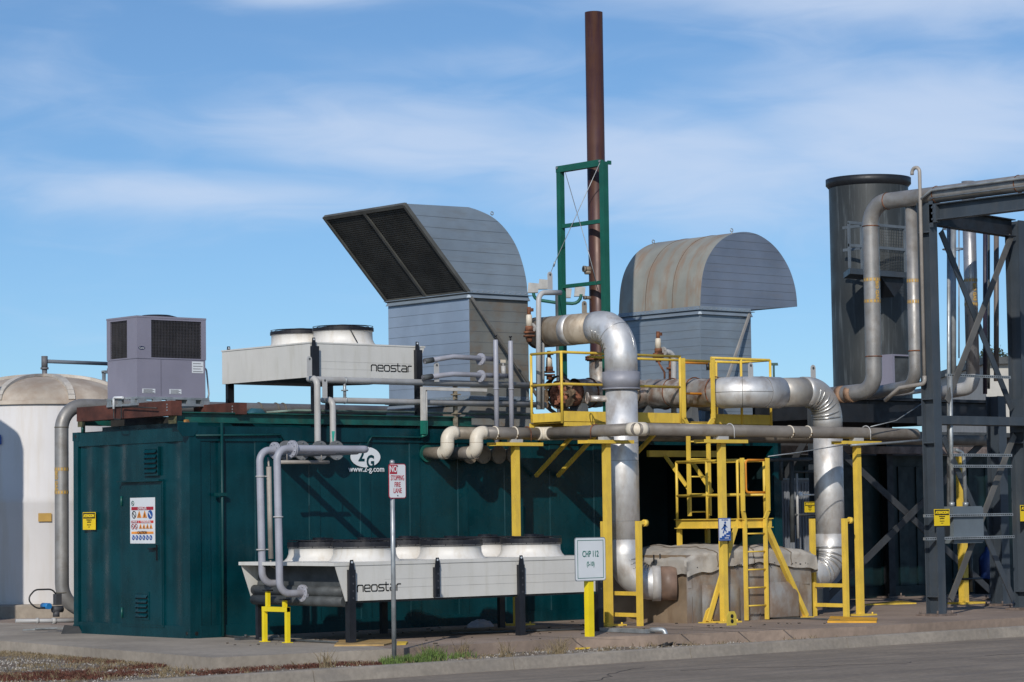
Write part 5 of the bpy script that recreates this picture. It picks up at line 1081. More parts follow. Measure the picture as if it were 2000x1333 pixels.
def wrinkled(p, q, r, n=64, m=32, amp=.012, seed=0, freq=6):
    mb = MB(); p = Vector(p); q = Vector(q); ax = (q-p).normalized(); a = ax.orthogonal().normalized(); b = ax.cross(a); vs = []
    for i in range(n+1):
        c = p.lerp(q, i/n)
        for j in range(m):
            an = 2*math.pi*j/m; d = a*math.cos(an)+b*math.sin(an); k = r+amp*mnoise.noise(V(i/n*(q-p).length*freq, math.cos(an)*1.6+seed, math.sin(an)*1.6)); vs.append(c+d*k)
    mb.add(vs, [(i*m+j, i*m+(j+1) % m, (i+1)*m+(j+1) % m, (i+1)*m+j) for i in range(n) for j in range(m)], True); return mb
def xm(px_): return atY(px_, 768, MY).x
rM = .235
for (pa, pb, m_, r_, amp, seed) in ((1122, 1172, alu_dirty, rM*.93, .015, 1), (1172, 1232, tan_clad, rM*.88, .008, 2), (1232, 1302, alu_dirty, rM*.95, .03, 3), (1300, 1318, tan_clad, rM*.92, .005, 4), (1318, 1345, alu_dirty, rM*.90, .01, 5), (1345, 1405, alu_dirty, rM*1.02, .035, 6)):
    wrinkled((xm(pa), MY, mz), (xm(pb), MY, mz), r_, amp=amp, seed=seed*5).build('cladding', m_, t)
mb = MB(); mb.cyl((xm(1090), MY, mz-.02), (xm(1140), MY, mz-.02), rM*.80, 28); core = mb
mb = MB(); ragged(mb, (xm(1085), MY, mz-.04), (1,0,0), rM*1.24, .12, amp=.09, seed=2); ragged(mb, (xm(1088), MY, mz-.04), (1,0,0), rM*.92, .16, amp=.10, seed=8); mb.build('torn_shell', mat('torn_shell_rust', (.16, .11, .07), .8, var=.45, vs=8, bump=.4, bs=20), t)
mb = core
for k in range(26):
    a_ = random.uniform(0, 6.28); r_ = rM*.68*random.random()**.5; c = V(xm(1089)-.01, MY+r_*math.cos(a_), mz-.02+r_*math.sin(a_)); d_ = random.uniform(.015, .04); mb.prism([c+V(0,-d_,-d_*.7), c+V(0,d_,-d_), c+V(0,d_*.9,d_), c+V(0,-d_*.6,d_*.8)], V(-random.uniform(.005,.03),0,0))
mb.build('inner_insulation', insul, t)
for px_ in (1150, 1218, 1300, 1385):
    mb = MB(); x_ = xm(px_); mb.torus((x_, MY, mz), (1,0,0), rM*.97, .012, 36, 6); mb.build('band', rust if px_ in (1300, 1150) else alu_dirty, t)
for px_ in (1130, 1258, 1345, 1395):
    x_ = xm(px_); mb = MB(); mb.prism([(x_-.1, MY-.14, CH), (x_+.1, MY-.14, CH), (x_+.06, MY-.14, mz-rM*.6), (x_-.06, MY-.14, mz-rM*.6)], V(0, .28, 0)); mb.build('saddle', mat('saddle_grey', (.13, .14, .15), .6), t)
mb = MB(); c = V(sp.x, MY, mz)
wrinkled((sp.x, MY, mz), (sp.x, MY, zfl-.03), rs_*1.1, 20, 24, .012, 9).build('riser', alu_dirty, t)
# ---------------- silver ducts
def gored_duct(name, label, pts, rad, r, m1, seams, t=None, wrink=None, path_seg=16):
    pass
def ridge(mb, c, tang, r, inner, span=100, th=.008, n=16):
    # raised bead over part of the circumference, centred on direction 'inner'
    tang = Vector(tang).normalized(); i_ = Vector(inner); i_ = (i_-tang*i_.dot(tang)).normalized(); b = tang.cross(i_)
    pts = [Vector(c)+(i_*math.cos(R(-span+2*span*k/n))+b*math.sin(R(-span+2*span*k/n)))*(r+th*.25) for k in range(n+1)]
    rr = [th*(.15+.85*math.sin(math.pi*k/n)) for k in range(n+1)]
    mb.tube(pts, rr, 7)
DX1 = 6.42; y1v = atX(1216, 900, DX1).y; r1 = 31.5/FPX*((V(DX1, y1v, 2)-CAM).dot(fw)); ztop1 = atX(1100, 650, DX1).z+.03
y1s = atX(1052, 650, DX1).y; zl1 = .60
BXL, BXR, BYF, BYB = 6.98, 9.62, -2.42, -.75
t = thing('exhaust_duct', (DX1, y1v, 0), 'left fat silver exhaust duct arching over beside the stack and dropping to the lagged box', 'duct')
bx = BXL
BC = y1v
ra = r1*1.06
mb = MB(); k1 = 1
mb.tube(fillet([(DX1, y1s, ztop1), (DX1, y1v+.42+.12, ztop1-.0), (DX1, y1v+.40, ztop1-.0)], .1, 2)[:2]+[V(DX1, y1v+.54, ztop1)], r1*.98, 36); mb.build('horizontal_run', tan_clad, t)
mb = MB(); mb.ring((DX1, y1s+.0, ztop1), (0,1,0), r1*1.02, r1*.3, .05, 32); mb.build('end_ring', mat('dark_end_ring', (.06,.05,.045), .7, var=.3), t)
for (yy, w_, m_) in ((y1s-.28, .05, mat('dark_band', (.10, .075, .055), .6)), (y1s-.66, .15, alu)):
    mb = MB(); mb.cyl((DX1, yy, ztop1), (DX1, yy-w_, ztop1), r1*.992, 36); mb.build('band', m_, t)
zc_ = atX(1216, 740, DX1).z; eb = fillet([(DX1, y1v+.56, ztop1), (DX1, y1v, ztop1-.01), (DX1, y1v, zc_+.05)], .44, 16)
mb = MB(); mb.tube(eb, [r1*1.03 if k > 0 else r1 for k in range(len(eb))], 40); mb.build('upper_elbow', alu, t)
mb = MB(); nE = len(eb)
for f_ in (.18, .3, .42, .56, .68, .80):
    k = int(f_*(nE-1)); T = eb[min(k+1, nE-1)]-eb[k-1]; ridge(mb, eb[k], T, r1*1.03, V(-.3, 1, -1), 66, .021)
mb.torus(eb[nE//2], eb[nE//2+1]-eb[nE//2-1], r1*1.035, .006, 36, 6); mb.tube([p+V(r1*.25, 0, 0)+(p-(V(DX1, y1v+.44, ztop1-.44))).normalized()*r1*1.0 for p in eb[3:-2]], .004, 5); mb.build('seam_beads', mat('bead_aluminium', (.55, .54, .52), .3, metal=.8), t)
mb = MB(); mb.cyl((DX1, y1v, zc_-.155), (DX1, y1v, zc_+.10), r1*1.17, 40); mb.torus((DX1, y1v, zc_-.15), (0,0,1), r1*1.16, .014, 36, 6); mb.build('collar', mat('grey_collar', (.27, .27, .30), .5, metal=.2, var=.08), t)
mb = MB(); mb.tube([(DX1, y1v, zc_-.14), (DX1, y1v, zl1+.44)], r1*1.0, 40); mb.build('drop_pipe', alu, t)
mb = MB()
for yy in (866, 900, 1018, 1052): mb.torus((DX1, y1v, atX(1216, yy, DX1).z), (0,0,1), r1*1.0, .003, 36, 5)
mb.build('pipe_seam', mat('dark_joint', (.16, .15, .14), .5), t)
BE = V(bx-.01, -2.17, zl1-.02); ed_ = (BE-V(DX1, y1v, zl1-.02)).normalized()
el = fillet([(DX1, y1v, zl1+.62), (DX1, y1v, zl1), BE-ed_*.28], .42, 16)
mb = MB(); mb.tube(el, r1*1.02, 40); mb.build('lower_elbow', alu, t)
mb = MB(); nE = len(el)
for f_ in (.2, .32, .44, .56, .7, .82): k = int(f_*(nE-1)); ridge(mb, el[k], el[min(k+1, nE-1)]-el[k-1], r1*1.02, V(.6, -.7, 1), 70, .020)
mb.build('seam_beads', mat('bead_aluminium', (.55,.54,.52)), t)
mb = MB(); mb.cyl(BE-ed_*.32, BE-ed_*.20, r1*1.10, 40); mb.build('pale_band', mat('pale_band', (.42, .40, .38), .6), t)
mb = MB(); mb.cyl(BE-ed_*.20, BE+ed_*.03, r1*1.05, 40); mb.build('end_collar', mat('heat_tan_collar', (.20, .13, .095), .6, var=.2), t)
mb = MB(); p = atX(1190, 775, DX1); mb.cyl((DX1-.15, y1v+.1, p.z-.04), (DX1-.42, y1v+.22, p.z-.04), .045, 14); mb.torus((DX1-.46, y1v+.24, p.z-.03), (.9,-.4,0), .08, .008, 18, 6); mb.bar((DX1-.46, y1v+.24, p.z-.11), (DX1-.46, y1v+.24, p.z+.05), .01, .01); mb.build('hand_valve', alu_dirty, t)
# right-hand duct
r2 = r1*.99; DY2 = DYV
YR = -1.78; DYV = YR; XB_ = atY(1450, 765, YR).x; DXX = atY(1618, 900, YR).x
zr1 = atY(1434, 765, YR).z; zr2 = atY(1590, 766, YR).z
t = thing('exhaust_duct', (DXX, DYV, 0), "right fat silver duct dropping from the manifold to the lagged box's right end", 'duct')
wrinkled((XB_, MY, mz+.02), (XB_, YR+.40, zr1), r2*.93, amp=.022, seed=31).build('crossing_run', alu_dirty, t)
mb = MB()
for y_ in (-.25, -.75, -1.2): mb.torus((XB_, y_, mz+.02+(zr1-mz)*(MY-y_)/2.1), (0,1,0), r2*.95, .010, 36, 6)
mb.build('band', rust, t)
e1 = fillet([V(XB_, YR+.44, zr1), V(XB_, YR, zr1), V(XB_+.80, YR, zr1)], .42, 16)
mb = MB(); mb.tube(e1, r2*1.03, 40); mb.build('manifold_elbow', alu, t)
mb = MB(); nE = len(e1)
for f_ in (.05, .5, .97): k = max(1, min(nE-2, int(f_*(nE-1)))); mb.torus(e1[k], e1[k+1]-e1[k-1], r2*1.035, .005, 36, 6)
cc_ = V(XB_+.42, YR+.42, zr1); mb.tube([p+(p-cc_).normalized()*r2*1.03 for p in e1[2:-1]], .005, 5); mb.build('seam_beads', mat('bead_dark', (.16, .15, .14), .5), t)
mb = MB(); mb.tube([V(XB_+.78, YR, zr1), V(DXX-.42, YR, zr2)], r2*.975, 40); mb.build('horizontal_run', mat('dull_cladding', (.40, .375, .34), .46, metal=.4, var=.08, dirt=(.25,.18,.12), dirt_amt=.4, dirt_scale=(1,1,1)), t)
e2 = fillet([V(DXX-.56, YR, zr2), V(DXX, YR, zr2), V(DXX, YR, zr2-.62)], .44, 16)
mb = MB(); mb.tube(e2, r2*1.0, 40); mb.build('upper_elbow', mat('grey_cladding_elbow', (.50, .49, .48), .46, metal=.5, var=.08), t)
mb = MB(); nE = len(e2)
for f_ in (.14, .27, .40, .53, .66, .8, .93): k = int(f_*(nE-1)); ridge(mb, e2[k], e2[min(k+1, nE-1)]-e2[k-1], r2*1.0, V(-.8, -.5, -.8), 74, .020)
mb.build('seam_beads', mat('bead_aluminium', (.55,.54,.52)), t)
zl2 = .62
mb = MB(); mb.tube([V(DXX, DYV, zr2-.6), V(DXX, DYV, zl2+.44)], r2*.985, 40); mb.build('drop_pipe', alu, t)
e3 = fillet([V(DXX, DYV, zl2+.62), V(DXX, DYV, zl2), V(BXR-.2, DYV-.12, zl2-.02)], .42, 14)
mb = MB(); mb.tube(e3, r2*1.0, 40); mb.build('lower_elbow', alu, t)
mb = MB(); nE = len(e3)
for f_ in (.12, .28, .42, .56, .7, .85): k = int(f_*(nE-1)); ridge(mb, e3[k], e3[min(k+1, nE-1)]-e3[k-1], r2*1.0, V(-1, -.8, .6), 80, .019)
mb.build('seam_beads', mat('bead_aluminium', (.55,.54,.52)), t)
# ================================================================== LAGGED BOX
t = thing('lagged_box', ((BXL+BXR)/2, (BYF+BYB)/2, 0), 'low stained sheet-metal silencer box under a sagging tan insulation blanket', 'silencer box')
zbx = atY(1345, 1098, BYF).z
mb = MB(); n_, m_ = 60, 22; per = [(BXL, BYB), (BXL, BYF), (BXR, BYF), (BXR, BYB)]
def gridwall(mb, a, b, z0, z1, nrm_, n=60, m=20, amp=.018, seed=0, bulge=0, tuck=0):
    vs = []
    for j in range(m+1):
        for i in range(n+1):
            p = V(a[0], a[1], 0).lerp(V(b[0], b[1], 0), i/n); z = z0+(z1-z0)*j/m; s_ = mnoise.noise(V(i/n*6+seed, z*3, seed)); p += Vector(nrm_)*(amp*s_+bulge*math.sin(math.pi*j/m)*math.sin(math.pi*i/n)**.5 if i not in (0, n) else 0); p -= Vector(nrm_)*(tuck*max(0, 1-(z-z0)/.34)**2); vs.append((p.x, p.y, z))
    mb.add(vs, [(j*(n+1)+i, j*(n+1)+i+1, (j+1)*(n+1)+i+1, (j+1)*(n+1)+i) for j in range(m) for i in range(n)], True)
gridwall(mb, (BXL, BYB), (BXL, BYF), 0, zbx+.1, (-1,0,0), 30); mb.build('end_cladding', mat('brown_stained_cladding', (.25, .185, .125), .55, metal=.2, var=.2, vs=1.5, dirt=(.15, .09, .05), dirt_amt=.6), t); mb = MB(); gridwall(mb, (BXL, BYF), (BXR, BYF), 0, zbx+.1, (0,-1,0), 80, seed=4, bulge=.05, tuck=.0); gridwall(mb, (BXR, BYF), (BXR, BYB), 0, zbx+.1, (1,0,0), 30)
mb.build('cladding', boxclad, t)
mb = MB()
for px_ in (1350, 1420, 1482, 1560):
    x_ = atY(px_, 1150, BYF).x; mb.box((x_-.004, BYF-.022, .0), (x_+.004, BYF+.01, zbx))
zz_ = atY(1400, 1148, BYF).z; mb.box((BXL+.02, BYF-.020, zz_-.003), (BXR-.05, BYF+.01, zz_+.003)); mb.build('panel_joint', mat('box_joint', (.15, .12, .10), .6), t)
for (xa_, xb_) in ((1366, 1440), (1492, 1556)):
    mb = MB(); a_, b_ = atY(xa_, 1200, BYF).x, atY(xb_, 1200, BYF).x; n_ = 14; vs = []
    for j in range(9):
        for i in range(n_+1):
            x_ = a_+(b_-a_)*i/n_; bul = .07*math.sin(math.pi*i/n_)**.5*math.sin(math.pi*min(1, j/8*.8+.2))**.6; vs.append((x_, BYF-.065-bul, .03+.52*j/8))
    mb.add(vs, [(j*(n_+1)+i, j*(n_+1)+i+1, (j+1)*(n_+1)+i+1, (j+1)*(n_+1)+i) for j in range(8) for i in range(n_)], True); mb.build('bulged_panel', boxclad, t)
# blanket: draped grid
mb = MB(); nx_, ny_ = 110, 70; o_ = .23; vs = []
X0, X1_, Y0, Y1_ = BXL-.02, BXR+.03, BYF-.03, BYB+.02
def drape(u, v_):
    # u,v in [-o, L+o]; returns the point on top or hanging over the edge
    LX, LY = X1_-X0, Y1_-Y0; dxo = max(0, -u)+max(0, u-LX); dyo = max(0, -v_)+max(0, v_-LY)
    x = X0+min(max(u, 0), LX); y = Y0+min(max(v_, 0), LY); dr = max(dxo, dyo)
    sgx = -1 if u < 0 else (1 if u > LX else 0); sgy = -1 if v_ < 0 else (1 if v_ > LY else 0)
    nz = mnoise.noise(V(u*2.1, v_*2.1, 3))*.045+mnoise.noise(V(u*6, v_*6, 7))*.02
    rnd = .05; z = zbx+.10+.13*math.sin(math.pi*min(1, max(0, u/LX)))**.6+nz
    edge = 1-math.exp(-min(min(max(u,0), max(LX-u,0)), min(max(v_,0), max(LY-v_,0)))/.12); z -= .07*(1-edge)
    if dr > 0: z = z-dr; bump_ = .02+.018*mnoise.noise(V(u*5, v_*5, 1)); x += sgx*(.02+bump_)*(dxo > 0); y += sgy*(.02+bump_)*(dyo > 0)
    return V(x, y, z)
LX, LY = X1_-X0, Y1_-Y0
for j in range(ny_+1):
    for i in range(nx_+1):
        u_ = -o_+(LX+2*o_)*i/nx_; v2 = -o_+(LY+2*o_)*j/ny_
        ex = .05*mnoise.noise(V(u_*3.1, 9, v2*3.1))+.07*mnoise.noise(V(u_*.9, 2, 1))
        if u_ < 0: u_ *= 1+ex*6
        if u_ > LX: u_ = LX+(u_-LX)*(1+ex*6)
        if v2 < 0: v2 *= 1+ex*6
        vs.append(drape(u_, v2))
mb.add(vs, [(j*(nx_+1)+i, j*(nx_+1)+i+1, (j+1)*(nx_+1)+i+1, (j+1)*(nx_+1)+i) for j in range(ny_) for i in range(nx_)], True); mb.build('blanket', blanket, t)
for f_ in (.22, .5, .80):
    mb = MB(); mb.tube([drape(LX*f_+.01*math.sin(k*1.3), -.2+(LY+.2)*k/50)+V(0, -.004, .006) for k in range(51)], .009, 5); mb.build('blanket_seam', mat('seam_thread', (.16, .13, .10), .9), t)
mb = MB()
for _ in range(22):
    x_ = random.uniform(BXL+.1, BXR-.1); z_ = zbx-.06+random.uniform(-.03, .03); mb.cyl((x_, BYF-.03, z_), (x_, BYF-.075, z_-.015), .009, 6)
for (a_, b_) in (((1277, 1088), (1277, 1096)), ((1289, 1086), (1290, 1098)), ((1299, 1092), (1296, 1100))): p = atY(*a_, -1.9); mb.cyl(p+V(0,0,-.1), p+V(0,0,.03), .012, 6)
mb.build('lacing_pins', cable_m, t)
# small valves on the roof
def relief_valve(px_, ytop, ybot, Yv, lab, side=1):
    a = atY(px_, ybot, Yv); b = atY(px_, ytop, Yv); h = b.z-a.z; t = thing('relief_valve', a, lab, 'valve', 'rusty relief valves on the roof')
    mb = MB(); mb.cyl(a, a+V(0,0,h*.18), .045, 14); mb.cyl(a+V(0,0,h*.14), a+V(0,0,h*.19), .09, 16); mb.cyl(a+V(0,0,h*.24), a+V(0,0,h*.30), .085, 16); mb.cyl(a+V(0,0,h*.30), a+V(0,0,h*.45), .06, 14); mb.build('valve_body', rust, t)
    mb = MB(); mb.tube([a+V(0,0,h*.45), a+V(0,0,h*.75), a+V(0,0,h*.78)], [.052, .045, .035], 14); mb.build('bonnet', cream if side > 0 else cream, t)
    mb = MB(); mb.cyl(a+V(0,0,h*.78), a+V(0,0,h), .03, 12); mb.cbox(a+V(.03, 0, h*.92), (.09, .04, .05)); mb.build('cap', rust, t)
    return t
relief_valve(1034, 600, 668, -.10, 'rusty relief valve standing beside the intake duct, left of the thin bent pipe')
relief_valve(1073, 686, 742, .05, 'dark rusty valve tucked under the horizontal run of the left silver duct')
relief_valve(1286, 648, 708, .05, 'rusty relief valve standing in front of the outlet duct')
for (pts_, r_, lab, Yv) in (((((1052, 800), (1052, 572), (1095, 572))), .04, 'tall thin pale grey pipe with a bent top beside the intake duct', -.2), (((1059, 800), (1059, 650), (1040, 641)), .037, 'second thin pale grey pipe bending to the relief valve beside the intake duct', -.12), (((1316, 832), (1316, 690), (1296, 687)), .045, 'thin pale grey pipe bending to the valve in front of the outlet duct', .0)):
    P_ = [atY(x_, y_, Yv) for x_, y_ in pts_]; t = thing('bent_pipe', P_[0], lab, 'pipe', 'thin bent pipes on the roof')
    mb = MB(); mb.tube(fillet(P_, .13, 7), r_, 14); mb.build('pipe', pipe_grey2, t)
    if len(P_) == 3 and pts_[2][0] != 1095: mb = MB(); flange(mb, P_[2], (1,0,.2), .075, .012, 20, 4); mb.build('flange', pipe_grey2, t)
mb = MB(); p = atY(1290, 712, -.02); mb.tube([atY(1286, 708, 0), atY(1298, 728, 0), atY(1298, 740, 0)], .016, 8); mb.cyl(atY(1310, 745, .1), atY(1310, 690, .1), .035, 12); mb.cyl(atY(1310, 718, .1), atY(1310, 722, .1), .07, 14); o = mb.build('drain_branch', rust); tag(o, 'short rusty branch pipes below the valve in front of the outlet duct', 'pipe')
# ================================================================== YELLOW PLATFORMS AND LADDERS
PYF = -1.12; PYB = -.42
zfl_ = atY(1098, 823, PYF).z; zr_ = atY(1098, 688, PYF).z
xA = atY(1097, 760, PYF).x; xG0 = atY(1335, 760, PYF).x; xG1 = atY(1388, 760, PYF).x; xB = atY(1505, 760, PYF).x
t = thing('upper_platform', (xA, PYF, zfl_), 'long yellow steel platform with handrails fixed high on the container wall', 'platform')
mb = MB(); mb.box((xA, PYF, zfl_), (xG0, PYF+.012, zfl_+.15)); mb.box((xG1, PYF, zfl_), (xB, PYF+.012, zfl_+.15)); mb.box((xA-.0, PYF+.013, zfl_), (xA+.012, PYB, zfl_+.13)); mb.box((xB-.012, PYF+.013, zfl_), (xB, PYB, zfl_+.15)); mb.build('toe_board', yellow, t)
mb = MB(); mb.box((xA+.013, PYF+.013, zfl_+.005), (xB-.013, PYB-.0, zfl_+.03)); 
for i in range(26): mb.box((xA+.02, PYF+.013+i*(PYB-PYF-.03)/26, zfl_-.025), (xB-.02, PYF+.019+i*(PYB-PYF-.03)/26, zfl_+.004))
mb.build('grating', mat('dark_yellow_grating', (.30, .20, .03), .6, var=.2), t)
mb = MB(); mb.bar((xA+.05, PYF+.02, zfl_-.04), (xB-.05, PYF+.02, zfl_-.04), .03, .06); mb.bar((xA, PYB+.02, zfl_-.04), (xB, PYB+.02, zfl_-.04), .03, .06); mb.build('edge_beam', yellow, t)
zm = (zfl_+zr_)/2+.04; rr_ = .021
def rail(t, pts, r=rr_, m=yellow, rad=.03, name='handrail'):
    mb = MB(); mb.tube(fillet(pts, rad, 4) if len(pts) > 2 else pts, r, 10); return mb.build(name, m, t)
yback = atX(1037, 700, xA).y
rail(t, [(xG0-.06, PYF, zr_), (xA, PYF, zr_), (xA, yback, zr_)]); rail(t, [(xG0-.06, PYF, zm), (xA, PYF, zm), (xA, yback, zm)])
rail(t, [(xG1+.02, PYF, zr_-.0), (xB, PYF, zr_), (xB, PYB, zr_), (xB-.55, PYB, zr_)])
for (x_, y_) in ((xA, PYF), (xA, yback), (xG0-.07, PYF), (xB, PYF), (xB-.55, PYB), (atY(1395, 760, PYF).x, PYF), (atY(1448, 760, PYF).x, PYF)):
    mb = MB(); mb.cyl((x_, y_-.001, zfl_-.03 if y_ == PYF else zfl_), (x_, y_-.001, zr_), rr_, 10); mb.build('rail_post', yellow, t)
rail(t, [(xB-.5, PYB, zfl_+.1), (xB-.5, PYB, zr_)]); rail(t, [(xB-.62, PYB, zfl_+.1), (xB-.62, PYB, zr_-.02)])
rail(t, [(xB-.55, PYB, zr_), (xA+1.2, PYB, zr_)])
# safety gate, orange
def gate(t, x0, x1, y, z0, z1, m=orange):
    mb = MB(); mb.tube(fillet([(x1, y, z0), (x0+.02, y, z0), (x0+.02, y, z1), (x1, y, z1)], .06, 5), .018, 10); g_ = mb.build('gate', m, t)
    mb = MB()
    for z_ in (z0+.05, z1-.05): mb.cyl((x1+.0, y, z_-.05), (x1+.0, y, z_+.05), .028, 8)
    mb.build('gate_spring', black_steel, g_)
gate(t, xG0-.03, xG1-.03, PYF+.02, atY(1350, 769, PYF).z, atY(1350, 709, PYF).z)
# knee braces down to the container wall
for (pa, pb) in (((1137, 862), (1093, 911)), ((1180, 862), (1137, 914)), ((1292, 855), (1245, 912))):
    a = atY(pa[0], pa[1], PYF+.05); mb = MB(); q = V(a.x, -.01, 0); zb_ = atX(pb[0], pb[1], a.x).z; zb_ = a.z-.62
    zz_ = zfl_-.06; mb.bar((a.x, PYF+.05, zz_), (a.x, -.02, zz_-.72), .05, .05, (1,0,0)); mb.build('knee_brace', yellow, t)
mb = MB(); zz_ = atY(1330, 887, -.10).z; mb.box((atY(1263, 887, -.1).x, -.16, zz_-.05), (atY(1400, 887, -.1).x, -.10, zz_+.05)); mb.bar(atY(1300, 892, -.2), atY(1347, 958, -.9), .04, .05, (0,1,0)); mb.bar(atY(1350, 900, -.2), atY(1390, 960, -.9), .06, .05, (0,1,0)); mb.build('wall_bracket', yellow, t)
# ladder one
def ladder(lab, xl, xr, y, zb, zt, zflare, rungs, name='ladder', m=yellow, flare=.10):
    t = thing(name, ((xl+xr)/2, y, zb), lab, 'ladder', 'yellow access ladders')
    for s_, x_ in ((-1, xl), (1, xr)):
        pts = [(x_, y, zb), (x_, y, zflare), (x_+s_*flare, y-.02, zflare+.12), (x_+s_*flare, y-.02, zt)]
        mb = MB(); 
        for p, q in zip(pts[:-1], pts[1:]): mb.bar(p, q, .065, .03, (1, 0, 0) if abs(p[0]-q[0]) < .01 else (0,1,0))
        mb.build('side_rail', m, t)
    for z_ in rungs: mb = MB(); mb.cyl((xl, y, z_), (xr, y, z_), .012, 8); mb.build('rung', m, t)
    return t
LY1 = PYF-.36; zb1 = atY(1365, 1008, LY1).z; zt1 = atY(1330, 700, LY1).z; zfl1 = atY(1345, 826, LY1).z-.05
ladder('upper yellow ladder rising from the small landing to the high platform', atY(1345, 900, LY1).x, atY(1384, 900, LY1).x, LY1, zb1, zt1, zfl1, [zfl1+.03-.265*k for k in range(6)])
# landing
LF = -2.52
lx0, lx1 = atY(1440, 1017, LF).x, atY(1506, 1013, LF).x; LB = atX(1321, 1014, lx0).y; zl_ = atY(1400, 1014, LF).z
BXM = atY(1440, 1014, LF).x
t = thing('landing', (lx0, LF, 0), 'small yellow landing platform with handrails standing on splayed legs over the lagged box', 'platform')
mb = MB(); pr = [(0, 0), (-.05, 0), (-.05, -.012), (-.012, -.012), (-.012, -.13), (-.05, -.13), (-.05, -.142), (0, -.142)]
mb.prism([(lx0, LF+q[0], zl_+q[1]) for q in pr], V(lx1-lx0, 0, 0)); mb.prism([(lx0, LB-q[0], zl_+q[1]) for q in pr][::-1], V(lx1-lx0, 0, 0)); mb.prism([(lx0+q[1-1]*-1*0-q[0]*-1 if 0 else lx0+q[0], LF+.001, zl_+q[1]-.0005) for q in pr], V(0, LB-LF-.002, 0)); mb.box((lx1-.012, LF, zl_-.14), (lx1, LB, zl_)); mb.build('edge_channel', yellow, t)
mb = MB(); mb.box((lx0+.013, LF+.001, zl_-.03), (lx1-.013, LB-.001, zl_-.004)); 
for i in range(8): mb.box((lx0+.02, LF+.12+i*(LB-LF-.3)/7, zl_-.11), (lx1-.02, LF+.15+i*(LB-LF-.3)/7, zl_-.031))
mb.build('deck', mat('dark_yellow_grating', (.30,.20,.03)), t)
zh = atY(1400, 899, LF).z; zmid = atY(1400, 967, LF).z
xg0, xg1 = atY(1452, 950, LF).x, atY(1497, 950, LF).x
for z_ in (zh, zmid): rail(t, [(xg0-.02, LF, z_), (lx0+.02, LF, z_), (lx0+.02, LB, z_)])
for z_ in (zh, zmid): rail(t, [(xg0-.06, LB, z_), (lx1-.03, LB, z_), (lx1-.03, LF+.1, z_)])
for (x_, y_) in ((lx0+.02, LF), (lx0+.02, (LF+LB)/2), (lx0+.02, LB), (lx1-.03, LB), (lx1-.03, LF+.1)):
    mb = MB(); mb.cyl((x_, y_-.001, zl_-.02), (x_, y_-.001, zh), rr_, 10); mb.build('rail_post', yellow, t)
gate(t, xg0, xg1-.02, LF-.03, zmid+.03, zh+.0)
for (pa, pb, y_) in (((1437, 1030), (1383, 1216), LF-.12), ((1497, 1030), (1574, 1205), LF-.12)):
    a = atY(pa[0], pa[1], LF-.03); b = atZ(pb[0], pb[1], .01); mb = MB(); b = V(b.x, b.y, .02); mb.bar(a, b, .075, .03 if pa[0] < 1450 else .075, (0,1,0)); lg = mb.build('splayed_leg', yellow, t)
    mb = MB(); mb.prism([b+V(-.08, .03, -.02), b+V(.12, .03, -.02), b+V(.12, .03, .16), b+V(.06, .03, .20), b+V(0, .03, .16)], V(0, .015, 0)); mb.box(b+V(-.1, -.06, -.02), b+V(.12, .1, -.005)); mb.build('foot_bracket', yellow, lg)
for x_ in (lx0+.06, lx1-.06): mb = MB(); mb.box((x_-.03, LB-.03, 0), (x_+.03, LB+.03, zl_-.145)); mb.build('rear_leg', yellow, t)
LY2 = LF-.07; zfl2 = atY(1452, 1012, LY2).z-.02; zt2 = zh+.03
ladder('lower yellow ladder from the pad up to the small landing', atY(1456, 1100, LY2).x, atY(1496, 1100, LY2).x, LY2, .01, zt2, zfl2, [.22+.265*k for k in range(5)], flare=.05)
# pad-eye next to the blue-sign post
c = atZ(1430, 1222, 0); mb = MB(); mb.prism([c+V(-.09, 0, 0), c+V(.09, 0, 0), c+V(.09, 0, .14), c+V(.05, 0, .20), c+V(-.05, 0, .20), c+V(-.09, 0, .14)], V(0, .02, 0)); o = mb.build('pad_eye', mat('pale_yellow', (.55, .42, .06), .6)); tag(o, "pale yellow two-holed anchor plate at the foot of the blue-sign post", 'bracket')
mb = MB()
for z_ in (.06, .13): mb.cyl(c+V(0,-.004,z_), c+V(0,.024,z_), .03, 12)
mb.build('hole', sign_black, o)
# stair warning sign on the post
xq = atY(1414, 1036, YC-.10); t = thing('stair_sign', V(xq.x, YC-.10, atY(1414, 1057, YC-.1).z), 'small blue and white sign of a person on stairs fixed to a yellow post', 'sign')
p = atY(1404, 1057, YC-.10); q = atY(1427, 1012, YC-.10); mb = MB(); mb.box(p, (q.x, YC-.096, q.z)); mb.build('plate', sign_blue, t); w_ = q.x-p.x; h_ = q.z-p.z
mb = MB(); mb.box((p.x+.012, YC-.104, p.z+.012), (q.x-.012, YC-.1005, q.z-.012)); mb.build('face', sign_white, t)
mb = MB(); stp = [(0.06, .05)]
n_ = 5
pts_ = [(p.x+w_*.06, p.z+h_*.05), (p.x+w_*.94, p.z+h_*.05), (p.x+w_*.94, p.z+h_*.42)]
for k in range(n_): pts_ += [(p.x+w_*(.94-.176*(k+1)+.0), p.z+h_*(.42-.07*k)), (p.x+w_*(.94-.176*(k+1)), p.z+h_*(.42-.07*(k+1)))]
mb.prism([(a_[0], YC-.1065, a_[1]) for a_ in pts_[:-1]], V(0, .002, 0)); mb.build('stair_pictogram', sign_blue, t)
mb = MB(); hx, hz = p.x+w_*.52, p.z+h_*.80; mb.cyl((hx, YC-.1065, hz), (hx, YC-.1045, hz), w_*.075, 14)
Yq = YC-.1055
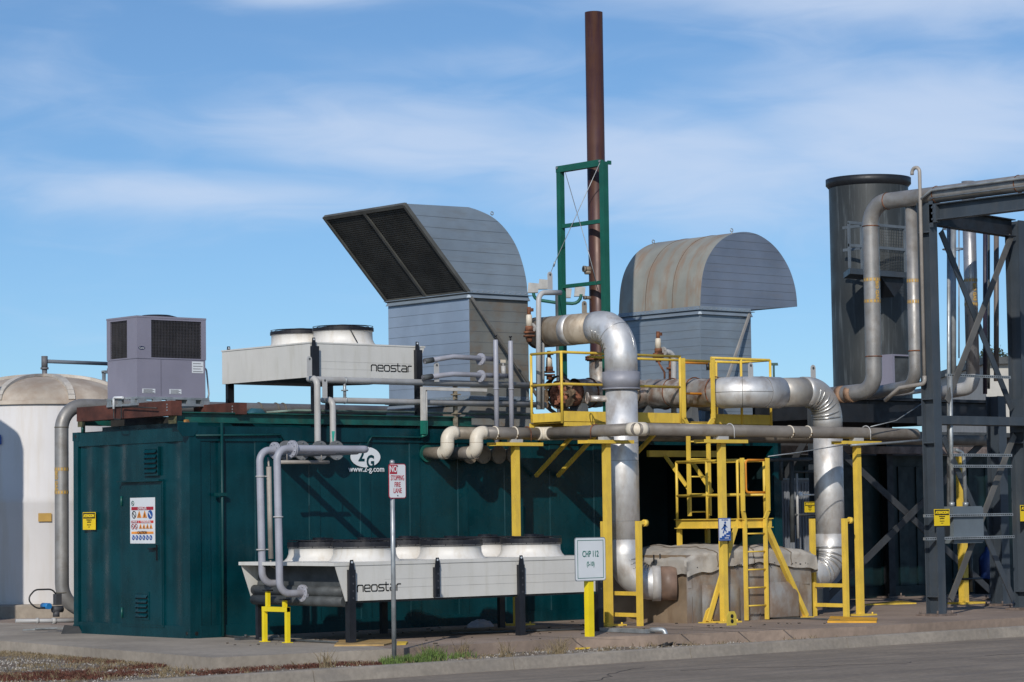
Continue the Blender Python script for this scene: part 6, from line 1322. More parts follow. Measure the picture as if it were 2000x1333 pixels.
for (a_, b_, th) in (((.50, .73), (.46, .52), .13), ((.46, .52), (.62, .40), .06), ((.46, .52), (.34, .33), .06), ((.50, .70), (.68, .58), .045), ((.50, .70), (.32, .56), .045), ((.32, .56), (.22, .50), .04)): mb.bar((p.x+w_*a_[0], Yq, p.z+h_*a_[1]), (p.x+w_*b_[0], Yq, p.z+h_*b_[1]), th*w_*1.4, .002, (0,1,0))
mb.build('figure_pictogram', sign_blue, t)
lettering('MIND YOUR STEP' if 0 else 'USE HANDRAIL', .032, (p.x+w_*.5, YC-.105, p.z+h_*.91), (1,0,0), (0,0,1), sign_blue, t, sx=.62)
lettering('CUIDADO', .026, (p.x+w_*.72, YC-.1085, p.z+h_*.22), (1,0,0), (0,0,1), sign_white, t, sx=.6)
lettering('ESCALERAS', .026, (p.x+w_*.62, YC-.1085, p.z+h_*.12), (1,0,0), (0,0,1), sign_white, t, sx=.6)
# duct guards
def guard(lab, pa, pb, X_, ztp, zs_):
    A = atX(pa, 1150, X_); B = atX(pb, 1150, X_); t = thing('duct_guard', (X_, (A.y+B.y)/2, 0), lab, 'guard rail', 'yellow guard frames at the silver ducts'); zt_ = ztp
    for P_ in (A, B): mb = MB(); mb.box((X_-.03, P_.y-.04, 0), (X_+.03, P_.y+.04, zt_)); mb.build('post', yellow_new if 0 else yellow, t)
    for z_ in zs_: mb = MB(); mb.box((X_-.02, B.y+.04, z_-.028), (X_+.02, A.y-.04, z_+.028)); mb.build('crossbar', yellow, t)
    mb = MB(); mb.box((X_+.0, B.y-.03, zt_-.05), (X_+.14, B.y+.03, zt_-.003)); mb.cyl((X_+.1, B.y, zt_-.03), (X_+.16, B.y, zt_-.03), .05, 10); mb.build('standoff', yellow, t)
GX = 6.0; guard('yellow guard frame at the foot of the left silver duct', 1181, 1249, GX, atX(1249, 1018, GX).z, [atX(1249, 1160, GX).z, atX(1249, 1202, GX).z])
GX2 = atY(1652, 1100, -2.62).x-.3; guard('yellow guard frame at the foot of the right silver duct', 1589, 1652, GX2, atX(1652, 1013, GX2).z, [atX(1652, 1144, GX2).z, atX(1652, 1183, GX2).z])
# ================================================================== STEEL PIPE RACK AT THE RIGHT
CA = atZ(1829, 1203, .0); CB = atZ(2003, 1191, .0); CC = atZ(1955, 1183, 0); 
def hcol(p, z0, z1, par, w=.17, d=.25, name='column', m=rack, tf=.016):
    mb = MB(); x, y = p.x, p.y
    mb.box((x-w/2, y-d/2, z0), (x+w/2, y-d/2+tf, z1)); mb.box((x-w/2, y+d/2-tf, z0), (x+w/2, y+d/2, z1)); mb.box((x-.006, y-d/2+tf, z0), (x+.006, y+d/2-tf, z1)); c = mb.build(name, m, par)
    mb = MB(); mb.box((x-.22, y-.22, z0-.03), (x+.22, y+.22, z0+.0)); 
    for sx_ in (-1, 1):
        for sy_ in (-1, 1): mb.cyl((x+sx_*.17, y+sy_*.17, z0), (x+sx_*.17, y+sy_*.17, z0+.05), .016, 6)
    mb.build('base_plate', mat('rusty_base', (.16, .12, .10), .8, var=.3, vs=8), c); return c
zTop = atY(1829, 398, CA.y).z; zTop2 = zTop
t = thing('pipe_rack', (CA.x, CA.y, .03), 'blue-grey steel pipe rack of columns, beams and crossed braces at the right edge', 'pipe rack')
cA = hcol(CA, .03, zTop, t); cB = hcol(V(CB.x, CB.y, 0), .03, zTop-.1, t, w=.20, d=.28)
mb = MB()
for yy in (456, 780, 865, 1165): z_ = atY(1829, yy, CA.y).z; mb.box((CA.x-.084, CA.y-.108, z_-.012), (CA.x-.007, CA.y+.108, z_+.012))
mb.build('stiffener', rack, cA)
mb = MB()
for yy in (785, 865, 1155): z_ = atY(1992, yy, CB.y).z; mb.box((CB.x-.099, CB.y-.12, z_-.012), (CB.x-.007, CB.y+.12, z_+.012))
mb.build('stiffener', rack, cB)
# top beam running out across the road side
zb_t = atX(1860, 412, CA.x).z+.03; bh = .30
pA = V(CA.x, CA.y-.13, zTop-.17); pB = V(CA.x, CA.y-5.2, zTop-.17); mb = MB(); ibeam(mb, pA, pB, .25, .18, .018, .01); mb.build('top_beam', rack, t)
mb = MB(); mb.box((CA.x-.10, CA.y-.20, zTop-.40), (CA.x-.088, CA.y-.13, zTop-.0)); mb.box((CA.x-.10, CA.y-.26, zTop-.33), (CA.x-.0, CA.y-.127, zTop-.05)); 
for k in range(3): mb.cyl((CA.x-.115, CA.y-.20, zTop-.28+.09*k), (CA.x-.10, CA.y-.20, zTop-.28+.09*k), .018, 6)
mb.build('splice_plate', rack, t)
FC = V(CA.x, CA.y-5.2, 0); hcol(V(FC.x, FC.y, 0), -.2, zTop-.34, t)
# beams between A and B and inner pair
CD = atZ(1662, 1188, .0); 
mb = MB(); ibeam(mb, V(CA.x+.1, CA.y, zTop-.2), V(CB.x-.1, CB.y, zTop-.22), .28, .16, .016, .01); mb.build('side_beam', rack_dark, t)
z_ = atY(1910, 822, CA.y).z; mb = MB(); mb.box((CA.x+.09, CA.y-.03, z_-.065), (CB.x-.1, CB.y+.03, z_+.065)); mb.build('strut', rack, t)
def xb(pa, pb, w=.11, m=rack_dirty, dy=0, name='brace'):
    def pt(px_, py_):
        d = ray(px_, py_); A_, B_ = V(CA.x, CA.y, 0), V(CB.x, CB.y, 0); n_ = V(-(B_-A_).y, (B_-A_).x, 0).normalized(); k = (A_-CAM).dot(n_)/d.dot(n_); return CAM+d*k+n_*dy
    mb = MB(); mb.bar(pt(*pa), pt(*pb), w, .02, (0,1,0)); mb.build(name, m, t)
xb((1843, 452), (1982, 800), m=rack, dy=.05); xb((1972, 462), (1846, 785), dy=-.03); xb((1848, 855), (1985, 1172), m=rack, dy=.05); xb((1978, 850), (1853, 1172), dy=-.03)
mb = MB(); mb.box((CB.x-.12, CB.y-.16, atY(1985, 845, CB.y).z), (CB.x-.101, CB.y+.1, atY(1985, 780, CB.y).z)); mb.build('gusset', rack, t)
# back bay: deck table seen dark behind
t = thing('equipment_deck', (CD.x, CD.y, 0), 'dark steel equipment deck on braced columns behind the pipe rack', 'steel deck')
DXa, DYa = 12.15, -.25
DXb = DXa+4.6; zd = atY(1660, 776, DYa).z
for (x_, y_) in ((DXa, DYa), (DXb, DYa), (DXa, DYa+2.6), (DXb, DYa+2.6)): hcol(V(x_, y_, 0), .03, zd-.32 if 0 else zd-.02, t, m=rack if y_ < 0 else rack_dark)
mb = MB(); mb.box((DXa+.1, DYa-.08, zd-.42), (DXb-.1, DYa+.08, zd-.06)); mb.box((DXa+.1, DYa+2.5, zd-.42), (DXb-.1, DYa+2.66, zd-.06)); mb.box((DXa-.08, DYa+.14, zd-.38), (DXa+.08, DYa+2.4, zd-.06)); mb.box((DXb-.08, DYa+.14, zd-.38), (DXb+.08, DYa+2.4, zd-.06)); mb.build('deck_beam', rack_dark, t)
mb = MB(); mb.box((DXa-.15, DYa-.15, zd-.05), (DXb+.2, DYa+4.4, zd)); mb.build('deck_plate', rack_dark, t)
mb = MB(); mb.box((DXa-.16, DYa-.17, zd+.001), (DXa+.35, DYa-.0, zd+.06)); mb.build('cap_plate', rack, t)
mb = MB(); mb.box((DXa-.02, DYa-.14, zd-.72), (DXa+.22, DYa-.127, zd-.06))
for k in range(4): mb.cyl((DXa+.13, DYa-.15, zd-.16-.15*k), (DXa+.13, DYa-.14, zd-.16-.15*k), .024, 8)
mb.build('gusset', rack, t)
for (a_, b_) in (((DXa+.1, .15), (DXb-.2, zd-.6)), ((DXb-.2, .15), (DXa+.1, zd-.6))):
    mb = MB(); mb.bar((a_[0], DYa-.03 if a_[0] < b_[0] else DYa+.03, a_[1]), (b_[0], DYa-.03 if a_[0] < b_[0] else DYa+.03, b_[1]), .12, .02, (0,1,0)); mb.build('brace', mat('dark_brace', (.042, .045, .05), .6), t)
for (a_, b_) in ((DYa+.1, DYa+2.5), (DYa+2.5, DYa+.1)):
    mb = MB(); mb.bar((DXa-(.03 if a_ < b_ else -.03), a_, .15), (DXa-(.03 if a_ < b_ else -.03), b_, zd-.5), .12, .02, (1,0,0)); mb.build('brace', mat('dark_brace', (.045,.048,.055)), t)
# free-standing inner column with the rack
t = thing('rack_column', (CC.x, CC.y, .03), 'blue-grey H-section column standing just inside the pipe rack behind the crossed braces', 'column')
hcol(V(CC.x, CC.y, 0), .03, atY(1955, 775, CC.y).z, t, w=.2, d=.26)
# second container behind the deck, with shade put into its teal colours
mb = MB(); t = thing('second_container', (12.6, 2.4, 0), 'second teal container half hidden under the steel deck, shade put into its colour', 'container')
mb.box((12.5, 2.45, .05), (24, 5.4, 2.55)); mb.build('shell', teal_shade, t)
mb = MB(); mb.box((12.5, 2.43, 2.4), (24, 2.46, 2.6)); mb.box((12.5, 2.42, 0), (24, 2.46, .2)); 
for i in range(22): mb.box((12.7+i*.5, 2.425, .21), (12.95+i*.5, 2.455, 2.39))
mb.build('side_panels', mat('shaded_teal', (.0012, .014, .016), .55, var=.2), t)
# roof clutter on container two: pale beams and pink blocks
mb = MB(); mb.box((12.4, 2.0, 2.62), (20, 2.4, 2.75)); tag(mb.build('roof_tray', mat('pinkish_tray', (.22, .17, .15), .8, var=.3, vs=4)), 'pinkish dusty tray lying along the edge of the second container', 'tray')
# grey corrugated cabinet between the containers
cx0 = atY(1517, 1000, .35); cx1 = atY(1562, 1000, .35); zt_ = atY(1540, 938, .35).z
t = thing('cabinet', (cx0.x, .35, 0), 'pale grey ribbed cabinet between the two containers beside the right silver duct', 'cabinet')
mb = MB(); mb.box((cx0.x, .35, 0), (cx1.x+1.0, 1.3, zt_)); mb.build('body', grey_sheet, t)
mb = MB()
for i in range(14): x_ = cx0.x+.04+i*.07; mb.box((x_, .335, .05), (x_+.03, .349, zt_-.05))
mb.build('ribs', grey_sheet, t); mb = MB(); mb.box((cx0.x-.02, .31, zt_), (cx1.x+1.02, 1.32, zt_+.03)); mb.build('lid', galv, t)
mb = MB(); mb.box((cx0.x+.30, .30, zt_-.75), (cx0.x+.42, .334, zt_-.45)); mb.build('switch_box', dark_grey, t)
for i, (pts_, r_, Y_, m_, lab) in enumerate(((((1500, 899), (1585, 897), (1585, 905)), .03, -.5, dark_grey, 'dark conduit running level above the grey cabinet'), (((1526, 900), (1526, 938)), .03, -.5, dark_grey, 'short dark drop pipe, left of the pair above the grey cabinet'), (((1546, 900), (1548, 1060)), .04, -.4, dark_grey, 'long dark drop pipe, right of the pair in front of the grey cabinet'), (((1556, 925), (1559, 1052)), .022, -.4, pipe_grey2, 'thin white upright pipe in front of the grey cabinet'), (((1550, 922), (1592, 922)), .02, -.4, dark_grey, 'thin level bar above the small white fitting by the right silver duct'), (((1550, 1006), (1595, 1006)), .02, -.4, dark_grey, 'thin level bar below the small yellow sign by the right silver duct'))):
    P_ = [atY(x_, y_, Y_) for x_, y_ in pts_]; mb = MB(); mb.tube(P_, r_, 10); tag(mb.build('thin_pipe', m_), lab, 'pipe', 'thin pipes by the grey cabinet')
p = atX(1582, 967, DXX-.1); mb = MB(); mb.tube([(DXX-r2, DYV+.1, p.z), (DXX-r2-.16, DYV+.18, p.z)], .012, 8); mb.lathe((DXX-r2-.2, DYV+.2, p.z-.04), [(.01, 0), (.04, .02), (.045, .05), (.02, .08), (.001, .085)], 12); tag(mb.build('duct_sensor', sign_white), 'small white sensor head on the left side of the right silver duct', 'sensor')
attention_sign(1571, 981, 1592, 1001, 'Y', -.42, 'small shaded yellow sign half hidden behind the right silver duct')
attention_sign(1824, 995, 1855, 1027, 'Y', CA.y-.14, 'yellow and black ATENCION sign on the left column of the blue-grey pipe rack')
attention_sign(1992, 987, 2023, 1018, 'Y', CB.y-.155, 'yellow and black ATENCION sign cut off by the right edge of the photo')
# bio gas pipes
BX = CA.x+.05; rbg = 16/FPX*((V(BX, -2.6, 4)-CAM).dot(fw))
yv1 = atX(1704, 600, BX).y; zt1_ = atX(1735, 393, BX).z; ztE = atX(2000, 357, BX).z; zb1_ = atX(1690, 768, BX).z
yE = CA.y-5.6
slope = 0
t = thing('bio_gas_pipe', (BX, yv1, zb1_), "big grey BIO GAS pipe rising before the dark tower and along the rack top", 'pipe')
mb = MB(); mb.tube(fillet([(BX, yv1+1.35, zb1_-.02), (BX, yv1, zb1_+.03), (BX, yv1, zt1_), (BX, CA.y-.6, zt1_+.0), (BX, yE, zt1_)], [.28, .34, 3], 12), rbg, 28); mb.build('pipe', steel_pipe, t)
mb = MB(); 
for (c_, n_) in (((BX, yv1-.36, zt1_), (0,1,0)), ((BX, yv1, atX(1704, 697, BX).z), (0,0,1)), ((BX, yv1, atX(1704, 442, BX).z), (0,0,1)), ((BX, atX(1830, 380, BX).y, zt1_), (0,1,0)), ((BX, atX(1990, 360, BX).y, zt1_), (0,1,0))): mb.torus(c_, n_, rbg, .010, 28, 6)
mb.build('weld', rust, t)
mb = MB()
for dy_ in (.42, .62): mb.cyl((BX, yv1+dy_+.12, zb1_), (BX, yv1+dy_, zb1_), rbg*1.06, 28)
mb.build('flange', mat('rust_tan_flange', (.22, .13, .08), .7, var=.35, vs=6), t)
marker_tape(t, BX, yv1, atX(1704, 547, BX).z, atX(1704, 589, BX).z, rbg, 'BIO GAS', .62)
X3 = BX+.09; y3 = atX(1785, 600, X3).y; 
t = thing('bio_gas_pipe', (X3, y3, 3), 'second banded grey gas pipe just left of the rack column, joining the top run', 'pipe')
zz3 = zt1_; zb3 = atX(1785, 745, X3).z
mb = MB(); mb.tube(fillet([(X3+.62, y3+1.5, zb3-.12), (X3, y3, zb3-.06), (X3, y3, zz3-.02)], [.3], 10), rbg*.78, 26); mb.build('pipe', steel_pipe, t)
mb = MB(); mb.torus((X3, y3, atX(1785, 686, X3).z), (0,0,1), rbg*.78, .012, 28, 6); mb.build('weld', rust, t)
marker_tape(t, X3, y3, atX(1785, 549, X3).z, atX(1785, 590, X3).z, rbg*.78, None)
# pipe inside the rack
X4 = 13.2; y4 = atX(1897, 600, X4).y; zb4 = atX(1897, 748, X4).z
t = thing('bio_gas_pipe', (X4, y4, 2.9), 'banded silver gas pipe seen through the rack, with a white elbow at its foot', 'pipe')
r4 = 13/FPX*((V(X4, y4, 4)-CAM).dot(fw))
mb = MB(); mb.cyl((X4, y4, zb4+.12), (X4, y4, zTop+.6), r4, 26); mb.build('pipe', mat('bright_pipe', (.36, .36, .37), .35, metal=.6, var=.08), t)
mb = MB(); mb.tube(fillet([(X4, y4, zb4+.13), (X4, y4, zb4-.08), (X4, y4+.7, zb4-.14)], .2, 8), r4*1.03, 26); mb.build('elbow', pipe_grey2, t)
marker_tape(t, X4, y4, atX(1897, 548, X4).z, atX(1897, 595, X4).z, r4, 'BIO GAS', .55)
# thin risers
for i, (px_, y0_, y1_, Xv, r_, m_, lab) in enumerate(((1853, 440, 1000, 11.9, .030, galv, 'thin galvanised riser closest behind the left rack column'), (1862, 440, 760, 12.6, .045, galv, 'slightly thicker galvanised riser just right of the thinnest one behind the rack column'), (1924, 400, 770, 13.9, .035, mat('purple_black', (.02, .016, .035), .5), 'dark purple riser right of the banded silver pipe'), (1931, 440, 760, 13.4, .022, dark_grey, 'very thin dark riser between the purple and the brown one'), (1946, 440, 745, 13.6, .042, mat('brown_grey_riser', (.14, .12, .11), .5), 'brown-grey riser nearest the right rack column'))):
    a = atX(px_, y1_, Xv); b = atX(px_, y0_, Xv); mb = MB(); mb.cyl(a, b, r_, 12); tag(mb.build('riser', m_), lab, 'pipe', 'thin risers inside the pipe rack')
# gooseneck vent
Xg = CA.x-.12; p = atX(1798, 420, Xg); zt_ = atX(1798, 336, Xg).z; zb_ = atX(1799, 735, Xg).z; q = atX(1784, 334, Xg)
mb = MB(); r_ = .075; mb.tube([(Xg, p.y, zb_), (Xg, p.y, zt_)]+[(Xg, p.y+r_-r_*math.cos(R(k*18)), zt_+r_*math.sin(R(k*18))) for k in range(1, 11)]+[(Xg, p.y+2*r_, zt_-.03)], .028, 12); mb.tube(fillet([(Xg, p.y, zb_), (Xg, p.y+.0, zb_-.12), (Xg, p.y+.5, zb_-.16), (Xg, p.y+.8, zb_-.34)], .06, 4), .032, 10); o = mb.build('gooseneck_vent', mat('tan_grey_pipe', (.30,.27,.24))); tag(o, 'thin gooseneck vent pipe hooked over at its top beside the rack column', 'vent pipe')
# conduit on top beam
pA_ = V(CA.x-.12, CA.y-.1, zTop+.10); mb = MB(); mb.tube(fillet([V(CA.x-.12, CA.y+.05, zTop+.02), pA_+V(0,-.1,.06), V(CA.x-.12, CA.y-5, zTop+.16)], .1, 4), .022, 8); mb.tube([V(CA.x-.10, CA.y-.15, zTop+.04), V(CA.x-.10, CA.y-5, zTop+.05)], .012, 6)
o = mb.build('beam_conduit', galv); tag(o, 'galvanised conduit running along the top beam of the pipe rack', 'conduit')
# slotted strut channels and electrical enclosure on the rack
def slotted(px0, px1, py_, Yv, lab):
    a = atY(px0, py_, Yv); b = atY(px1, py_, Yv); mb = MB(); mb.box((a.x, Yv-.02, a.z-.021), (b.x, Yv+.02, a.z+.021)); mb.mk = len(mb.f); n_ = int((b.x-a.x)/.05)
    for i in range(n_): mb.cbox((a.x+.03+i*.05, Yv-.021, a.z), (.028, .004, .015))
    o = mb.build('strut_channel', [galv, sign_black]); tag(o, lab, 'strut channel', 'slotted channels across the pipe rack')
YS = CA.y-.0
slotted(1848, 1972, 733, YS+.1, 'slotted channel above the white pipe elbow, topmost across the rack')
slotted(1858, 1975, 889, YS-.09, 'slotted channel just below the grey strut, second from the top across the rack')
slotted(1860, 1975, 911, YS-.09, 'slotted channel third from the top across the rack, crossing the conduits')
slotted(1805, 1977, 1008, YS-.09, 'slotted channel crossing the middle of the grey electrical enclosure')
slotted(1805, 1980, 1053, YS-.09, 'slotted channel along the bottom edge of the grey electrical enclosure')
a = atY(1848, 1062, YS+.1); b = atY(1903, 989, YS+.1); t = thing('electrical_enclosure', (a.x, YS+.1, a.z), 'grey electrical enclosure mounted between the rack columns', 'enclosure')
mb = MB(); mb.box((a.x, YS-.05, a.z), (b.x, YS+.2, b.z)); mb.build('box', mat('enclosure_grey', (.12, .145, .165), .5, var=.05), t); mb = MB(); mb.box((a.x-.01, YS-.065, a.z+.02), (b.x+.01, YS-.051, b.z-.02)); mb.build('door', mat('enclosure_grey', (.12,.145,.165)), t)
for (px_, yt) in ((1859, 735), (1886, 885)):
    p = atY(px_, 989, YS+.05); q = atY(px_-3, yt, YS+.05); mb = MB()
    if px_ == 1886: mb.tube(fillet([p, V(p.x-.02, p.y, q.z), V(p.x-.22, p.y, q.z+.05), ], .12, 6), .03, 12)
    else: mb.tube(fillet([p, V(q.x, p.y, q.z)], .1, 4), .033, 12)
    mb.cyl(p, p+V(0,0,.06), .045, 10); mb.build('conduit', galv, t)
# yellow post and blue bottle inside the rack
p = atZ(1883, 1180, 0); t = thing('pipe_support', p, 'shaded yellow post with pipe clamps inside the rack, below the electrical enclosure', 'support post')
mb = MB(); mb.box((p.x-.06, p.y-.06, 0), (p.x+.06, p.y+.06, 2.5)); mb.build('post', yellow, t); mb = MB(); mb.box((p.x-.22, p.y-.18, 0), (p.x+.35, p.y+.18, .03)); mb.build('base_plate', yellow, t); mb = MB(); mb.cyl((p.x-.35, p.y-.07, .42), (p.x+.4, p.y-.07, .42), .018, 8); mb.cyl((p.x+.13, p.y-.05, .2), (p.x+.13, p.y-.05, .95), .035, 8); mb.build('clamp_bar', cable_m, t)
p = atZ(1931, 1160, 0); t = thing('water_jug', p, 'blue plastic water jug standing in the shade inside the rack', 'jug')
mb = MB(); mb.lathe(p, [(.16, .28), (.17, .3), (.17, .66), (.12, .74), (.06, .80), (.05, .88), (.001, .88)], 24); mb.build('bottle', mat('blue_plastic', (.012, .035, .14), .45), t); mb = MB(); mb.box(p+V(-.18,-.18,0), p+V(.18,.18,.28)); mb.build('stand', rack_dark, t)
# guy wires
for (pts_, lab) in ((((1500, 892), (1560, 884), (1656, 868)), 'thin pale cable sagging from the container to the rightmost yellow post'), (((1700, 834), (1750, 822), (1803, 787)), 'thin pale cable rising to the rack column'), (((1662, 870), (1730, 866), (1803, 860)), 'thin pale rod between the rightmost yellow post and the rack column')):
    P_ = [atY(x_, y_, -2.9) for x_, y_ in pts_]; mb = MB(); mb.tube(P_, .008 if 'rod' not in lab else .018, 6); tag(mb.build('cable', galv), lab, 'cable', 'thin cables at the rack')
# ================================================================== DARK TOWER
TX = atY(1699, 500, 2.6); k = (V(TX.x, TX.y, 3)-CAM).dot(fw); rT = 77.5/FPX*k; zt_ = atY(1699, 352, 2.6).z
t = thing('dark_tower', (TX.x, TX.y, zd), 'tall dark grey cylindrical tower with a rim and small service platform behind the gas pipes', 'tower')
mb = MB(); mb.lathe((TX.x, TX.y, 0), [(rT*.99, zd), (rT*1.0, zt_-.12), (rT*1.0, zt_)], 64); mb.build('shell', tower_m, t)
mb = MB(); mb.lathe((TX.x, TX.y, 0), [(rT*1.0, zt_-.16), (rT*1.075, zt_-.10), (rT*1.075, zt_+.01), (rT*.95, zt_+.02)], 64); mb.cyl((TX.x, TX.y, zt_-.1), (TX.x, TX.y, zt_+.01), rT*.97, 40); mb.build('rim', mat('tower_rim', (.012, .014, .018), .5), t)
PYp = TX.y-rT-.55
a = atY(1660, 535, PYp); b = atY(1772, 535, PYp); z0_, zq, zr = a.z, atY(1700, 483, PYp).z, atY(1700, 439, PYp).z
mb = MB(); mb.prism([(a.x, PYp, z0_), (b.x, PYp, z0_), (b.x, PYp+.7, z0_), (a.x+.6, PYp+.7, z0_)], V(0,0,.10)); mb.build('service_platform', rack, t)
mb = MB()
for z_ in (zq, zr): mb.box((a.x, PYp, z_-.02), (b.x, PYp+.03, z_+.03)); mb.box((a.x+.6, PYp+.031, z_-.02), (a.x+.63, PYp+.7, z_+.03))
for x_ in (a.x, b.x-.04, a.x+.33): mb.box((x_, PYp+.001, z0_+.1), (x_+.04, PYp+.04, zr))
mb.build('guard_rail', mat('grey_rail', (.11, .13, .15), .5), t)
mb = MB()
for i in range(26): x_ = a.x+.35+(b.x-a.x-.4)*i/25; mb.cyl((x_, PYp+.05, z0_+.1), (x_, PYp+.05, zr), .004, 4)
for i in range(16): z_ = z0_+.12+(zr-z0_-.12)*i/15; mb.cyl((a.x+.35, PYp+.05, z_), (b.x-.05, PYp+.05, z_), .004, 4)
mb.build('mesh_screen', mat('mesh_grey', (.11, .11, .10), .6), t)
mb = MB(); mb.prism([(b.x-.6, PYp+.1, z0_), (b.x, PYp+.1, z0_), (b.x, PYp+.1, z0_-.1), (b.x-.25, PYp+.1, z0_-.35)], V(0,.3,0)); mb.build('platform_bracket', rack_dark, t)
a = atY(1745, 750, PYp+.3); b = atY(1776, 697, PYp+.3); mb = MB(); mb.box((a.x, a.y, a.z), (b.x+.2, a.y+.5, b.z)); mb.build('hatch_box', dark_grey, t); mb = MB(); mb.box((a.x-.06, a.y-.04, b.z), (b.x+.2, a.y+.5, b.z+.03)); mb.box((a.x-.06, a.y-.04, a.z-.1), (a.x, a.y+.4, b.z)); mb.build('hatch_frame', ac_m, t)
# low horizontal pipes around tower foot
for (pts_, r_, Yv, m_, lab) in ((((1726, 764), (1745, 755), (1806, 748)), .035, -.6, pipe_grey2, 'thin grey pipe bending over the deck, upper of two'), (((1728, 770), (1760, 769), (1806, 763)), .04, -.7, pipe_grey2, 'thin grey pipe bending over the deck, lower of two')):
    P_ = [atY(x_, y_, Yv) for x_, y_ in pts_]; mb = MB(); mb.tube(fillet(P_, .1, 4), r_, 14); tag(mb.build('deck_pipe', m_), lab, 'pipe', 'pipes on the steel deck')
# back stair/ladder cage seen through the rack
p0 = atX(1862, 600, 15); mb = MB()
for zz_ in (447, 487):
    c = atX(1862, zz_, 15); mb.torus(c, (0,0,1), .18, .012, 20, 5)
for px_ in (1866, 1873): mb.cyl(atX(px_, 700, 15), atX(px_, 447, 15), .014, 6)
tag(mb.build('ladder_cage', galv), 'caged ladder top seen through the rack behind the risers', 'ladder')
# ================================================================== FAR BACKGROUND
def farpt(px_, py_, dist): d = ray(px_, py_); return CAM+d*dist
a = farpt(1925, 712, 75); b = farpt(2040, 830, 75); t = thing('far_building', (a.x, a.y, -.4), 'off-white building seen through the right end of the pipe rack', 'building')
xd = V(rt.x, rt.y, 0).normalized(); yd = V(fw.x, fw.y, 0).normalized(); base = V(a.x, a.y, -.4)
mb = MB(); w_ = 9; mb.prism([base, base+xd*w_, base+xd*w_+V(0,0,a.z+.4), base+V(0,0,a.z+.4)], yd*8); mb.build('wall', far_wall, t)
mb = MB(); mb.prism([base+xd*-.1+V(0,0,a.z+.4)-yd*.2, base+xd*(w_+.1)+V(0,0,a.z+.4)-yd*.2, base+xd*(w_+.1)+V(0,0,a.z+.6)-yd*.2, base-xd*.1+V(0,0,a.z+.6)-yd*.2], yd*8.4); mb.build('roof', dark_grey, t)
mb = MB(); mb.box((13.6, 7.2, -.4), (34, 12, 3.15)); t = thing('back_shed', (20, 7.2, -.4), 'long low dark shed glimpsed under the steel deck', 'shed'); mb.build('wall', mat('shed_wall', (.05, .045, .042), .8, var=.25, vs=1), t)
mb = MB(); mb.box((13.5, 7.05, 3.151), (34.1, 12.1, 3.25)); mb.build('roof', dark_grey, t)
# dark tree behind it
c = farpt(1938, 690, 110); t = thing('tree', (c.x, c.y, -.4), 'dark rounded tree behind the off-white building', 'tree')
mb = MB(); mb.tube([(c.x, c.y, -.4), (c.x+.2, c.y, 3), (c.x+.1, c.y, c.z)], [.3, .22, .1], 10); mb.build('trunk', mat('bark', (.06, .045, .03), .9), t)
mb = MB()
for _ in range(16000):
    u_ = random.gauss(0, 1); v_ = random.gauss(0, 1); w2 = random.gauss(0, 1); L_ = math.sqrt(u_*u_+v_*v_+w2*w2); r_ = random.random()**.4; d = V(u_, v_, w2)/L_
    lump = 1+.25*mnoise.noise(d*2.2); p = V(c.x, c.y, c.z-1.3)+V(d.x*1.5, d.y*1.5, d.z*1.5)*r_*lump; s_ = random.uniform(.03, .08); a1 = V(random.gauss(0,1), random.gauss(0,1), random.gauss(0,1)).normalized(); a2 = a1.orthogonal().normalized()
    mb.add([p+a1*s_, p+a2*s_*.6, p-a1*s_, p-a2*s_*.6], [(0,1,2,3)])
mb.build('crown', mat('leaf', (.03, .045, .02), .8, var=.3, vs=6), t)
# distant floodlight mast behind the stack frame
c0 = farpt(1089, 590, 95); t = thing('floodlight_mast', (c0.x, c0.y, -.4), 'distant floodlight mast with boxy lamps on a crossbar seen behind the green frame', 'light mast')
def fp(px_, py_): return farpt(px_, py_, 95)
mb = MB(); mb.tube([(c0.x, c0.y, -.4), fp(1089, 575)], .09, 10); mb.build('mast', dark_grey, t)
mb = MB(); mb.tube(fillet([fp(1042, 573), fp(1042, 585), fp(1089, 592), fp(1134, 594), fp(1135, 575)], .3, 4), .06, 8); mb.build('crossbar', frame_green, t)
for (px_, py_) in ((1041, 563), (1062, 556), (1105, 573), (1132, 570)):
    p = fp(px_, py_); mb = MB(); mb.prism([p-xd*.2+V(0,0,-.16), p+xd*.18+V(0,0,-.16), p+xd*.22+V(0,0,.16), p-xd*.16+V(0,0,.2)], yd*.3); mb.build('lamp', mat('lamp_grey', (.35, .34, .32), .5, var=.1), t)
c0 = farpt(1511, 735, 120); t = thing('floodlight_mast', (c0.x, c0.y, -.4), 'tiny far-off light pole in the gap right of the outlet duct', 'light mast')
def fp2(px_, py_): return farpt(px_, py_, 120)
mb = MB(); mb.tube([(c0.x, c0.y, -.4), fp2(1511, 712)], .05, 8); mb.build('mast', mat('dull_green', (.05, .10, .09), .6), t); mb = MB(); mb.prism([fp2(1505, 714), fp2(1520, 714), fp2(1519, 709), fp2(1506, 709)], yd*.2); mb.build('lamp', mat('dull_green', (.05,.10,.09)), t)
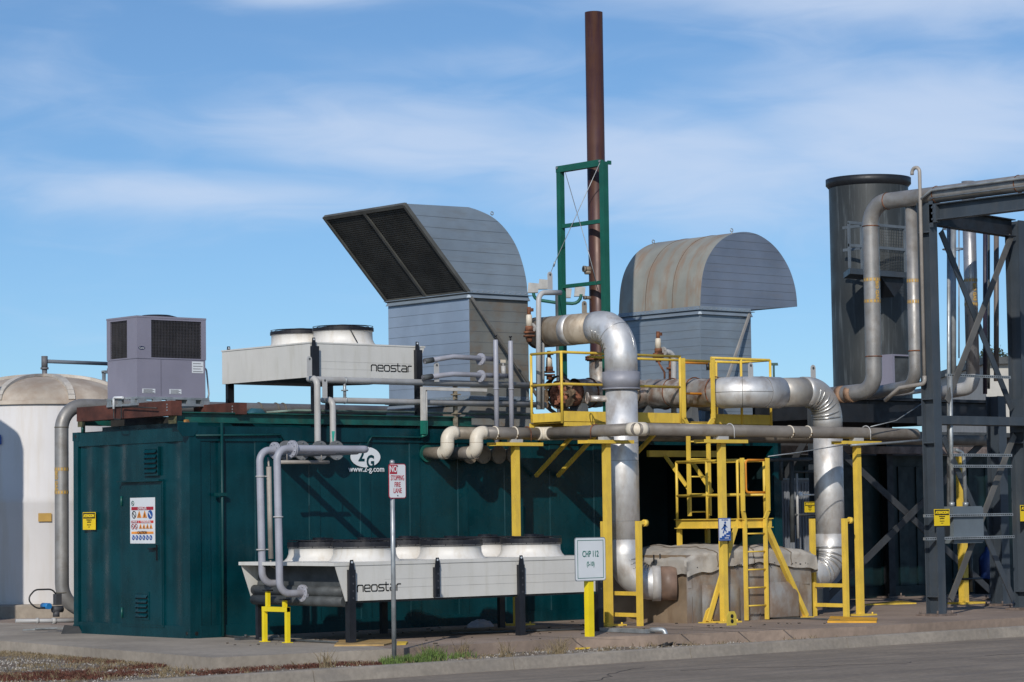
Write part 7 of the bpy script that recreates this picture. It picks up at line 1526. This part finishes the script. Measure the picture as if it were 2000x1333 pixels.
# ================================================================== BITS ON THE PAD
g = lambda x, y, z=0: atZ(x, y, z)
a = g(655, 1262); b = g(768, 1258); c = g(793, 1258); d = g(665, 1254)
mb = MB(); mb.prism([g(653, 1263), g(750, 1262), g(770, 1257), g(764, 1252), g(663, 1253)], V(0,0,.02)); o = mb.build('fallen_board', mat('orange_board', (.40, .26, .10), .8, var=.15, vs=3, dirt=(.25,.14,.05), dirt_amt=.5)); tag(o, 'orange-yellow board lying on the pad edge in front of the ground cooler', 'board')
mb = MB(); mb.prism([g(775, 1261), g(793, 1260), g(797, 1256), g(776, 1256)], V(0,0,.02)); o = mb.build('base_plate', yellow); tag(o, 'small yellow plate on the pad just right of the fire lane sign post', 'plate')
mb = MB(); mb.prism([g(1616, 1217), g(1712, 1217), g(1714, 1210), g(1622, 1207)], V(0,0,.025)); o = mb.build('floor_plate', mat('orange_yellow', (.65, .33, .02), .6, var=.15)); tag(o, 'orange-yellow plate at the foot of the rightmost yellow post', 'plate')
mb = MB(); mb.prism([g(1685, 1183), g(1790, 1180), g(1760, 1176)], V(0,0,.02)); tag(mb.build('floor_plate', yellow), 'thin yellow strip on the floor between the rightmost post and the rack', 'plate')
p1, p2, p3 = g(1180, 1234), g(1270, 1238), g(1297, 1238); mb = MB(); mb.bar(p1+V(0,0,.03), p2+V(0,0,.03), .16, .05); mb.tube(fillet([p2+V(0,0,.05), p3+V(0,0,.05), p3+V(.02,-.08,-.16)], .05, 4), .035, 10); o = mb.build('drain_channel', galv); tag(o, 'grey drain channel with a down pipe at the pad edge beside the CHP sign', 'drain')
for (pts_, lab, r_) in ((((433, 1244), (470, 1248), (560, 1253), (660, 1258)), 'thin conduit lying on the pad from the container to the orange board', .014), (((880, 1240), (1000, 1236), (1140, 1232)), 'thin conduit lying on the pad under the ground cooler', .014), (((1500, 1210), (1580, 1211), (1640, 1214)), 'thin hose lying on the pad right of the lower ladder', .012)):
    P_ = [g(x_, y_)+V(0,0,.02) for x_, y_ in pts_]; mb = MB(); mb.tube(P_, r_, 8); tag(mb.build('ground_conduit', dark_grey), lab, 'conduit', 'conduits lying on the pad')
for (px_, py_, lab) in ((440, 1243, 'small galvanised foot clamp at the conduit base on the container side'), (480, 1250, 'small dark plate on the pad left of the yellow pipe stand'), (545, 1250, 'small dark plate on the pad inside the yellow pipe stand')):
    c = g(px_, py_); mb = MB(); mb.box(c+V(-.14, -.06, 0), c+V(.14, .06, .03)); mb.cyl(c+V(0,0,.03), c+V(0,0,.07), .02, 8); tag(mb.build('floor_clamp', dark_grey), lab, 'clamp')
mb = MB(); c = g(938, 1225)
random.seed(3)
for i in range(14): pass
ic = []
n_ = 14; vs = []
for j in range(7):
    for i in range(n_):
        a_ = 2*math.pi*i/n_; ph = math.pi/2*j/6; r_ = .16*math.cos(ph)*(1+.3*mnoise.noise(V(i, j, 2))); vs.append(c+V(r_*math.cos(a_)*1.4, r_*math.sin(a_), .10*math.sin(ph)*(1+.4*mnoise.noise(V(i*.8, j, 7)))))
mb.add(vs, [(j*n_+i, j*n_+(i+1) % n_, (j+1)*n_+(i+1) % n_, (j+1)*n_+i) for j in range(6) for i in range(n_)]); tag(mb.build('plastic_bag', pipe_grey), 'crumpled pale plastic bag lying in the shade under the ground cooler', 'bag')
random.seed(11)
mb = MB()
for _ in range(240):
    px_ = random.uniform(420, 1780); py_ = random.uniform(1215, 1262); p = g(px_, py_)
    if p.y > -.1 or p.y < -4.6+random.random(): continue
    s_ = random.uniform(.01, .03); mb.box(p, p+V(s_*random.uniform(.5, 2), s_, s_*.5))
tag(mb.build('litter_debris', mat('dark_litter', (.05, .04, .03), .9, var=.4, vs=20)), kind='stuff')
mb = MB(); random.seed(5)
for k in range(10):
    p = g(1270+k*4, 1262+random.uniform(-2, 2), -.14); mb.tube([p, p+V(random.uniform(.05,.2), random.uniform(-.1,.1), random.uniform(.01,.05)), p+V(random.uniform(.1,.3), random.uniform(-.1,.1), .0)], .012, 5)
tag(mb.build('black_rags', cable_m), 'black shredded strips lying on the gravel at the kerb below the drain', 'rags')
# the added tank that shades the storage tank is built next to it
t = None
